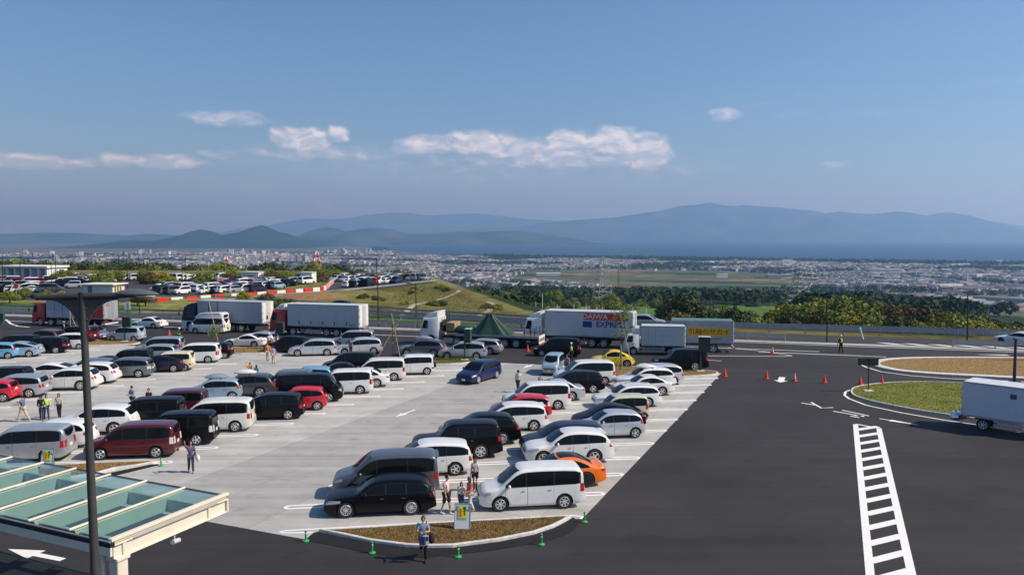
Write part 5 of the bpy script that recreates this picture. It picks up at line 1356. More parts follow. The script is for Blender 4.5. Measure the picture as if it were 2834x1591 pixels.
for j in range(nv + 1):
    k = j / nv
    for i in range(nu):
        a = 2 * math.pi * i / nu; e = 3.2
        cx, sy = math.copysign(abs(math.cos(a)) ** (2 / e), math.cos(a)), math.copysign(abs(math.sin(a)) ** (2 / e), math.sin(a))
        fold = 1 + .09 * math.sin(a * 9 + 2) + .04 * math.sin(a * 21)
        prof = max(.20, 1 - .92 * k ** .8) if k < .98 else .16
        tp.v.append((cx * 2.45 * prof * fold + .25 * k, sy * 1.22 * prof * fold, 2.15 * k ** .92 + rt.uniform(-.02, .02)))
for j in range(nv):
    for i in range(nu): tp.f.append((j * nu + i, j * nu + (i + 1) % nu, (j + 1) * nu + (i + 1) % nu, (j + 1) * nu + i)); tp.m.append(0)
tp.f.append(tuple(range(nv * nu, (nv + 1) * nu))); tp.m.append(0)
tarpm = mat('green_tarpaulin', (.018, .055, .032), rough=.45, spec=.5, var=.25, scale=2, bump=.3)
tag(tp.build('tarpaulin_load', tarpm, None, True, loc=on4(5.5, 0, 1.32), rz=R(163.5)), 'dark green tarpaulin mound on the flatbed lorry', 'tarpaulin')
tq = MB(); tq.bbox((0, 0, .40), (2.0, 2.2, .8), .25); tag(tq.build('covered_load', tarpm, None, True, 60, loc=on4(8.5, 0, 1.34), rz=R(163.5)), 'low load under green sheet near the lorry cab', 'load')
tag(MB().bbox((0, 0, .45), (1.0, 1.9, .9), .04).build('wooden_crate', mat('crate_wood', (.34, .23, .12), rough=.9, var=.3, scale=3), None, loc=on4(10.0, 0, 1.58), rz=R(163.5)), 'tan wooden crate behind the white lorry cab', 'crate')
# white camper van
cv, c_ = make_car('cabover', 'seven', None, ())
acc = []; cam_v = copy_tree(cv, None, acc); cam_v.name = 'camper_van'
cam_v.location = G(*ZA(2130, 1010)); cam_v.location.z = .0; cam_v.rotation_euler = (0, 0, R(170)); cam_v.location += Vector((-.3, .9, 0))
tag(cam_v, 'white camper van with high roof and spare wheel on the back', 'camper van', 'vehicles on the service road')
for ch in acc:
    if ch.name.split('.')[0] in PAINTED: ch.material_slots[0].link = 'OBJECT'; ch.material_slots[0].material = PAINT['white']
hr = MB(); side_prism(hr, [(-2.2, 1.9), (1.5, 1.9), (1.3, 2.2), (.7, 2.55), (-2.0, 2.6), (-2.25, 2.4)], .8, .12); hr.build('high_roof', PAINT['white'], cam_v, True, 40)
MB().lathe([(.001, -.12), (.3, -.12), (.33, 0), (.3, .1), (.001, .1)], 16, c=(-2.42, -.25, .95), axis='X').build('spare_wheel', mat('spare_cover', (.72, .68, .48), rough=.5), cam_v, True, 40)
MB().bbox((-2.3, .1, 2.2), (.12, .8, .30), .03).build('rear_roof_window', M['glass'], cam_v)
hide_proto(cv)
# ------------------------------------------------------------------ covered walkway
cA, cB = G(*Z5(1130, 1090), 3.35), G(*Z5(2255, 640), 3.35)
cdir = (cB - cA).normalized(); ldir = Vector((-cdir.y, cdir.x, 0)); clen = (cB - cA).length
glassm = bpy.data.materials.new('canopy_glass'); glassm.use_nodes = True
gn = glassm.node_tree; gn.nodes.clear()
g_t = gn.nodes.new('ShaderNodeBsdfTransparent'); g_t.inputs[0].default_value = (.56, .78, .79, 1)
g_d = gn.nodes.new('ShaderNodeBsdfDiffuse'); g_d.inputs[0].default_value = (.20, .42, .42, 1)
g_g = gn.nodes.new('ShaderNodeBsdfGlossy'); g_g.inputs[0].default_value = (.9, .95, .95, 1); g_g.inputs[1].default_value = .03
lw = gn.nodes.new('ShaderNodeFresnel'); lw.inputs[0].default_value = 1.25
m1 = gn.nodes.new('ShaderNodeMixShader'); m1.inputs[0].default_value = .12
m2 = gn.nodes.new('ShaderNodeMixShader'); go = gn.nodes.new('ShaderNodeOutputMaterial')
gn.links.new(g_t.outputs[0], m1.inputs[1]); gn.links.new(g_d.outputs[0], m1.inputs[2]); gn.links.new(lw.outputs[0], m2.inputs[0]); gn.links.new(m1.outputs[0], m2.inputs[1]); gn.links.new(g_g.outputs[0], m2.inputs[2]); gn.links.new(m2.outputs[0], go.inputs[0])
can = thing('canopy', 'cream steel walkway canopy with green glass roof panes', 'canopy', (cA.x, cA.y, 0))
def CP_(a, l, z): return cdir * a + ldir * l + Vector((0, 0, z))      # a across, l along to the left
ra = math.atan2(cdir.y, cdir.x)
NB = 10; SPC = 1.82
def bar(name, a0, a1, l, z, w, h, parent=can, m=None):
    return MB().bbox(CP_((a0 + a1) / 2, l, z), (a1 - a0, w, h), .012, ra).build(name, m or M['cream'], parent)
for k in range(NB):
    l = k * SPC
    if k: bar('glazing_bar', -.02, clen, l, 3.36, .085, .06)
    if k:
        rf_ = bar('rafter', .15, clen - .25, l, 3.05, .10, .48)
    bar_end = MB().flat([(p.x, p.y) for p in (CP_(.05, l + .07, 0), CP_(clen + .04, l + .07, 0), CP_(clen + .04, l + SPC - .07, 0), CP_(.05, l + SPC - .07, 0))], 3.325).build('glass_pane', glassm, can)
ib = bar('edge_beam', -.1, clen + .1, 0, 3.36, .16, .10)
for zz, hh, ww in ((3.26, .05, .10), (2.98, .42, .04), (2.78, .04, .20), (3.19, .04, .20)): bar('beam_flange', .0, clen + .06, .02, zz, ww, hh, ib)
bar('beam_stiffener', clen - .02, clen + .05, .02, 2.98, .22, .40)
bar('cable_tray', .6, clen - .4, -.07, 3.20, .06, .03, can, M['steel'])
def rail(name, a, z, w, h, m): return MB().bbox(CP_(a, NB * SPC / 2 - .05, z), (w, NB * SPC, h), .012, ra).build(name, m, can)
rail('gutter', -.06, 3.22, .16, .14, M['darksteel']); rail('fascia', -.10, 3.02, .08, .26, M['cream']); rail('gutter_lip', -.13, 3.32, .05, .05, M['steel'])
rail('far_edge_strip', clen + .03, 3.30, .05, .07, M['darksteel']); rail('far_beam', clen - .75, 2.98, .12, .45, M['cream']); rail('near_beam', .35, 2.98, .14, .45, M['cream'])
for k in (0, 6):
    l = k * SPC + .15
    c_ = MB().bbox(CP_(.28, l, 1.38), (.36, .36, 2.76), .02, ra).build('column', M['cream'], can)
    MB().bbox(CP_(.28, l, 2.72), (.46, .46, .12), .02, ra).build('column_head', M['cream'], c_)
    MB().tube([CP_(-.02, l + .36, 3.12), CP_(-.02, l + .36, 2.86), CP_(.04, l + .36, 2.70), CP_(.04, l + .36, 0)], .065, 10).build('downpipe', M['cream'], can, True, 50)
cm_ = MB(); cm_.tube([CP_(2.15, -.02, 2.74), CP_(2.15, -.02, 2.60)], .025, 8); cm_.tube([CP_(2.0, -.10, 2.58), CP_(2.32, -.02, 2.52)], .075, 10); cm_.tube([CP_(2.32, -.02, 2.52), CP_(2.35, -.01, 2.515)], .055, 10, 1)
cm_.build('camera_housing', [mat('camera_white', (.55, .55, .55), rough=.4), M['glass']], can)

# ------------------------------------------------------------------ the tall lamp post
DPL = 17.6
pb = AT(228, 808, DPL); pt_z = pb.z; arm_z = AT(228, 820, DPL).z
lp = thing('lamp_post', 'tall dark grey double-arm lamp post beside the covered walkway', 'lamp post', (pb.x, pb.y, 0))
MB().tube([(.10, 0, 0), (.10, 0, .02), (.06, 0, 5), (0, 0, pt_z)], [.125, .11, .095, .070], 20).build('pole', M['polemetal'], lp, True, 50)
MB().lathe([(.22, 0), (.22, .03), (.13, .05)], 16, c=(.1, 0, 0)).build('base_flange', M['polemetal'], lp)
al, ar = AT(100, 826, DPL).x - pb.x, AT(375, 815, DPL).x - pb.x
for s_, xe, ze in ((-1, al, AT(100, 824, DPL).z), (1, ar, AT(375, 816, DPL).z)):
    MB().tube([(.06 * s_, 0, arm_z), (xe * .5, 0, arm_z + (ze - arm_z) * .4), (xe, 0, ze)], [.085, .075, .06], 14).build('arm', M['polemetal'], lp, True, 50)
    gp = [(.05 * s_, arm_z - .02), (.78 * s_, arm_z - .05)]
    for k in range(9):
        a = math.pi / 2 * k / 8; gp.append((s_ * (.06 + .72 * (1 - math.sin(a))), arm_z - .08 - .82 * (1 - math.cos(a))))
    gm = MB(); n_ = len(gp)
    vs = [(x, y, z) for y in (-.03, .03) for x, z in gp]
    gm.add(vs, [tuple(range(n_))[::s_], tuple(range(n_, 2 * n_))[::-s_]] + [(i, (i + 1) % n_, n_ + (i + 1) % n_, n_ + i)[::-s_] for i in range(n_)]); gm.build('gusset', M['polemetal'], lp)
    for zz in (-.25, -.5, -.8): MB().ball((s_ * .10, -.045, arm_z + zz), .012, 8, 5).build('bolt', M['chrome'], lp)
lh = MB(); hx0, hx1 = AT(330, 810, DPL).x - pb.x, AT(440, 810, DPL).x - pb.x
nseg = 14; vs = []
for i in range(nseg + 1):
    t = i / nseg; x = hx0 + (hx1 - hx0) * t; w = .20 * max(.06, math.sin(math.pi * min(.97, .18 + .80 * t)) ** .7); h = .11 * max(.05, math.sin(math.pi * (.12 + .86 * t)) ** .8); zc = arm_z + .07 - .02 * t
    for k in range(12):
        a = 2 * math.pi * k / 12; vs.append((x, w * math.cos(a), zc + h * (math.sin(a) if math.sin(a) > 0 else .45 * math.sin(a))))
lh.add(vs, [(i * 12 + k, i * 12 + (k + 1) % 12, (i + 1) * 12 + (k + 1) % 12, (i + 1) * 12 + k)[::-1] for i in range(nseg) for k in range(12)] + [tuple(range(12)), tuple(range(nseg * 12, nseg * 12 + 12))[::-1]])
lho = lh.build('lamp_head', mat('lamp_head_grey', (.13, .14, .15), rough=.4, metal=.3), lp, True, 60)
MB().ball(((hx0 + hx1) / 2 + .15, 0, arm_z + .01), (.25, .14, .03), 12, 6).build('lens', mat('lamp_lens', (.55, .58, .6), rough=.15), lho, True)
MB().bbox((al - .05, 0, arm_z + .0), (.14, .16, .10), .03).build('arm_cap', M['darksteel'], lp)

# ------------------------------------------------------------------ guard rails
def rail_run(label, pts, h=.75, beam=.36, step=4.0, name='guard_rail', zf=lambda x, y: 0.0, group='guard rails along the highway'):
    pts = [Vector((p[0], p[1], 0)) for p in pts]
    t = thing(name, label, 'guard rail', pts[0], 0, group); o0_ = pts[0]
    b = MB()
    prof = [(0, -beam / 2), (.05, -beam * .36), (.0, -beam * .12), (.0, beam * .12), (.05, beam * .36), (0, beam / 2), (-.03, beam / 2), (-.03, -beam / 2)]
    n = len(prof)
    dp = dense(pts, 3.0)
    for i, p in enumerate(dp):
        tg = (dp[min(i + 1, len(dp) - 1)] - dp[max(i - 1, 0)]).normalized(); nn = Vector((tg.y, -tg.x, 0))
        for a, z in prof:
            q_ = p + nn * a - o0_; b.v.append((q_.x, q_.y, z + h - beam / 2 + zf(p.x, p.y)))
    for i in range(len(dp) - 1):
        for k in range(n): b.f.append((i * n + k, i * n + (k + 1) % n, (i + 1) * n + (k + 1) % n, (i + 1) * n + k)); b.m.append(0)
    b.build('beam', M['steel'], t)
    pm = MB().box((0, 0, h / 2), (.11, .11, h + .04)).mesh('rail_post', M['steel'])
    for p in dense(pts, step):
        link('post', pm, t, (p.x - o0_.x, p.y - o0_.y, zf(p.x, p.y)))
    return t
rail_run('grey guard rail between the service road and the highway', [HW(94.2, 62), HW(94.2, 22)], .85, .42)
rail_run('grey guard rail behind the parked lorries', [HW(94.2, 5), HW(94.4, -130)], .85, .42)
rail_run('grey guard rail at the far side of the highway by the trees', [(66, 88), (55.8, 90.8), (31.7, 97.4), (14, 101.9)], .95, .45)
rail_run('grey guard rail below the grassy embankment', [(14, 101.9), (3.4, 105.2), (-16.4, 115.3), (-30, 122.3)], .9, .42)
rail_run('guard rail along the green verge', [(3.4, 104.0), HW(101.0, -16), HW(101.0, -60), HW(101.0, -120)], .75, .32)
rail_run('upper guard rail beside the far road on the embankment', [(5, 110), (-13.5, 120), (-28, 131.5), (-50, 146), (-90, 156)], .75, .32)
rail_run('guard rail along the ramp to the distant car park', [tuple(G(*ZB(100, 705)))[:2], tuple(G(*ZB(700, 640)))[:2], tuple(G(*ZB(1100, 610)))[:2], tuple(G(*ZB(1700, 548)))[:2], tuple(G(*ZB(2240, 486)))[:2]], .8, .34)
rail_run('guard rail before the trees on the right', [(66, 93.2), (44, 99), (24, 104), (8, 108)], 1.0, .40, zf=lambda x, y: -.3)

# ------------------------------------------------------------------ small street things
cone_b = MB(); cone_b.box((0, 0, .02), (.38, .38, .04)); cone_b.lathe([(.15, .04), (.028, .68), (.022, .70)], 14); cone_me = cone_b.mesh('cone_body', M['cone'], True, 30)
bands = MB(); [bands.lathe([(.152 - .174 * z0, .04 + z0), (.152 - .174 * (z0 + .07), .11 + z0)], 14, closed=True) for z0 in (.18, .34, .50)]; band_me = bands.mesh('cone_band', M['coneband'], True)
CONES = [(Z4(1470, 692), 0, 'plain orange traffic cone at the tip of the grass island'), (Z4(1885, 717), 0, 'plain orange traffic cone in the line across the road beside the painted arrow'), (Z4(2165, 737), 1, 'orange traffic cone with white bands in the line across the road'), (Z4(2465, 757), 0, 'plain orange traffic cone next to the banded cone in the line'), (Z8(893, 592), 0, 'plain orange traffic cone by the dark double sign'), (Z8(1108, 588), 0, 'plain orange traffic cone touching the green island'),
         (Z4(1945, 466), 1, 'orange traffic cone with white bands on the pointed lane marking'), (Z3(1303, 443), 0, 'orange traffic cone behind the flatbed lorry'), (ZA(1237, 1005), 0, 'orange traffic cone left of the pale aqua car'), (ZA(1725, 1022), 0, 'orange traffic cone in front of the traffic guard'), (ZA(1928, 955), 1, 'orange traffic cone with white bands ahead of the camper van'), (Z3(215, 378), 0, 'orange traffic cone at the flatbed lorry front')]
for p, banded, lb in CONES:
    g = G(*p); t = thing('traffic_cone', lb, 'cone', (g.x, g.y, .01), random.uniform(0, 1), 'orange traffic cones')
    c_ = link('cone_body', cone_me, t)
    if banded: link('reflective_band', band_me, t)
bol = MB(); bol.lathe([(.13, 0), (.13, .025), (.055, .06), (.04, .07), (.04, .38), (.045, .39), (.045, .42), (.025, .44)], 16); bol_me = bol.mesh('bollard_body', M['bollard'], True, 35)
bb = MB(); bb.lathe([(.0425, .30), (.0425, .345)], 16, closed=True); bb_me = bb.mesh('bollard_band', mat('bollard_band', (.55, .75, .6), rough=.4))
for p, lb in ((Z6(530, 1107), 'green flexible bollard at the pointed end of the brown island'), (Z6(1193, 1225), 'green flexible bollard left of the woman with the blue bag'), (Z6(2053, 1265), 'green flexible bollard right of the woman with the blue bag'), (Z7(1078, 1142), 'green flexible bollard on the curve of the brown island'), (Z7(1510, 915), 'green flexible bollard at the corner by the white minivan'), (Z1(1612, 1407), 'green flexible bollard behind the dark red minivan')):
    g = G(*p); t = thing('bollard', lb, 'bollard', (g.x, g.y, .012), 0, 'green flexible bollards'); link('bollard_body', bol_me, t); link('band', bb_me, t)
# notice boards
ywl = mat('poster_yellow', (.75, .68, .02), rough=.6); cyn = mat('poster_cyan', (.20, .60, .52), rough=.6); pblk = mat('poster_black', (.03, .03, .02), rough=.6); prd = mat('poster_red', (.62, .10, .02), rough=.6); bwh = mat('board_white', (.70, .72, .74), rough=.5)
def notice(px, lb, rz, s=1.0):
    g = G(*px); t = thing('notice_board', lb, 'sign', (g.x, g.y, .1), rz, 'yellow poster notice boards')
    w, h, tilt = .64 * s, 1.0 * s, R(14)
    def tq(name, x, z, dx, dz, d, m, par):
        o = MB().box((x, -d, z), (dx, .012, dz)).build(name, m, par); return o
    b = MB().bbox((0, 0, h / 2), (w, .03, h), .008).build('board', bwh, t); b.rotation_euler = (-tilt, 0, 0)
    fr = MB()
    for x in (-w / 2, w / 2): fr.box((x, -.005, h / 2), (.025, .045, h + .01))
    for z in (0.0, h): fr.box((0, -.005, z), (w + .02, .045, .025))
    fr.build('frame', M['steel'], b)
    tq('poster_border', .0, h * .66, w * .62, h * .56, .022, cyn, b); tq('poster', .0, h * .66, w * .50, h * .47, .030, ywl, b)
    tq('symbol', .09 * s, h * .83, .10 * s, .09 * s, .037, pblk, b)
    for k in range(3): tq('black_glyph', .09 * s, h * (.72 - .07 * k), .045 * s, .05 * s, .037, pblk, b)
    for k in range(4): tq('red_glyph', -.07 * s, h * (.78 - .085 * k), .085 * s, .06 * s, .037, prd, b)
    lg = MB(); [lg.box((x, .22, h * .45), (.03, .03, h * .95), rx=R(12)) for x in (-w * .4, w * .4)]; lg.build('rear_leg', M['steel'], t)
    return t
notice(Z7(285, 1008), 'white notice board with yellow poster on the brown island', R(-4))
notice(Z1(462, 1452), 'white notice board with yellow poster behind the glass canopy', R(-6))
# road signs on posts
def depth_h(base, py): return HC + (AT(base[0], py, G(*base).y).z - HC)
sgn_dark = mat('sign_dark', (.012, .018, .02), rough=.5); sgn_green = mat('sign_green', (.01, .10, .065), rough=.4); postgrey = mat('sign_post_dark', (.035, .04, .04), rough=.5)
def sign_post(base, top_y, boxes, lb, rz=0.0, edge=sgn_green, th=.30, r=.085, cap=None):
    g = G(*base); Y = g.y; t = thing('sign_post', lb, 'sign', (g.x, g.y, 0), 0, 'dark lane sign posts')
    MB().tube([(0, 0, 0), (0, 0, AT(base[0], top_y, Y).z)], r, 12).build('post', postgrey, t, True, 60)
    MB().bbox((0, 0, .08), (.7, .5, .16), .03).build('footing', M['kerb'], t)
    for (x0, y0, x1, y1) in boxes:
        a, b_ = AT(x0, y0, Y), AT(x1, y1, Y); w, h = b_.x - a.x, a.z - b_.z
        o = MB().bbox((0, 0, 0), (w, th, h), .02).build('sign_box', edge, t, loc=((a.x + b_.x) / 2 - g.x, -.02, (a.z + b_.z) / 2), rz=rz)
        MB().box((0, -th / 2 - .008, 0), (w - .10, .012, h - .10)).build('display', sgn_dark, o)
        if cap: MB().bbox((0, 0, h / 2 + .02), (w + .05, th + .1, .04), .01).build('cap', cap, o)
capm = mat('sign_cap', (.55, .66, .64), rough=.4)
sign_post(Z3(672, 536), 850 + 215 / 3.614, [(1288, 910, 1304, 948)], 'dark lane sign on the small grassy island', R(-12), th=.5, cap=capm)
sign_post(ZB(606, 1168), 650 + 890 / 3.68, [(764, 892, 787, 922)], 'dark green lane sign beside the white coupe', R(-10))
sign_post(ZA(1270, 1090), 650 + 835 / 3.68, [(338, 877, 364, 905)], 'dark green lane sign beside the pale aqua car', R(-8))
sign_post(ZA(8, 1120), 650 + 795 / 3.68, [(-14, 866, 14, 890)], 'dark green lane sign cut by the picture edge', R(-8))
sign_post(Z4(1222, 648), 850 + 290 / 3.614, [(1934, 932, 1965, 974)], 'dark sign box standing in front of the removal truck', R(-14), sgn_dark, .5, cap=capm)
sign_post(Z8(970, 668), 900 + 330 / 3.614, [(2375, 990, 2402, 1010), (2404, 990, 2431, 1011)], 'thin post with two dark square panels on the green island', 0, sgn_dark, .08, .045)
def simple_post(name, lb, base, top, r, m, cat='post', extra=None):
    g = G(*base); p = AT(*top, g.y); t = thing(name, lb, cat, (g.x, g.y, 0))
    MB().tube([(0, 0, 0), (p.x - g.x, 0, p.z)], [r, r * .7], 8).build('shaft', m, t, True, 60)
    return t, p - Vector((g.x, g.y, 0))
t, p = simple_post('delineator_post', 'white leaning delineator post at the guard rail', Z8(918, 140), Z8(890, 30), .12, PAINT['white'])
MB().ball(p, (.12, .12, .10), 8, 5).build('cap', PAINT['white'], t)
t, p = simple_post('sign_pole', 'dark pole standing by the brown island edge', (2806, 1086), (2811, 938), .13, mat('pole_indigo', (.03, .022, .07), rough=.4), 'pole')
MB().bbox(p, (.3, .3, .12), .03).build('cap', M['darksteel'], t)
gb = G(2840, 1000); t = thing('brown_sign_board', 'brown sign board at the road edge beyond the dark pole', 'sign', (gb.x, gb.y, 0))
MB().bbox((.6, 0, 2.0), (1.6, .12, 2.6), .03).build('panel', mat('sign_brown', (.18, .07, .02), rough=.6, var=.2, scale=2), t); MB().box((.2, .1, .5), (.12, .12, 1.0)).box((1.1, .1, .5), (.12, .12, 1.0)).build('leg', M['darksteel'], t)
# highway lamp posts
def street_lamp(base, top, lb, arm=.9, double=False, r=.085, zb=0.0):
    g = G(*base, zb); p = AT(*top, g.y); h = p.z - zb; t = thing('street_lamp', lb, 'street lamp', (g.x, g.y, zb), 0, 'slim black lamp posts')
    MB().tube([(0, 0, 0), (0, 0, h * .5), (p.x - g.x, 0, h)], [r, r * .8, r * .6], 8).build('pole', M['darksteel'], t, True, 60)
    for s_ in ((1, -1) if double else (-1,)):
        MB().tube([(p.x - g.x, 0, h - .1), (p.x - g.x + s_ * arm, 0, h)], .04, 6).build('arm', M['darksteel'], t)
        MB().bbox((p.x - g.x + s_ * (arm + .2), 0, h + .0), (.75, .28, .12), .05).build('lamp_head', M['darksteel'], t)
LAMPS = [(ZB(1645, 938), ZB(1625, 240), 'tall lamp post at the verge behind the red-cab lorry', 0), (ZB(2030, 850), ZB(2025, 492), 'lamp post at the foot of the embankment', 0), (ZD(1797, 1097), ZD(1797, 660), 'tall lamp post behind the traffic guard at the highway', 0), ((2676, 948), (2678, 812), 'lamp post in front of the right-hand trees', 1),
         (ZD(605, 960), ZD(603, 548), 'lamp post behind the small box truck', 0), (ZD(640, 950), ZD(634, 565), 'second slim lamp post behind the small box truck', 0),
         (ZA(575, 590), ZA(565, 218), 'lamp post of the distant car park beside the pavilion', 0), (ZA(532, 600), ZA(520, 258), 'shorter lamp post of the distant car park near the white building', 0), (ZA(1218, 520), ZA(1207, 200), 'lamp post with box in the distant car park, first of a row', 0), (ZA(1302, 560), ZA(1290, 200), 'lamp post with box in the distant car park, second of a row', 0), (ZA(1425, 500), ZA(1412, 200), 'lamp post with box in the distant car park, third of a row', 0), (ZA(1514, 480), ZA(1502, 200), 'lamp post with box in the distant car park, fourth of a row', 0), (ZA(1860, 500), ZA(1852, 194), 'left one of two close lamp posts over the distant cars', 0), (ZA(1893, 490), ZA(1886, 190), 'right one of two close lamp posts over the distant cars', 0), (ZA(30, 560), ZA(25, 200), 'lamp post left of the white building', 0), (ZA(210, 560), ZA(205, 200), 'lamp post in front of the white building', 0), (ZA(1420, 800), ZA(1415, 620), 'lamp post on the green verge', 0)]
for b_, tp_, lb, dbl in LAMPS: street_lamp(b_, tp_, lb, .9, bool(dbl))
# young staked trees
leafm = mat('young_leaf', (.10, .15, .035), rough=.7, var=.35, scale=1.5)
def young_tree(base, top_y, lb, nleaf, spread, seed, stakes, leaf=leafm):
    rn = random.Random(seed); g = G(*base); H_ = AT(base[0], top_y, g.y).z; t = thing('young_tree', lb, 'tree', (g.x, g.y, .08), 0, 'young staked trees')
    tr = MB(); tr.tube([(0, 0, 0), (.03, .02, H_ * .4), (-.02, 0, H_ * .75), (.02, 0, H_)], [.05, .04, .025, .01], 8); ends = []
    for k in range(16):
        z = H_ * rn.uniform(.30, .92); a = rn.uniform(0, 6.28); l = spread * rn.uniform(.5, 1) * (1.1 - .6 * z / H_)
        e = Vector((l * math.cos(a), l * math.sin(a), z + l * rn.uniform(.3, .9))); tr.tube([(0, 0, z), tuple(e * .6 + Vector((0, 0, z * .4))), tuple(e)], [.018, .012, .006], 5); ends.append((Vector((0, 0, z)), e))
    tr.build('trunk', M['bark'], t)
    if nleaf:
        lf = MB()
        for k in range(nleaf):
            a0, e = rn.choice(ends); q_ = a0 + (e - a0) * rn.uniform(.25, 1.1) + Vector((rn.gauss(0, .16), rn.gauss(0, .16), rn.gauss(0, .16))); s_ = rn.uniform(.05, .10)
            u = Vector((rn.gauss(0, 1), rn.gauss(0, 1), rn.gauss(0, 1))).normalized(); w = u.orthogonal().normalized()
            lf.add([q_ - u * s_, q_ - w * s_ * .5, q_ + u * s_, q_ + w * s_ * .5], [(0, 1, 2, 3)])
        lf.build('crown', leaf, t)
    for (x0, z0, x1, z1) in stakes: MB().tube([(x0, -.12, z0), (x1, -.04, z1)], .035, 7).build('stake', M['wood'], t)
young_tree(Z4(425, 628), 838, 'airy young tree with pale stake beside the yellow car', 900, 1.5, 3, [(1.05, 0, -.15, 5.2), (-.35, 0, .05, 2.0), (.15, 0, 0, 2.2)])
young_tree(Z2(2122, 336), 880, 'nearly bare young tree propped by stakes on the small island', 60, 1.1, 5, [(.75, 0, -.1, 4.4), (-1.5, 0, .1, 2.8), (.1, 2.6, .9, 4.0)])
young_tree(ZA(2190, 1115), 900, 'leafy young tree with long stake beside the camper van', 420, 1.3, 7, [(.45, 0, -.55, 4.6)])
young_tree(ZA(735, 1035), 860, 'bare young tree tied to a tall pale stake near the red lorry', 0, 1.2, 9, [(-.12, 0, -.1, 4.3), (1.0, 0, .1, 2.2)])
# ------------------------------------------------------------------ people
def skin_mesh(verts, edges, radii, root=0, sub=1):
    me = bpy.data.meshes.new('sk'); me.from_pydata([tuple(v) for v in verts], edges, [])
    o = bpy.data.objects.new('sk', me)
    o.modifiers.new('s', 'SKIN')
    for i, r in enumerate(radii):
        d = me.skin_vertices[0].data[i]; d.radius = r if isinstance(r, tuple) else (r, r); d.use_root = (i == root)
    sb = o.modifiers.new('u', 'SUBSURF'); sb.levels = sub; sb.render_levels = sub
    m = baked(o)
    bpy.data.objects.remove(o)
    return m
CL = {}
def cloth(c, name=None):
    k = tuple(c)
    if k not in CL: CL[k] = mat('cloth_%d' % len(CL), c, rough=.85, spec=.2, var=.12, scale=14, detail=4, bump=.3)
    return CL[k]
def person(lb, px, face, shirt, legs, h=1.66, by='feet', sleeve='short', bottom='trousers', hair='short', arms=((5, 15, 8, 0), (5, 15, 8, 0)), stride=(8, 0, -8, 6), shoes=(.05, .045, .04), vest=None, helmet=False, socks=None, haircol=None, cap=None, group='people in the car park', lean=0, slim=1.0, headturn=0, zoff=.012):
    s = h / 1.70
    V = []; E = []; Rd = []
    def add(p, r, par=None):
        V.append(Vector(p)); Rd.append(r)
        if par is not None: E.append((par, len(V) - 1))
        return len(V) - 1
    ln = math.sin(R(lean))
    pel = add((0, 0, .94), (.125 * slim, .105)); wai = add((.02 * ln, 0, 1.08), (.108 * slim, .09), pel); che = add((.10 * ln, 0, 1.27), (.135 * slim, .105), wai)
    nb = add((.18 * ln + .005, 0, 1.44), (.062, .058), che); nk = add((.20 * ln + .02, 0, 1.515), (.050, .050), nb)
    J = {}
    for i, sd in enumerate((1, -1)):          # left, right
        a, b, o, inn = arms[i]
        sh = add((.14 * ln, sd * .165 * slim, 1.395), .062, che)
        d1 = Vector((math.sin(R(a)), sd * math.sin(R(o)), -math.cos(R(a)) * math.cos(R(o)))).normalized()
        el_ = V[sh] + d1 * .285; e = add(el_, .044, sh)
        a2 = a + b
        d2 = Vector((math.sin(R(a2)) * math.cos(R(inn)), -sd * math.sin(R(inn)) + sd * .5 * math.sin(R(o)), -math.cos(R(a2)))).normalized()
        w = add(el_ + d2 * .25, .030, e)
        J['arm', sd] = (sh, e, w, d2)
        p, k = stride[2 * i], stride[2 * i + 1]
        hp = add((0, sd * .088, .90), .085 * slim, pel)
        t1 = Vector((math.sin(R(p)), 0, -math.cos(R(p)))); kn = add(V[hp] + t1 * .42, .058, hp)
        t2 = Vector((math.sin(R(p - k)), 0, -math.cos(R(p - k)))); an = add(V[kn] + t2 * .41, .040, kn)
        J['leg', sd] = (hp, kn, an)
    zmin = min(V[J['leg', sd][2]].z for sd in (1, -1)) - .075
    V = [(v - Vector((0, 0, zmin))) * s for v in V]; Rd = [tuple(q * s for q in r) if isinstance(r, tuple) else r * s for r in Rd]
    g = G(px[0], px[1]) if by == 'feet' else G(px[0], px[1], h - .02)
    t = thing('person', lb, 'person', (g.x, g.y, zoff), R(face), group)
    body = skin_mesh(V, E, [tuple(q * .93 for q in r) if isinstance(r, tuple) else r * .93 for r in Rd])
    b = MB()
    # head with face, ears, nose, mouth, and hands with five fingers
    hc = V[nk] + Vector((.022, 0, .105)) * s; HT = R(headturn); ch_, sh_ = math.cos(HT), math.sin(HT)
    def hp_(x, y, z): return hc + Vector((x * ch_ - y * sh_, x * sh_ + y * ch_, z)) * s
    nU, nV = 14, 10; vs = []
    for i in range(nV + 1):
        th = math.pi * i / nV - math.pi / 2
        for k in range(nU):
            a = 2 * math.pi * k / nU; x, y, z = .092 * math.cos(th) * math.cos(a), .074 * math.cos(th) * math.sin(a), .118 * math.sin(th)
            if z < 0: y *= 1 - .28 * (-z / .118); x *= 1 - .12 * (-z / .118); x += .012 * (-z / .118)
            vs.append(hp_(x, y, z))
    b.add(vs, [(i * nU + k, i * nU + (k + 1) % nU, (i + 1) * nU + (k + 1) % nU, (i + 1) * nU + k) for i in range(nV) for k in range(nU)])
    b.add([hp_(.085, -.012, -.025), hp_(.085, .012, -.025), hp_(.112, 0, -.028), hp_(.090, 0, .022)], [(0, 2, 3), (2, 1, 3), (0, 1, 2)])
    for sd in (1, -1):
        b.ball(hp_(0, sd * .074, -.005), (.018 * s, .010 * s, .030 * s), 6, 4)
        b.ball(hp_(.080, sd * .030, .012), (.010 * s, .013 * s, .007 * s), 6, 4, 1)
    b.ball(hp_(.082, 0, -.058), (.010 * s, .024 * s, .006 * s), 6, 4, 2)
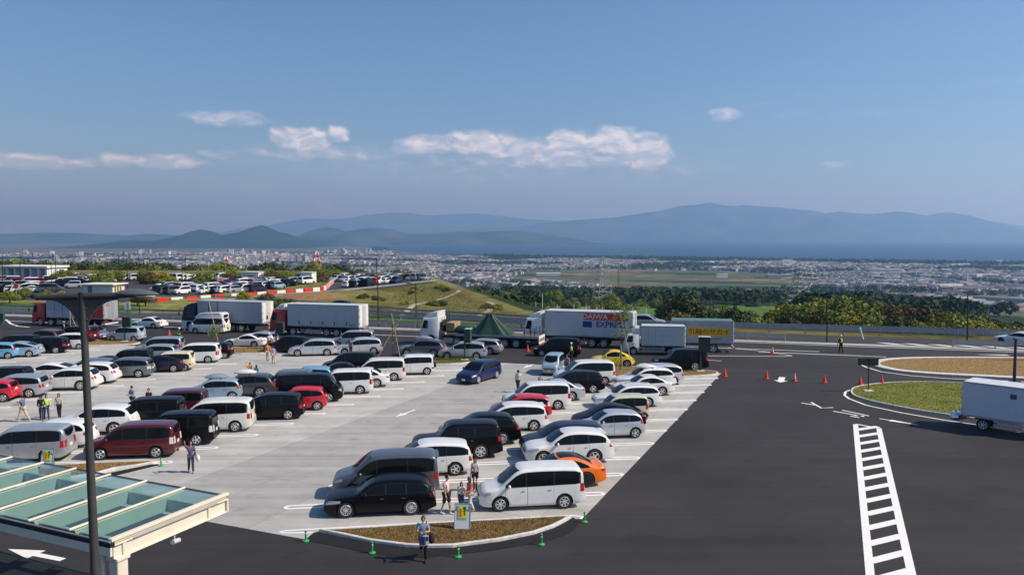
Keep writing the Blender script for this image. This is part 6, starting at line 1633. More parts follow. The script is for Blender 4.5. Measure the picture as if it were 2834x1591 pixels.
    for sd in (1, -1):
        sh, e, w, d2 = J['arm', sd]; wr_ = V[w]; d = d2
        sidev = Vector((0, sd, 0)) - d * d.y * sd; sidev.normalize(); pal = d.cross(sidev).normalized() * -1
        fwd = d.cross(sidev).normalized()
        if fwd.x < 0: fwd = -fwd
        b.tube([wr_ - d * .02 * s, wr_ + d * .03 * s, wr_ + d * .085 * s], [.026 * s, .036 * s, .034 * s], 8)
        for k, l in enumerate((.066, .078, .072, .054)):
            off = fwd * (.027 - .018 * k) * s
            q0 = wr_ + d * .075 * s + off; q1 = q0 + d * l * .55 * s; q2 = q1 + (d * .75 - sidev * .6).normalized() * l * .55 * s
            b.tube([q0, q1, q2], [.0095 * s, .009 * s, .007 * s], 6)
        q0 = wr_ + d * .03 * s + fwd * .028 * s; b.tube([q0, q0 + (fwd * .7 + d * .7) * .035 * s, q0 + (fwd * .35 + d * .9) * .062 * s], [.012 * s, .010 * s, .008 * s], 6)
    hm_ = b.mesh('head_hands', [M['skin'], M['eye'], M['lip']], True)
    bm = bmesh.new(); bm.from_mesh(body)
    for f in bm.faces: f.smooth = True; f.material_index = 0
    bm.from_mesh(hm_); me = bpy.data.meshes.new('body'); bm.to_mesh(me); bm.free()
    for m_ in (M['skin'], M['eye'], M['lip']): me.materials.append(m_)
    link('body', me, t)
    def sub(ids, edges, grow, name, m_, root=0):
        mp = {v: i for i, v in enumerate(ids)}
        rr = [(tuple(q + grow * s for q in Rd[i]) if isinstance(Rd[i], tuple) else Rd[i] + grow * s) for i in ids]
        mm = skin_mesh([V[i] for i in ids], [(mp[a], mp[b_]) for a, b_ in edges], rr, root)
        for pl_ in mm.polygons: pl_.use_smooth = True
        mm.materials.clear(); mm.materials.append(m_); return link(name, mm, t)
    # shirt
    ids = [pel, wai, che, nb]; ed = [(pel, wai), (wai, che), (che, nb)]; keep = {}
    for sd in (1, -1):
        sh, e, w, _ = J['arm', sd]; ids += [sh, e]; ed += [(che, sh), (sh, e)]
        if sleeve == 'short': keep[e] = V[e].copy(); V[e] = V[sh] + (V[e] - V[sh]) * .72
        else: ids.append(w); ed.append((e, w))
    keep[nb] = V[nb].copy(); V[nb] = V[che] + (V[nb] - V[che]) * .72
    so = sub(ids, ed, .017, 'shirt', cloth(shirt), 0)
    for k, v in keep.items(): V[k] = v
    # legs
    ids = [pel]; ed = []; keep = {}
    for sd in (1, -1):
        hp2, kn, an = J['leg', sd]
        if bottom == 'trousers': ids += [hp2, kn, an]; ed += [(pel, hp2), (hp2, kn), (kn, an)]
        else:
            ids += [hp2, kn]; ed += [(pel, hp2), (hp2, kn)]
            if bottom == 'skirt': keep[kn] = V[kn].copy(); V[kn] = V[hp2] + (V[kn] - V[hp2]) * .6 + Vector((0, sd * .04, 0))
    sub(ids, ed, .016 if bottom == 'trousers' else .026, {'trousers': 'trousers', 'shorts': 'shorts', 'skirt': 'skirt'}[bottom], cloth(legs))
    for k, v in keep.items(): V[k] = v
    for sd in (1, -1):
        hp2, kn, an = J['leg', sd]; f = MB(); c0 = V[an] + Vector((.055, 0, -.045)) * s
        f.ball(c0, (.135 * s, .048 * s, .036 * s), 10, 6); f.ball(V[an] + Vector((0, 0, -.02)) * s, (.05 * s, .045 * s, .05 * s), 8, 5); f.build('shoe', cloth(shoes), t, True)
        if socks: MB().tube([V[an], V[kn] * .85 + V[an] * .15], [.047 * s, .064 * s], 10).build('sock', cloth(socks), t, True)
    # hair or hat
    hb = MB(); hm2 = mat('hair_brown', haircol, rough=.5) if haircol else M['hair']
    vs = []; 
    for i in range(8):
        th = math.pi / 2 - (math.pi * .62) * i / 7
        for k in range(16):
            a = 2 * math.pi * k / 16; cut = 1.0 if math.cos(a) < .35 else max(.35, 1 - .75 * (math.cos(a) - .35))
            tt = math.pi / 2 - (math.pi / 2 - th) * cut
            vs.append(hp_(.104 * math.cos(tt) * math.cos(a) - .008, .086 * math.cos(tt) * math.sin(a), .130 * math.sin(tt) + .004))
    hb.add(vs, [(i * 16 + k, i * 16 + (k + 1) % 16, (i + 1) * 16 + (k + 1) % 16, (i + 1) * 16 + k)[::-1] for i in range(7) for k in range(16)])
    if hair == 'long':
        vs = []
        for i in range(6):
            z = -.02 - .055 * i
            for k in range(9):
                a = math.pi * (.5 + k / 8); rr_ = 1.0 - .05 * i; vs.append(hp_(.104 * rr_ * math.cos(a) - .01, .092 * rr_ * math.sin(a), z))
        hb.add(vs, [(i * 9 + k, i * 9 + k + 1, (i + 1) * 9 + k + 1, (i + 1) * 9 + k) for i in range(5) for k in range(8)])
    hb.build('hair', hm2, t, True)
    if helmet or cap:
        hh = MB(); vs = []
        hh.ball(hp_(-.004, 0, .045), (.122 * s, .104 * s, .105 * s), 14, 8); hh.ball(hp_(.095, 0, .045), (.07 * s, .075 * s, .012 * s), 10, 4)
        hh.build('helmet' if helmet else 'cap', cloth((.72, .74, .76)) if helmet else cloth(cap), t, True)
    if vest:
        keep = {nb: V[nb].copy()}; V[nb] = V[che] + (V[nb] - V[che]) * .8
        vo = sub([pel, wai, che, nb], [(pel, wai), (wai, che), (che, nb)], .036, 'safety_vest', vest)
        for k, v in keep.items(): V[k] = v
        for zz in (1.10, 1.22): MB().tube([Vector((0, 0, zz)) * s, Vector((0, 0, zz + .04)) * s], .158 * s, 16).build('reflective_band', M['steel'], vo) if False else None
    return t, V, J, s
def held(name, lb, t, local, mb, mats, cat):
    q = Matrix.Rotation(t.rotation_euler[2], 3, 'Z'); p = t.location + q @ Vector(local)
    return tag(mb.build(name, mats, None, True, 40, loc=p, rz=t.rotation_euler[2]), lb, cat)
JEAN = (.045, .06, .11)
# woman walking in front of the island
t, V, J, s = person('woman in blue-grey T-shirt walking with a blue shopping bag', (1172, 1549), -86, (.20, .27, .36), (.008, .008, .009), 1.64, arms=((28, 82, 14, 28), (30, 80, 14, 30)), stride=(14, 4, -16, 42), shoes=(.03, .03, .03), hair='short')
bag = MB(); bag.bbox((0, .06, 0), (.10, .32, .38), .01, mi=0); bag.box((.052, .0, .02), (.008, .18, .30), mi=1); bag.box((.052, .17, -.09), (.008, .09, .12), mi=2); bag.box((.052, .17, .09), (.008, .09, .12), mi=1)
held('shopping_bag', 'blue and white shopping bag held by the walking woman', t, (.30, -.02, .84), bag, [cloth((.30, .34, .40)), mat('bag_blue', (.02, .035, .17), rough=.5), mat('bag_white', (.7, .72, .74), rough=.5)], 'bag')
sb = MB(); sb.ball((0, 0, 0), (.20, .11, .19), 14, 8); sb.tube([(0, -.02, .15), (.0, -.12, .45), (-.02, -.20, .62)], .016, 6); sb.tube([(-.1, -.05, .15), (-.16, -.14, .40), (-.14, -.20, .62)], .016, 6)
held('shoulder_bag', 'round black shoulder bag of the walking woman', t, (.0, .30, .80), sb, cloth((.018, .014, .018)), 'bag')
held('phone', 'white phone in the walking woman hands', t, (.40, -.03, 1.16), MB().bbox((0, 0, 0), (.015, .07, .10), .006), bwh, 'phone')
# family between the wagon and the white minivan
person('man in pale pink shirt and dark shorts beside the black wagon', Z6(1938, 838), -25, (.62, .48, .48), (.03, .022, .02), 1.72, bottom='shorts', arms=((-6, 12, 10, 0), (4, 14, 10, 0)), stride=(12, 6, -12, 10), shoes=(.6, .6, .62))
person('girl in white printed T-shirt and blue shorts', Z6(2085, 808), -80, (.66, .64, .60), (.05, .09, .20), 1.28, bottom='shorts', hair='long', arms=((8, 40, 6, 20), (8, 20, 6, 0)), stride=(2, 0, -2, 0))
person('woman in coral shirt and white trousers behind the notice board', Z6(2172, 828), -150, (.62, .16, .11), (.58, .54, .48), 1.58, hair='long', haircol=(.05, .025, .015), sleeve='long', arms=((18, 50, 6, 20), (0, 15, 8, 0)), stride=(10, 4, -10, 14), shoes=(.4, .2, .1))
person('teenage girl in pale T-shirt, dark skirt and black knee socks', Z6(2222, 604), -100, (.62, .50, .54), (.02, .02, .045), 1.55, bottom='skirt', hair='long', socks=(.01, .01, .012), stride=(8, 2, -8, 8), slim=.9)
# others
tw = person('woman in purple checked shirt and jeans shading her eyes', Z5(1912, 424), -60, (.12, .09, .17), JEAN, 1.62, sleeve='long', hair='long', arms=((4, 20, 8, 0), (120, 120, 25, 10)), stride=(10, 4, -10, 10), shoes=(.35, .3, .25))
wb = MB(); wb.ball((0, 0, 0), (.12, .10, .18), 10, 7); wb.tube([(0, 0, .15), (0, 0, .26)], .012, 5)
held('white_bag', 'white carrier bag held by the woman in checked shirt', tw[0], (.05, .33, .72), wb, bwh, 'bag')
person('person in tan top standing behind the dark red minivan', Z1(1755, 968), -60, (.26, .17, .12), (.05, .05, .055), 1.60, by='head', arms=((20, 60, 6, 25), (20, 60, 6, 25)))
person('man in blue polo shirt and beige trousers walking', Z1(232, 962), 178, (.10, .14, .26), (.52, .45, .33), 1.74, arms=((20, 70, 8, 20), (20, 90, 8, 25)), stride=(22, 8, -20, 14), shoes=(.5, .46, .4))
person('woman in black walking beside a lime-topped friend', Z1(418, 948), -70, (.02, .02, .025), JEAN, 1.62, sleeve='long', cap=(.02, .02, .02), hair='long', arms=((10, 50, 8, 20), (10, 50, 8, 20)))
person('woman in lime green top and jeans', Z1(468, 942), -40, (.42, .56, .12), JEAN, 1.60, sleeve='long', arms=((10, 50, 10, 15), (10, 40, 8, 15)), stride=(10, 4, -10, 8))
person('woman in light grey cardigan and dark trousers', Z1(595, 928), -75, (.42, .40, .36), (.03, .03, .035), 1.62, sleeve='long', hair='long', stride=(10, 4, -10, 10))
person('man in grey checked shirt behind the black minivan', Z1(1320, 612), -110, (.22, .22, .30), JEAN, 1.70, by='head', sleeve='long', arms=((20, 70, 6, 20), (20, 70, 6, 20)))
person('person in maroon shirt behind the black minivan', Z1(1487, 636), -90, (.10, .02, .025), (.03, .03, .03), 1.62, by='head')
person('person in orange shirt holding up a hand near the roof-box car', Z2(694, 378), -90, (.75, .30, .02), (.4, .35, .28), 1.66, by='head', arms=((60, 100, 20, 10), (110, 120, 20, 10)))
person('person in teal top beside the orange shirt', Z2(755, 402), 80, (.02, .30, .38), JEAN, 1.50, by='head', hair='long')
person('man in orange shirt and beige trousers seen from behind', Z2(872, 357), 100, (.72, .20, .015), (.48, .40, .28), 1.72, stride=(8, 4, -8, 6), arms=((0, 20, 14, 0), (0, 20, 14, 0)))
person('person in lilac shirt and beige trousers by the brown island', Z2(930, 385), 110, (.36, .30, .52), (.50, .42, .30), 1.66, sleeve='long', stride=(14, 4, -14, 12))
person('worker in white shirt and white helmet at the sign post', Z2(885, 84), -80, (.62, .62, .60), (.05, .05, .07), 1.72, by='head', helmet=True)
person('person in white with dark backpack pointing ahead', Z3(1205, 852), 60, (.58, .58, .60), (.05, .05, .07), 1.66, arms=((0, 15, 10, 0), (85, 10, 10, 0)), cap=(.02, .02, .03))
person('child in grey shirt and dark cap behind the black people carrier', Z3(1432, 672), -90, (.36, .36, .37), (.05, .05, .06), 1.45, by='head', cap=(.02, .02, .06))
person('person in grey-lilac shirt beside the light blue mini van', Z3(1697, 478), -120, (.24, .20, .26), (.06, .06, .10), 1.68, by='head', sleeve='long')
person('person standing between two silver cars', Z2(1700, 142), -90, (.10, .06, .14), (.03, .03, .03), 1.64, by='head')
GV = M['hivis']; dk = (.012, .014, .022)
person('traffic guard in yellow vest behind the black minivan', Z3(1738, 538), 95, dk, dk, 1.72, sleeve='long', vest=GV, helmet=True, group='traffic guards in yellow vests')
tg = person('traffic guard in yellow vest standing alone on the empty road', Z8(697, 272), 110, dk, dk, 1.74, sleeve='long', vest=GV, helmet=True, group='traffic guards in yellow vests', arms=((12, 10, 14, 0), (8, 10, 10, 0)))
held('signal_baton', 'red baton held by the lone traffic guard', tg[0], (.10, .36, .62), MB().tube([(0, 0, -.25), (0, 0, .25)], .025, 8), M['cone'], 'baton')
person('traffic guard in yellow vest near the silver vans', Z1(1792, 182), 30, dk, dk, 1.72, sleeve='long', vest=GV, helmet=True, group='traffic guards in yellow vests', arms=((10, 20, 8, 0), (80, 40, 10, 20)), stride=(12, 4, -14, 8))
person('traffic guard in yellow vest by the tall pale stake', ZA(650, 1032), 0, dk, dk, 1.72, sleeve='long', vest=GV, helmet=True, group='traffic guards in yellow vests')
# ------------------------------------------------------------------ distant car park
rf = random.Random(21)
FARM = {k: low_car(k) for k in ('minivan', 'van', 'mpv', 'wagon', 'sedan', 'hatch', 'suv', 'kei', 'cube')}
FCOL = ['white'] * 7 + ['pearl'] * 2 + ['silver'] * 4 + ['lightsilver'] * 3 + ['black'] * 6 + ['navy', 'darkgrey', 'grey', 'slate', 'iceblue', 'red', 'blue', 'gunmetal', 'red']
CNAME = dict(white='white', pearl='white', silver='silver', lightsilver='silver', black='black', navy='dark blue', darkgrey='dark grey', grey='grey', slate='slate blue', iceblue='pale blue', red='red', blue='blue', gunmetal='grey')
KNAME = dict(minivan='minivan', van='large van', mpv='people carrier', wagon='estate car', sedan='saloon car', hatch='hatchback', suv='sport utility car', kei='small box van', cube='boxy car')
farcount = 0
def far_row(pa, pb, where, n, head, jit=.3, skip=.06):
    """n cars side by side between two ground pixels"""
    global farcount
    a, b = G(*pa), G(*pb)
    for i in range(n):
        if rf.random() < skip: continue
        p = a + (b - a) * ((i + .5) / n); k = rf.choice(list(FARM)); c = rf.choice(FCOL)
        o = link('parked_car', FARM[k], None, (p.x + rf.uniform(-jit, jit), p.y + rf.uniform(-jit, jit), .03), R(head + rf.uniform(-3, 3) + (180 if rf.random() < .4 else 0)))
        o.material_slots[0].link = 'OBJECT'; o.material_slots[0].material = PAINT[c]
        tag(o, '%s %s parked %s' % (CNAME[c], KNAME[k], where), 'car', 'cars parked %s' % where); farcount += 1
W1, W2, W3 = 'before the long white rest house', 'above the red and white barrier', 'at the embankment road end'
for pa, pb, n in ((ZA(-20, 585), ZA(530, 585), 14), (ZA(-20, 545), ZA(800, 540), 22), (ZA(-20, 515), ZA(830, 508), 24), (ZA(280, 492), ZA(1100, 484), 24), (ZA(20, 492), ZA(280, 496), 7), (ZA(560, 462), ZA(1450, 462), 26)): far_row(pa, pb, W1, n, 25)
for pa, pb, n in ((ZA(1640, 605), ZA(1870, 605), 6), (ZA(1610, 570), ZA(2260, 575), 18), (ZA(2080, 598), ZA(2400, 592), 8), (ZA(2280, 575), ZB(420, 585), 9), (ZA(2230, 540), ZB(640, 548), 20), (ZA(2180, 520), ZB(760, 520), 24), (ZB(100, 500), ZB(940, 498), 18), (ZA(1480, 470), ZA(2350, 458), 20)): far_row(pa, pb, W2, n, 60)
for pa, pb, n in ((ZB(1310, 535), ZB(1560, 525), 5), (ZB(1370, 512), ZB(1850, 492), 9), (ZB(1180, 475), ZB(1900, 470), 15), (ZB(1000, 455), ZB(2140, 462), 26), (ZB(560, 460), ZB(1180, 452), 15), (ZB(1660, 495), ZB(1850, 485), 4)): far_row(pa, pb, W3, n, 75)
print('far cars', farcount)
# cars on the highway
for k, c, px, lb, hd in (('suv', 'silver', Z4(690, 178), 'silver car on the highway behind the blue and white lorry', -16), ('sedan', 'white', Z8(2478, 165), 'white car on the highway beside the brown sign board', 122), ('wagon', 'navy', ZB(1225, 742), 'dark car on the gravel track below the mound', 175)):
    g = G(px[0], px[1], .3); o = link('passing_car', FARM[k], None, (g.x, g.y, .03), R(hd)); o.material_slots[0].link = 'OBJECT'; o.material_slots[0].material = PAINT[c]; tag(o, lb, 'car')
# red and white barrier blocks
blk = MB(); blk.v = []; side_prism(blk, [(-.95, 0), (.95, 0), (.95, .28), (.90, .80), (-.90, .80), (-.95, .28)], .26, .06); blk_me = {'red': blk.mesh('barrier_red', mat('barrier_red', (.62, .02, .02), rough=.5)), 'white': blk.mesh('barrier_white', mat('barrier_white', (.74, .70, .62), rough=.5))}
def barrier_run(pts, lb, scale=1.0, z=.03):
    pts = [G(*p) for p in pts]; d = dense(pts, 2.0 * scale); k = 0
    for a, b in zip(d, d[1:]):
        c = 'red' if k % 2 == 0 else 'white'; k += 1
        o = link('barrier_block', blk_me[c], None, ((a.x + b.x) / 2, (a.y + b.y) / 2, z), math.atan2(b.y - a.y, b.x - a.x)); o.scale = (scale, 1, scale)
        tag(o, '%s plastic barrier block in the %s' % (c, lb), 'barrier', 'red and white barrier blocks in the ' + lb)
barrier_run([ZA(1580, 702), ZA(1870, 684), ZA(2300, 652), ZB(300, 640), ZB(700, 610), ZB(1050, 578), ZB(1110, 560), ZB(1180, 492)], 'long row along the ramp', 1.15)
barrier_run([ZA(1880, 715), ZA(2060, 708), ZA(2280, 690)], 'short row before the green verge', 1.0)
barrier_run([ZB(560, 750), ZB(640, 750), ZB(720, 752), ZB(790, 752)], 'row behind the hedge', 1.0)
for pa in (0,):
    for i in range(9):
        g = G(*ZB(560 + 22 * i * 1.0, 478)); o = link('barrier_block', blk_me['red'], None, (g.x, g.y, .03), 0); tag(o, 'red plastic barrier block standing among the farthest cars', 'barrier', 'red barrier blocks among the farthest cars')
# buildings of the distant car park
bw = mat('building_white', (.66, .66, .62), rough=.8, var=.05, scale=.5, coord='World'); bgl = mat('building_glass', (.05, .10, .22), rough=.15, spec=.6); bdoor = mat('building_door', (.14, .18, .20), rough=.5)
def block(t, name, c, d, m, rz=0): return MB().bbox(c, d, .05).build(name, m, t)
g = G(*ZA(255, 478)); bt = thing('rest_house', 'long white rest house with tall blue windows', 'building', (g.x, g.y, 0), R(-14))
wd = 15.0
block(bt, 'wall', (0, 3, 1.8), (wd, 6, 3.6), bw); block(bt, 'roof', (0, 2.7, 3.85), (wd + .8, 7.4, .5), bw); block(bt, 'base_wall', (0, -1.2, .45), (wd, .25, .9), bw)
for i in range(6):
    x = -wd / 2 + 1.3 + i * (wd - 2.4) / 5.2
    wdw = MB().box((x, -.03, 2.0), (1.7, .08, 2.7)).build('window', bgl if i % 2 else mat('building_glass_pale', (.18, .30, .50), rough=.2), bt)
    for dx in (-.4, .4): MB().box((x + dx, -.10, 2.0), (.09, .08, 2.7)).build('mullion', bw, wdw)
    MB().box((x + 1.2, -.25, 1.9), (.5, .5, 3.4)).build('pier', bw, bt)
g = G(*ZA(1000, 612)); bt = thing('white_shed', 'low white shed with flat overhanging roof among the cars', 'building', (g.x, g.y, 0), R(-6))
block(bt, 'wall', (0, 2, 1.0), (6.3, 4, 2.0), bw); block(bt, 'roof', (0, 1.9, 2.12), (7.4, 5.2, .25), bw); MB().box((-1.7, -.03, 1.0), (.9, .06, 1.5)).build('door', bdoor, bt)
for lb, p, wdt, dpt, h_ in (('white prefabricated hut beside the barrier cars', ZB(290, 492), 7.0, 4, 2.7), ('narrow white container behind the cars', ZB(910, 492), 3.0, 3, 2.6), ('small white cabin next to the prefabricated hut', ZB(432, 492), 2.2, 2.2, 1.9)):
    g = G(*p); bt = thing('site_hut', lb, 'building', (g.x, g.y, 0), R(-8)); block(bt, 'wall', (0, dpt / 2, h_ / 2), (wdt, dpt, h_), bw); block(bt, 'roof', (0, dpt / 2, h_ + .06), (wdt + .3, dpt + .3, .14), mat('hut_roof', (.5, .5, .46), rough=.7)); MB().box((-wdt * .25, -.03, h_ * .4), (1.0, .06, h_ * .7)).build('door', bdoor, bt); MB().box((wdt * .2, -.03, h_ * .55), (1.6, .06, h_ * .3)).build('window', bgl, bt)
g = G(*ZA(605, 470)); pv_ = thing('pavilion', 'small open pavilion with white roof', 'pavilion', (g.x, g.y, 0))
block(pv_, 'roof', (0, 0, 3.4), (2.2, 2, .4), bw)
for x in (-.9, .9):
    for y in (-.8, .8): MB().tube([(x, y, 0), (x, y, 3.3)], .09, 8).build('pillar', M['darksteel'], pv_)
gr = G(*ZA(170, 672)); rr = thing('round_sign', 'round red-rimmed road sign at the left verge', 'sign', (gr.x, gr.y, 0)); MB().tube([(0, 0, 0), (0, 0, 2.6)], .05, 8).build('post', M['steel'], rr); MB().lathe([(.001, -.02), (.5, -.02), (.5, .02), (.001, .02)], 20, c=(0, -.05, 2.7), axis='Y').build('rim', M['cone'], rr); MB().lathe([(.001, -.02), (.27, -.02), (.27, .02), (.001, .02)], 20, c=(0, -.09, 2.7), axis='Y').build('disc', mat('sign_face', (.12, .10, .10), rough=.5), rr)
gy = G(*ZA(1210, 735)); yb = thing('yellow_flags', 'yellow striped banner sign on the verge', 'sign', (gy.x, gy.y, 0)); MB().tube([(0, 0, 0), (0, 0, 3.6)], .05, 8).build('post', M['darksteel'], yb)
for x in (-.45, 0, .45): MB().box((x, -.05, 2.9), (.30, .05, 1.5)).build('stripe', mat('flag_yellow', (.75, .50, .02), rough=.6), yb)
gw = G(*ZA(1300, 832)); wbd = thing('white_placard', 'tilted white placard with grey lettering above the lane sign', 'sign', (gw.x, gw.y, 0)); MB().tube([(0, .1, 0), (0, .1, 1.2)], .05, 8).build('post', M['darksteel'], wbd); pn = MB().box((0, 0, 1.6), (.85, .05, 1.1), ry=R(-6)).build('panel', bwh, wbd)
for k in range(4): MB().box((.1, -.04, 1.95 - .22 * k), (.34, .02, .12), ry=R(-6)).build('grey_glyph', mat('glyph_grey', (.25, .25, .27), rough=.6), pn)

# ------------------------------------------------------------------ trees
def crown_mesh(name, rx, rz, n_leaf, leaf, clumps, seed, m, droop=0.0):
    rn = random.Random(seed); cs = []
    for k in range(clumps):
        a = rn.uniform(0, 6.28); e = math.asin(rn.uniform(-.35, 1)); q = rn.uniform(.45, .85)
        cs.append((Vector((rx * q * math.cos(e) * math.cos(a), rx * q * math.cos(e) * math.sin(a), rz * q * math.sin(e))), rn.uniform(.28, .48) * rx))
    v = []; f = []
    for i in range(n_leaf):
        c, r = rn.choice(cs); d = Vector((rn.gauss(0, 1), rn.gauss(0, 1), rn.gauss(0, 1) + .35)).normalized(); p = c + d * r * rn.uniform(.75, 1.05) * Vector((1, 1, .8)).length / 1.62
        nrm = (d + Vector((rn.gauss(0, .45), rn.gauss(0, .45), rn.gauss(0, .45)))).normalized(); u = nrm.orthogonal().normalized(); w = nrm.cross(u); an = rn.uniform(0, 6.28)
        u, w = u * math.cos(an) + w * math.sin(an), w * math.cos(an) - u * math.sin(an); s_ = leaf * rn.uniform(.6, 1.3)
        b = len(v); v += [tuple(p - u * s_), tuple(p - w * s_ * .6 + nrm * s_ * .15), tuple(p + u * s_), tuple(p + w * s_ * .6 + nrm * s_ * .15)]; f.append((b, b + 1, b + 2, b + 3))
    me = bpy.data.meshes.new(name); me.from_pydata(v, [], f); me.materials.append(m); return me
def leaf_mat(name, c, c2):
    return mat(name, c, rough=.75, spec=.25, var=.35, scale=.45, detail=5, c2=c2)
LM = [leaf_mat('leaf_golden', (.18, .195, .024), (.36, .33, .045)), leaf_mat('leaf_green', (.10, .15, .02), (.22, .25, .035)), leaf_mat('leaf_dark', (.032, .058, .018), (.075, .105, .03)), leaf_mat('leaf_brown', (.085, .075, .022), (.18, .13, .045))]
LNAME = ['yellow-green broadleaf', 'mid-green broadleaf', 'dark green', 'brownish green']
CROWN = [[crown_mesh('crown', 4.2, 3.4, 3800, .26, 26, 40 + 7 * k + j, LM[k]) for j in range(2)] for k in range(4)]
trunk_me = MB().tube([(0, 0, -9), (.1, 0, -3), (0, .1, -.5), (.2, .1, 1.2)], [.45, .34, .26, .12], 8).mesh('trunk', M['bark'], True)
limb = MB()
for k in range(7):
    a = k * .9; limb.tube([(0, 0, -2.2 + .3 * k), (1.3 * math.cos(a), 1.3 * math.sin(a), -.6 + .3 * k), (2.6 * math.cos(a), 2.6 * math.sin(a), .6 + .3 * k)], [.16, .10, .04], 6)
limb_me = limb.mesh('limbs', M['bark'], True)
wr1 = 'on the slope just beyond the highway'
LAND = [(1905, 'behind the small box truck'), (2060, 'behind the removal truck'), (2200, 'beside the tall lamp post at the highway'), (2345, 'behind the lone traffic guard'), (2440, 'behind the leaning white post'), (2610, 'between the leaning post and the right lamp post'), (2740, 'behind the right lamp post'), (9999, 'behind the brown sign board')]
def tree(px, top_y, Y, w, kind, where, zc=None):
    if where in (wr1, 'deeper down the slope on the right'):
        where = ('low on the bank ' if Y < 127 else ('tall on the slope ' if Y < 152 else 'far down the slope ')) + next(n_ for lim, n_ in LAND if px < lim)
    p = AT(px, top_y, Y); s_ = w / 8.4; zcen = p.z - 3.4 * s_ * .95
    t = thing('tree', '%s tree %s' % (LNAME[kind], where), 'tree', (p.x, Y, zcen), rf.uniform(0, 6.28), 'trees %s' % where)
    link('crown', CROWN[kind][rf.randrange(2)], t); link('trunk', trunk_me, t); link('limb', limb_me, t); t.scale = (s_, s_, s_)
TOPS = [(1850, 850), (1868, 826), (1890, 824), (1915, 840), (1935, 868), (1970, 866), (2000, 872), (2030, 860), (2060, 872), (2090, 886), (2112, 892), (2140, 884), (2165, 870), (2185, 850), (2215, 845), (2250, 838), (2290, 834), (2330, 836), (2360, 850), (2390, 858), (2430, 855), (2466, 856), (2500, 858), (2549, 857), (2604, 868), (2660, 885), (2715, 893), (2770, 907), (2812, 918), (2860, 925)]
wr1 = 'on the slope just beyond the highway'
for i, (px, ty) in enumerate(TOPS):
    kd = 2 if px < 2105 else (3 if px in (2140, 2466, 2500, 2549) else rf.choice((0, 0, 0, 1)))
    tree(px, ty, rf.uniform(128, 150), rf.uniform(5.5, 8) if px < 2105 else rf.uniform(7, 9.5), kd, wr1)
for px, ty in [(2200, 868), (2240, 862), (2275, 872), (2310, 860), (2350, 878), (2395, 885), (2440, 890), (2490, 885), (2530, 892), (2580, 895), (2630, 905), (2690, 915), (2750, 925), (2800, 935), (2230, 895), (2290, 900), (2340, 905), (2380, 912), (2550, 915), (2620, 922), (1880, 868), (1905, 880), (1960, 890), (2020, 895), (2080, 905), (2150, 908), (2460, 912), (2700, 930)]:
    kd = rf.choice((2, 2, 3)) if px < 2105 or rf.random() < .25 else rf.choice((0, 0, 1, 1))
    tree(px, ty, rf.uniform(112, 126), rf.uniform(4.5, 6.5), kd, wr1)
for i in range(36):
    px = rf.uniform(2480, 2880); tree(px, pl([(2480, 850), (2600, 862), (2700, 880), (2834, 905), (2880, 912)], px) + rf.uniform(0, 22), rf.uniform(155, 240), rf.uniform(7, 11), rf.choice((2, 2, 1, 3)), 'deeper down the slope on the right')
wr2 = 'in the wood below the fields'
for i in range(76):
    px = rf.uniform(1280, 2250); y0 = pl([(1280, 800), (1450, 795), (1700, 805), (1850, 820), (2100, 822), (2250, 825)], px)
    tree(px, y0 + 6 + rf.uniform(0, 34), rf.uniform(420, 640), rf.uniform(9, 14), rf.choice((2, 2, 1, 1, 1, 0 if rf.random() < .3 else 2)), wr2)
wrb = 'in the wood behind the distant car park'
for i in range(80):
    px = rf.uniform(-40, 1190); tree(px, pl([(-40, 728), (300, 732), (700, 735), (1000, 744), (1190, 764)], px) + rf.uniform(-2, 14), rf.uniform(285, 380), rf.uniform(11, 17), rf.choice((2, 2, 2, 2, 1)), wrb)
wr3 = 'around the distant car park'
for i in range(30):
    px = rf.uniform(150, 1000); g = G(px, rf.uniform(772, 786)); tree(px, 752 + rf.uniform(-4, 12), g.y, rf.uniform(3.5, 6), rf.choice((1, 1, 0, 3)), wr3)
for p, kd in ((ZA(250, 655), 1), (ZA(100, 700), 1), (ZA(480, 690), 1), (ZA(600, 695), 0), (ZB(650, 790), 1), (ZB(720, 790), 2), (ZA(1480, 720), 3), (ZA(1400, 715), 3), (ZB(280, 690), 0), (ZB(520, 720), 3)):
    g = G(*p); t = thing('shrub', '%s shrub on the verge behind the lorries' % ['golden', 'green', 'dark green', 'brownish'][kd], 'shrub', (g.x, g.y, 1.0), rf.uniform(0, 6), 'shrubs on the verge behind the lorries'); link('crown', CROWN[kd][0], t); link('stem', trunk_me, t); t.scale = (.42, .32, .30)
for i in range(26):
    px, py = rf.choice(((1060, 835), (1120, 812), (1190, 805), (1240, 800), (1290, 830), (1340, 850), (1380, 856), (1210, 845), (1130, 850), (1420, 868), (1010, 828), (1260, 860))); g = G(px + rf.uniform(-25, 25), py + rf.uniform(-8, 8)); kd = rf.choice((0, 1, 1, 2, 3)); z_ = ground_z(g.x, g.y)
    if edge_dist(g.x, g.y) > -1.5: continue
    t = thing('shrub', '%s low shrub on the grassy embankment' % ['golden', 'green', 'dark green', 'brownish'][kd], 'shrub', (g.x, g.y, z_ + .25), rf.uniform(0, 6), 'shrubs on the grassy embankment'); link('crown', CROWN[kd][i % 2], t); link('stem', trunk_me, t); q_ = rf.uniform(.10, .28); t.scale = (q_ * 1.3, q_, q_ * .7)
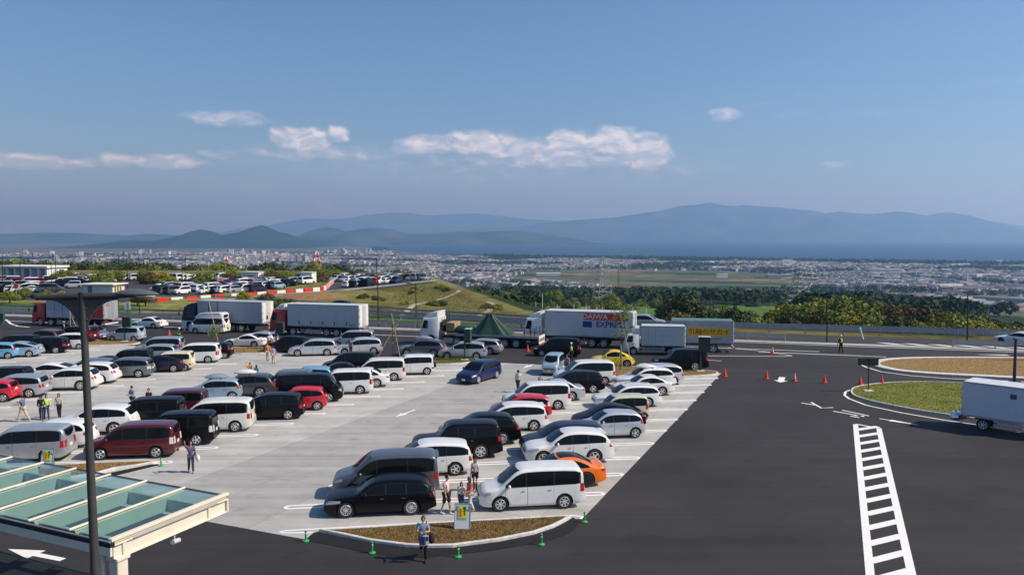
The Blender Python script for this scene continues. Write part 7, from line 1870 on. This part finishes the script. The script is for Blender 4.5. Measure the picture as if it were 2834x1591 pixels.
# far woodland as one mass
def woodland(name, lb, n, pick, size, seed, m, leafn=46):
    rn = random.Random(seed); v = []; f = []; made = 0; tries = 0
    base = []
    for k in range(leafn):
        d = Vector((rn.gauss(0, 1), rn.gauss(0, 1), abs(rn.gauss(0, .9)))).normalized(); base.append(d)
    while made < n and tries < n * 40:
        tries += 1
        q = pick(rn)
        if not q: continue
        x, y, z = q; made += 1; s_ = size * rn.uniform(.7, 1.3)
        for d in base:
            p = Vector((x, y, z)) + Vector((d.x * s_ * .5, d.y * s_ * .5, s_ * (.35 + .55 * d.z))); nrm = (d + Vector((rn.gauss(0, .4), rn.gauss(0, .4), rn.gauss(0, .4)))).normalized(); u = nrm.orthogonal().normalized() * s_ * .17; w = nrm.cross(u)
            b = len(v); v += [tuple(p - u - w * .3), tuple(p + w), tuple(p + u - w * .3)]; f.append((b, b + 1, b + 2))
    me = bpy.data.meshes.new(name); me.from_pydata(v, [], f); me.materials.append(m); o = stuff(link(name, me)); tag(o, lb, 'woodland'); return o
def pick_wood(rn):
    a = R(rn.uniform(-34, 35)); r = math.sqrt(rn.uniform(330 ** 2, 1500 ** 2)); x, y = r * math.sin(a), r * math.cos(a); z = ground_z(x, y); px, py = px_of(x, y, z)
    if ground_kind(x, y, z) != 'wood' or py > 880: return None
    return x, y, z - 1
wm = mat('far_leaf', (.020, .040, .014), rough=.9, spec=.1, var=.5, scale=.02, detail=4, coord='World', c2=(.055, .085, .02))
woodland('woodland', 'dark green woods spreading below the service area', 4200, pick_wood, 11, 31, wm, 40)
def pick_shore(rn):
    a = R(rn.uniform(-2, 36)); r = coast_r(a) - rn.uniform(20, 260); x, y = r * math.sin(a), r * math.cos(a); return x, y, ground_z(x, y)
woodland('shore_pines', 'thin dark belt of pines along the far shore', 1500, pick_shore, 16, 33, wm, 22)
def pick_town(rn):
    a = R(rn.uniform(-34, 35)); r = math.sqrt(rn.uniform(1300 ** 2, 5600 ** 2)); x, y = r * math.sin(a), r * math.cos(a); z = ground_z(x, y)
    if r > coast_r(a) - 60 or ground_kind(x, y, z) != 'town' or hill_noise(x, y, .004) + .5 * hill_noise(x, y, .013) < .16: return None
    return x, y, z
woodland('town_trees', 'patches of dark trees between the houses of the plain', 9000, pick_town, 10, 35, wm, 18)

# ------------------------------------------------------------------ the town on the plain
WALLS = [(.58, .58, .57), (.46, .44, .40), (.33, .33, .34), (.44, .40, .33), (.25, .22, .20), (.72, .72, .72)]
ROOFS = [(.09, .095, .11), (.13, .13, .14), (.20, .21, .23), (.10, .075, .065), (.16, .08, .06), (.12, .15, .22), (.30, .31, .32), (.07, .07, .08)]
rh = random.Random(77)
def attr_mat(name):
    m = bpy.data.materials.new(name); m.use_nodes = True; nt = m.node_tree; a = nt.nodes.new('ShaderNodeAttribute'); a.attribute_name = 'tint'; nt.links.new(a.outputs['Color'], nt.nodes['Principled BSDF'].inputs['Base Color']); nt.nodes['Principled BSDF'].inputs['Roughness'].default_value = .8; return m
townm = attr_mat('town_surfaces')
def house_geo(w, d, h, flat, rz):
    c, s_ = math.cos(rz), math.sin(rz)
    P = lambda x, y, z: (x * c - y * s_, x * s_ + y * c, z)
    v = [P(x, y, z) for z in (-3, h) for x, y in ((-w / 2, -d / 2), (w / 2, -d / 2), (w / 2, d / 2), (-w / 2, d / 2))]
    f = [(0, 1, 5, 4), (1, 2, 6, 5), (2, 3, 7, 6), (3, 0, 4, 7)]; k = [0] * 4
    if flat: f.append((4, 5, 6, 7)); k.append(1)
    else:
        e = .5; zr = h + d * .27; v += [P(-w / 2 - e, -d / 2 - e, h - .1), P(w / 2 + e, -d / 2 - e, h - .1), P(w / 2 + e, d / 2 + e, h - .1), P(-w / 2 - e, d / 2 + e, h - .1), P(-w / 2 - e, 0, zr), P(w / 2 + e, 0, zr)]
        f += [(8, 9, 13, 12), (10, 11, 12, 13), (11, 8, 12), (9, 10, 13)]; k += [1, 1, 0, 0]
    return v, f, k
spots = []
tries = 0
while len(spots) < 15000 and tries < 120000:
    tries += 1
    a = R(rh.uniform(-35, 36)); r = math.sqrt(rh.uniform(900 ** 2, 5700 ** 2))
    if r > coast_r(a) - 180: continue
    x, y = r * math.sin(a), r * math.cos(a); z = ground_z(x, y); px, py = px_of(x, y, z)
    if ground_kind(x, y, z) != 'town': continue
    if r > 4600 and px > 1080: continue
    if hill_noise(x, y, .004) + .5 * hill_noise(x, y, .013) > .22: continue
    left = px < 1100 and r > 2800
    if left:
        w, d, h = (rh.uniform(9, 20), rh.uniform(8, 14), rh.choice((4, 4, 5, 5, 6, 7, 9)) * rh.uniform(.8, 1.2)); flat = rh.random() < .5
        if rh.random() < .010: w, d, h, flat = rh.uniform(12, 26), rh.uniform(12, 18), rh.uniform(16, 34), True
    else: w, d, h = rh.uniform(8, 14), rh.uniform(7, 10), rh.uniform(4.5, 7.5); flat = rh.random() < .18
    if rh.random() < .035: w, d, h, flat = rh.uniform(30, 80), rh.uniform(15, 30), rh.uniform(6, 11), True
    spots.append((r, x, y, z, w, d, h, flat, rh.choice((R(20), R(-35), R(110), R(65))) + rh.gauss(0, .12)))
spots.sort()
wall_m = [mat('house_wall_%s' % n_, c, rough=.8) for n_, c in zip(('white', 'cream', 'grey', 'sand', 'brown', 'bright'), WALLS)]
roof_m = [mat('house_roof_%s' % n_, c, rough=.7) for n_, c in zip(('slate', 'charcoal', 'grey', 'brown', 'terracotta', 'blue', 'pale', 'black'), ROOFS)]
WN = ['white', 'cream', 'grey', 'sand-coloured', 'brown', 'bright white']; RN = ['slate', 'charcoal', 'grey', 'brown', 'terracotta', 'blue', 'pale grey', 'black']
bigv, bigf, bigc = [], [], []
for i, (r, x, y, z, w, d, h, flat, rz) in enumerate(spots):
    wi, ri = rh.choice((0, 1, 1, 2, 2, 2, 3, 4, 4, 5)), rh.randrange(8)
    if flat and rh.random() < .35: ri = 6
    v, f, k = house_geo(w, d, h, flat, rz)
    if i < 280:
        t = thing('house', '%s house with %s %s roof on the plain below' % (WN[wi], RN[ri], 'flat' if flat else 'gabled'), 'house', (x, y, z), 0, 'houses on the plain below')
        for nm, q, m_ in (('wall', 0, wall_m[wi]), ('roof', 1, roof_m[ri])):
            b = MB(); b.v = v; b.f = [ff for ff, kk in zip(f, k) if kk == q]; b.m = [0] * len(b.f)
            if nm == 'roof' or b.f:
                used = sorted({j for ff in b.f for j in ff}); mp = {j: n_ for n_, j in enumerate(used)}; b.v = [v[j] for j in used]; b.f = [tuple(mp[j] for j in ff) for ff in b.f]
                b.build(nm, m_, t)
        continue
    o_ = len(bigv); bigv += [(a + x, b + y, c + z) for a, b, c in v]; bigf += [tuple(o_ + j for j in ff) for ff in f]
    bigc += [WALLS[wi] if kk == 0 else ROOFS[ri] for kk in k]
me = bpy.data.meshes.new('town'); me.from_pydata(bigv, [], bigf); ca = me.attributes.new('tint', 'FLOAT_COLOR', 'FACE'); ca.data.foreach_set('color', [q for c in bigc for q in (*c, 1)]); me.materials.append(townm)
tag(stuff(link('town', me)), 'dense mass of houses covering the plain down to the sea', 'town')
# larger buildings that can be told apart
winm = mat('far_window', (.10, .12, .15), rough=.3)
def big(px, py, wpx, hpx, lb, m, storeys=0, roof=None, depth=.35, rz=0.0, group=None):
    # ground distance from where the foot of the building shows on the plain
    lo_, hi_ = 500.0, 9000.0
    a = math.atan((px - PW / 2) / FPX)
    for _ in range(40):
        mid = (lo_ + hi_) / 2; x, y = mid * math.sin(a), mid * math.cos(a); z = ground_z(x, y) if mid < coast_r(a) else SEA_Z
        if px_of(x, y, z)[1] > py: lo_ = mid
        else: hi_ = mid
    r = lo_; x, y = r * math.sin(a), r * math.cos(a); z = pl(FALL, r); w, h = wpx * y / FPX, hpx * y / FPX; d = max(8, w * depth)
    t = thing('large_building', lb, 'building', (x, y, z), rz, group)
    MB().box((0, d / 2, h / 2 - 1), (w, d, h + 2)).build('wall', m, t); MB().box((0, d / 2, h + .4), (w + 1, d + 1, .9)).build('roof', roof or m, t)
    for k in range(storeys):
        n_ = max(3, int(w / 9))
        for j in range(n_): MB().box((-w / 2 + w * (j + .5) / n_, -.25, h * (k + .5) / storeys), (w / n_ * .6, .3, h / storeys * .5)).build('window', winm, t)
wh, gy_, cr, pk, org, blu = wall_m[5], wall_m[2], wall_m[3], mat('far_pink', (.45, .30, .26), rough=.8), mat('far_orange', (.70, .25, .03), rough=.7), mat('far_blue', (.05, .10, .30), rough=.6)
BIGS = [(ZC(970, 545), 42, 9, 'long white apartment block with three window rows on the plain', wh, 3), (ZC(1200, 545), 20, 8, 'red fronted shop building on the plain', mat('far_red', (.5, .05, .05), rough=.7), 0), (ZC(1170, 415), 66, 6, 'long white-sided greenhouse hall at the field edge', wh, 0), (ZC(740, 400), 16, 11, 'white stepped office building among houses', wh, 0), (ZC(1430, 535), 26, 12, 'white house block with blue annexe at the wood edge', wh, 2), (ZC(920, 315), 18, 15, 'dark slab apartment block near the sea', gy_, 3), (ZC(375, 362), 20, 7, 'orange roofed store on the plain', org, 0), (ZC(540, 430), 24, 10, 'pinkish apartment house among low roofs', pk, 2), (ZC(2240, 268), 22, 6, 'pale block on the shore skyline', wh, 0), (ZC(435, 585), 24, 8, 'white storehouse at the foot of the embankment', wh, 0),
        (ZD(900, 275), 24, 8, 'white stepped works by the shore', wh, 0), (ZD(1400, 290), 30, 10, 'bright white tower works by the shore', wh, 0), (ZD(1640, 288), 130, 3.5, 'very long low white factory roof near the shore', wh, 0), (ZD(2190, 290), 20, 7, 'bright white shore warehouse', wh, 0), (ZD(160, 600), 28, 8, 'grey barn in the brown field', gy_, 0), (ZD(735, 435), 30, 9, 'white blue-banded hall at the field edge', wh, 0), (ZD(1330, 435), 70, 7, 'long dark factory with white end on the plain', gy_, 0), (ZD(1760, 500), 22, 9, 'orange fronted store right of the pylon', org, 0), (ZD(1870, 600), 40, 10, 'blue hall with pale roof among houses', blu, 0), (ZD(2400, 400), 88, 12, 'wide grey factory with pale flat roof on the right plain', gy_, 0), (ZD(2530, 715), 24, 14, 'brick red apartment block among right-hand houses', pk, 3), (ZD(1040, 580), 40, 6, 'low pink and white terrace at the field edge', pk, 0), (ZD(1010, 650), 24, 8, 'white barn before the dark wood', wh, 0),
        ((2619, 812), 20, 17, 'dark red apartment tower with white annexe', pk, 3), ((2640, 805), 14, 10, 'white annexe beside the dark red tower', wh, 0), ((2700, 815), 72, 5, 'long pale shed roof on the right plain', wh, 0), ((2765, 735), 18, 16, 'bright white pointed mill on the right shore', wh, 0), ((2480, 760), 100, 5, 'huge flat grey-roofed works on the right plain', gy_, 0),
        (ZA(2350, 210), 5, 16, 'slender white chimney tower in the far city', wh, 0), (ZA(2368, 212), 4, 17, 'second slender white chimney tower in the far city', wh, 0), (ZB(265, 190), 4, 14, 'needle tower in the far city', wh, 0), (ZA(2120, 290), 18, 12, 'broad white city block', wh, 3), (ZA(2480, 250), 18, 14, 'white city office with window rows', wh, 4), (ZA(960, 230), 6, 12, 'thin white city tower', wh, 0), (ZA(640, 300), 16, 9, 'pale green city hall', mat('far_palegreen', (.5, .6, .5), rough=.8), 0), (ZB(430, 270), 70, 5, 'long white city warehouse', wh, 0), (ZB(850, 340), 36, 9, 'cream factory below the city', cr, 0), (ZB(1180, 285), 40, 8, 'pale green long works hall', mat('far_palegreen', (.5, .6, .5), rough=.8), 0), (ZB(1290, 330), 20, 15, 'dark gabled hall among the city roofs', roof_m[3], 0), (ZB(1930, 385), 16, 11, 'pinkish block in the middle plain', pk, 2), (ZA(1920, 350), 22, 9, 'cream hotel below the city', cr, 2), (ZA(2570, 300), 30, 8, 'white mall at the city edge', wh, 0)]
for p, w_, h_, lb, m_, st in BIGS: big(p[0], p[1], w_, h_, lb, m_, st)
for i in range(14):
    px = 2134 + (700 + 60 * i if i < 6 else 420 + 70 * (i - 6)) / 3.614; big(px, 550 + (770 if i < 6 else 800) / 3.614, 5, 12, 'slim pale apartment slab in the row on the right plain', cr, 0, group='slim apartment slabs in rows')
# masts: red and white towers, pylons
def lattice(px, base_y, top_y, Y, lb, width, mats, arms=0, name='pylon', cat='pylon'):
    b0, t0 = AT(px, base_y, Y), AT(px, top_y, Y); h = t0.z - b0.z; t = thing(name, lb, cat, (b0.x, Y, b0.z), .3)
    n_ = 8
    for k in range(n_):
        z0, z1 = h * k / n_, h * (k + 1) / n_; w0, w1 = width * (1 - .82 * k / n_), width * (1 - .82 * (k + 1) / n_); s_ = MB(); r = width * (.02 if name != 'radio_mast' else .05)
        cs = [(-1, -1), (1, -1), (1, 1), (-1, 1)]
        for i in range(4):
            a, b_ = cs[i], cs[(i + 1) % 4]
            s_.tube([(a[0] * w0 / 2, a[1] * w0 / 2, z0), (a[0] * w1 / 2, a[1] * w1 / 2, z1)], r, 4); s_.tube([(a[0] * w0 / 2, a[1] * w0 / 2, z0), (b_[0] * w1 / 2, b_[1] * w1 / 2, z1)], r * .6, 4); s_.tube([(a[0] * w1 / 2, a[1] * w1 / 2, z1), (b_[0] * w1 / 2, b_[1] * w1 / 2, z1)], r * .6, 4)
        s_.build('lattice_section', mats[k % len(mats)], t)
    for k in range(arms):
        z = h * (.70 + .12 * k); w = width * (1.15 - .15 * k); MB().tube([(-w, 0, z), (0, 0, z + width * .1), (w, 0, z)], width * .014, 4).build('cross_arm', mats[0], t)
rdm, whm, pym = mat('mast_red', (.55, .06, .03), rough=.6), mat('mast_white', (.68, .66, .64), rough=.6), mat('pylon_grey', (.34, .36, .38), rough=.6, metal=.3)
lattice(626, 768, 712, 900, 'red and white lattice mast in front of the city', 14, [rdm, whm], 0, 'radio_mast', 'mast')
lattice(877, 766, 697, 800, 'tall red and white lattice mast above the distant cars', 12, [rdm, whm], 0, 'radio_mast', 'mast')
lattice(1368, 810, 752, 700, 'grey power pylon by the embankment', 9, [pym], 3)
lattice(1667, 838, 712, 620, 'grey power pylon in the middle of the plain', 13, [pym], 3)
lattice(1711, 842, 745, 480, 'thin dark mast behind the lorry', 2.2, [M['darksteel']], 0, 'mast', 'mast')
lattice(2212, 845, 740, 560, 'grey power pylon above the yellow-green trees', 14, [pym], 3)
lattice(1082, 768, 730, 1200, 'faint grey pylon beyond the embankment road', 10, [pym], 2)
lattice(2674, 778, 745, 1900, 'far power pylon on the right plain', 16, [pym], 2)
for i, (x, y0, y1) in enumerate(((1040, 680, 780), (1107, 600, 768), (905, 690, 760), (1258, 705, 780), (1428, 700, 780), (1553, 705, 795), (1583, 720, 790), (1660, 730, 800), (1718, 735, 800), (825, 680, 745), (2028, 740, 805), (2165, 745, 805))):
    px, py = ZC(x, y1); Y = 330; b0, t0 = AT(px, py, Y), AT(px, 650 + y0 / 3.68, Y); t = thing('utility_pole', 'pale utility pole standing before the dark wood', 'pole', (b0.x, Y, b0.z - 4), 0, 'utility poles before the dark wood'); MB().tube([(0, 0, 0), (0, 0, t0.z - b0.z + 4)], [.2, .13], 7).build('pole', M['kerb'], t); MB().box((0, 0, t0.z - b0.z + 3), (1.6, .12, .12)).build('cross_arm', M['kerb'], t)

bpy.data.scenes.remove(TMP)
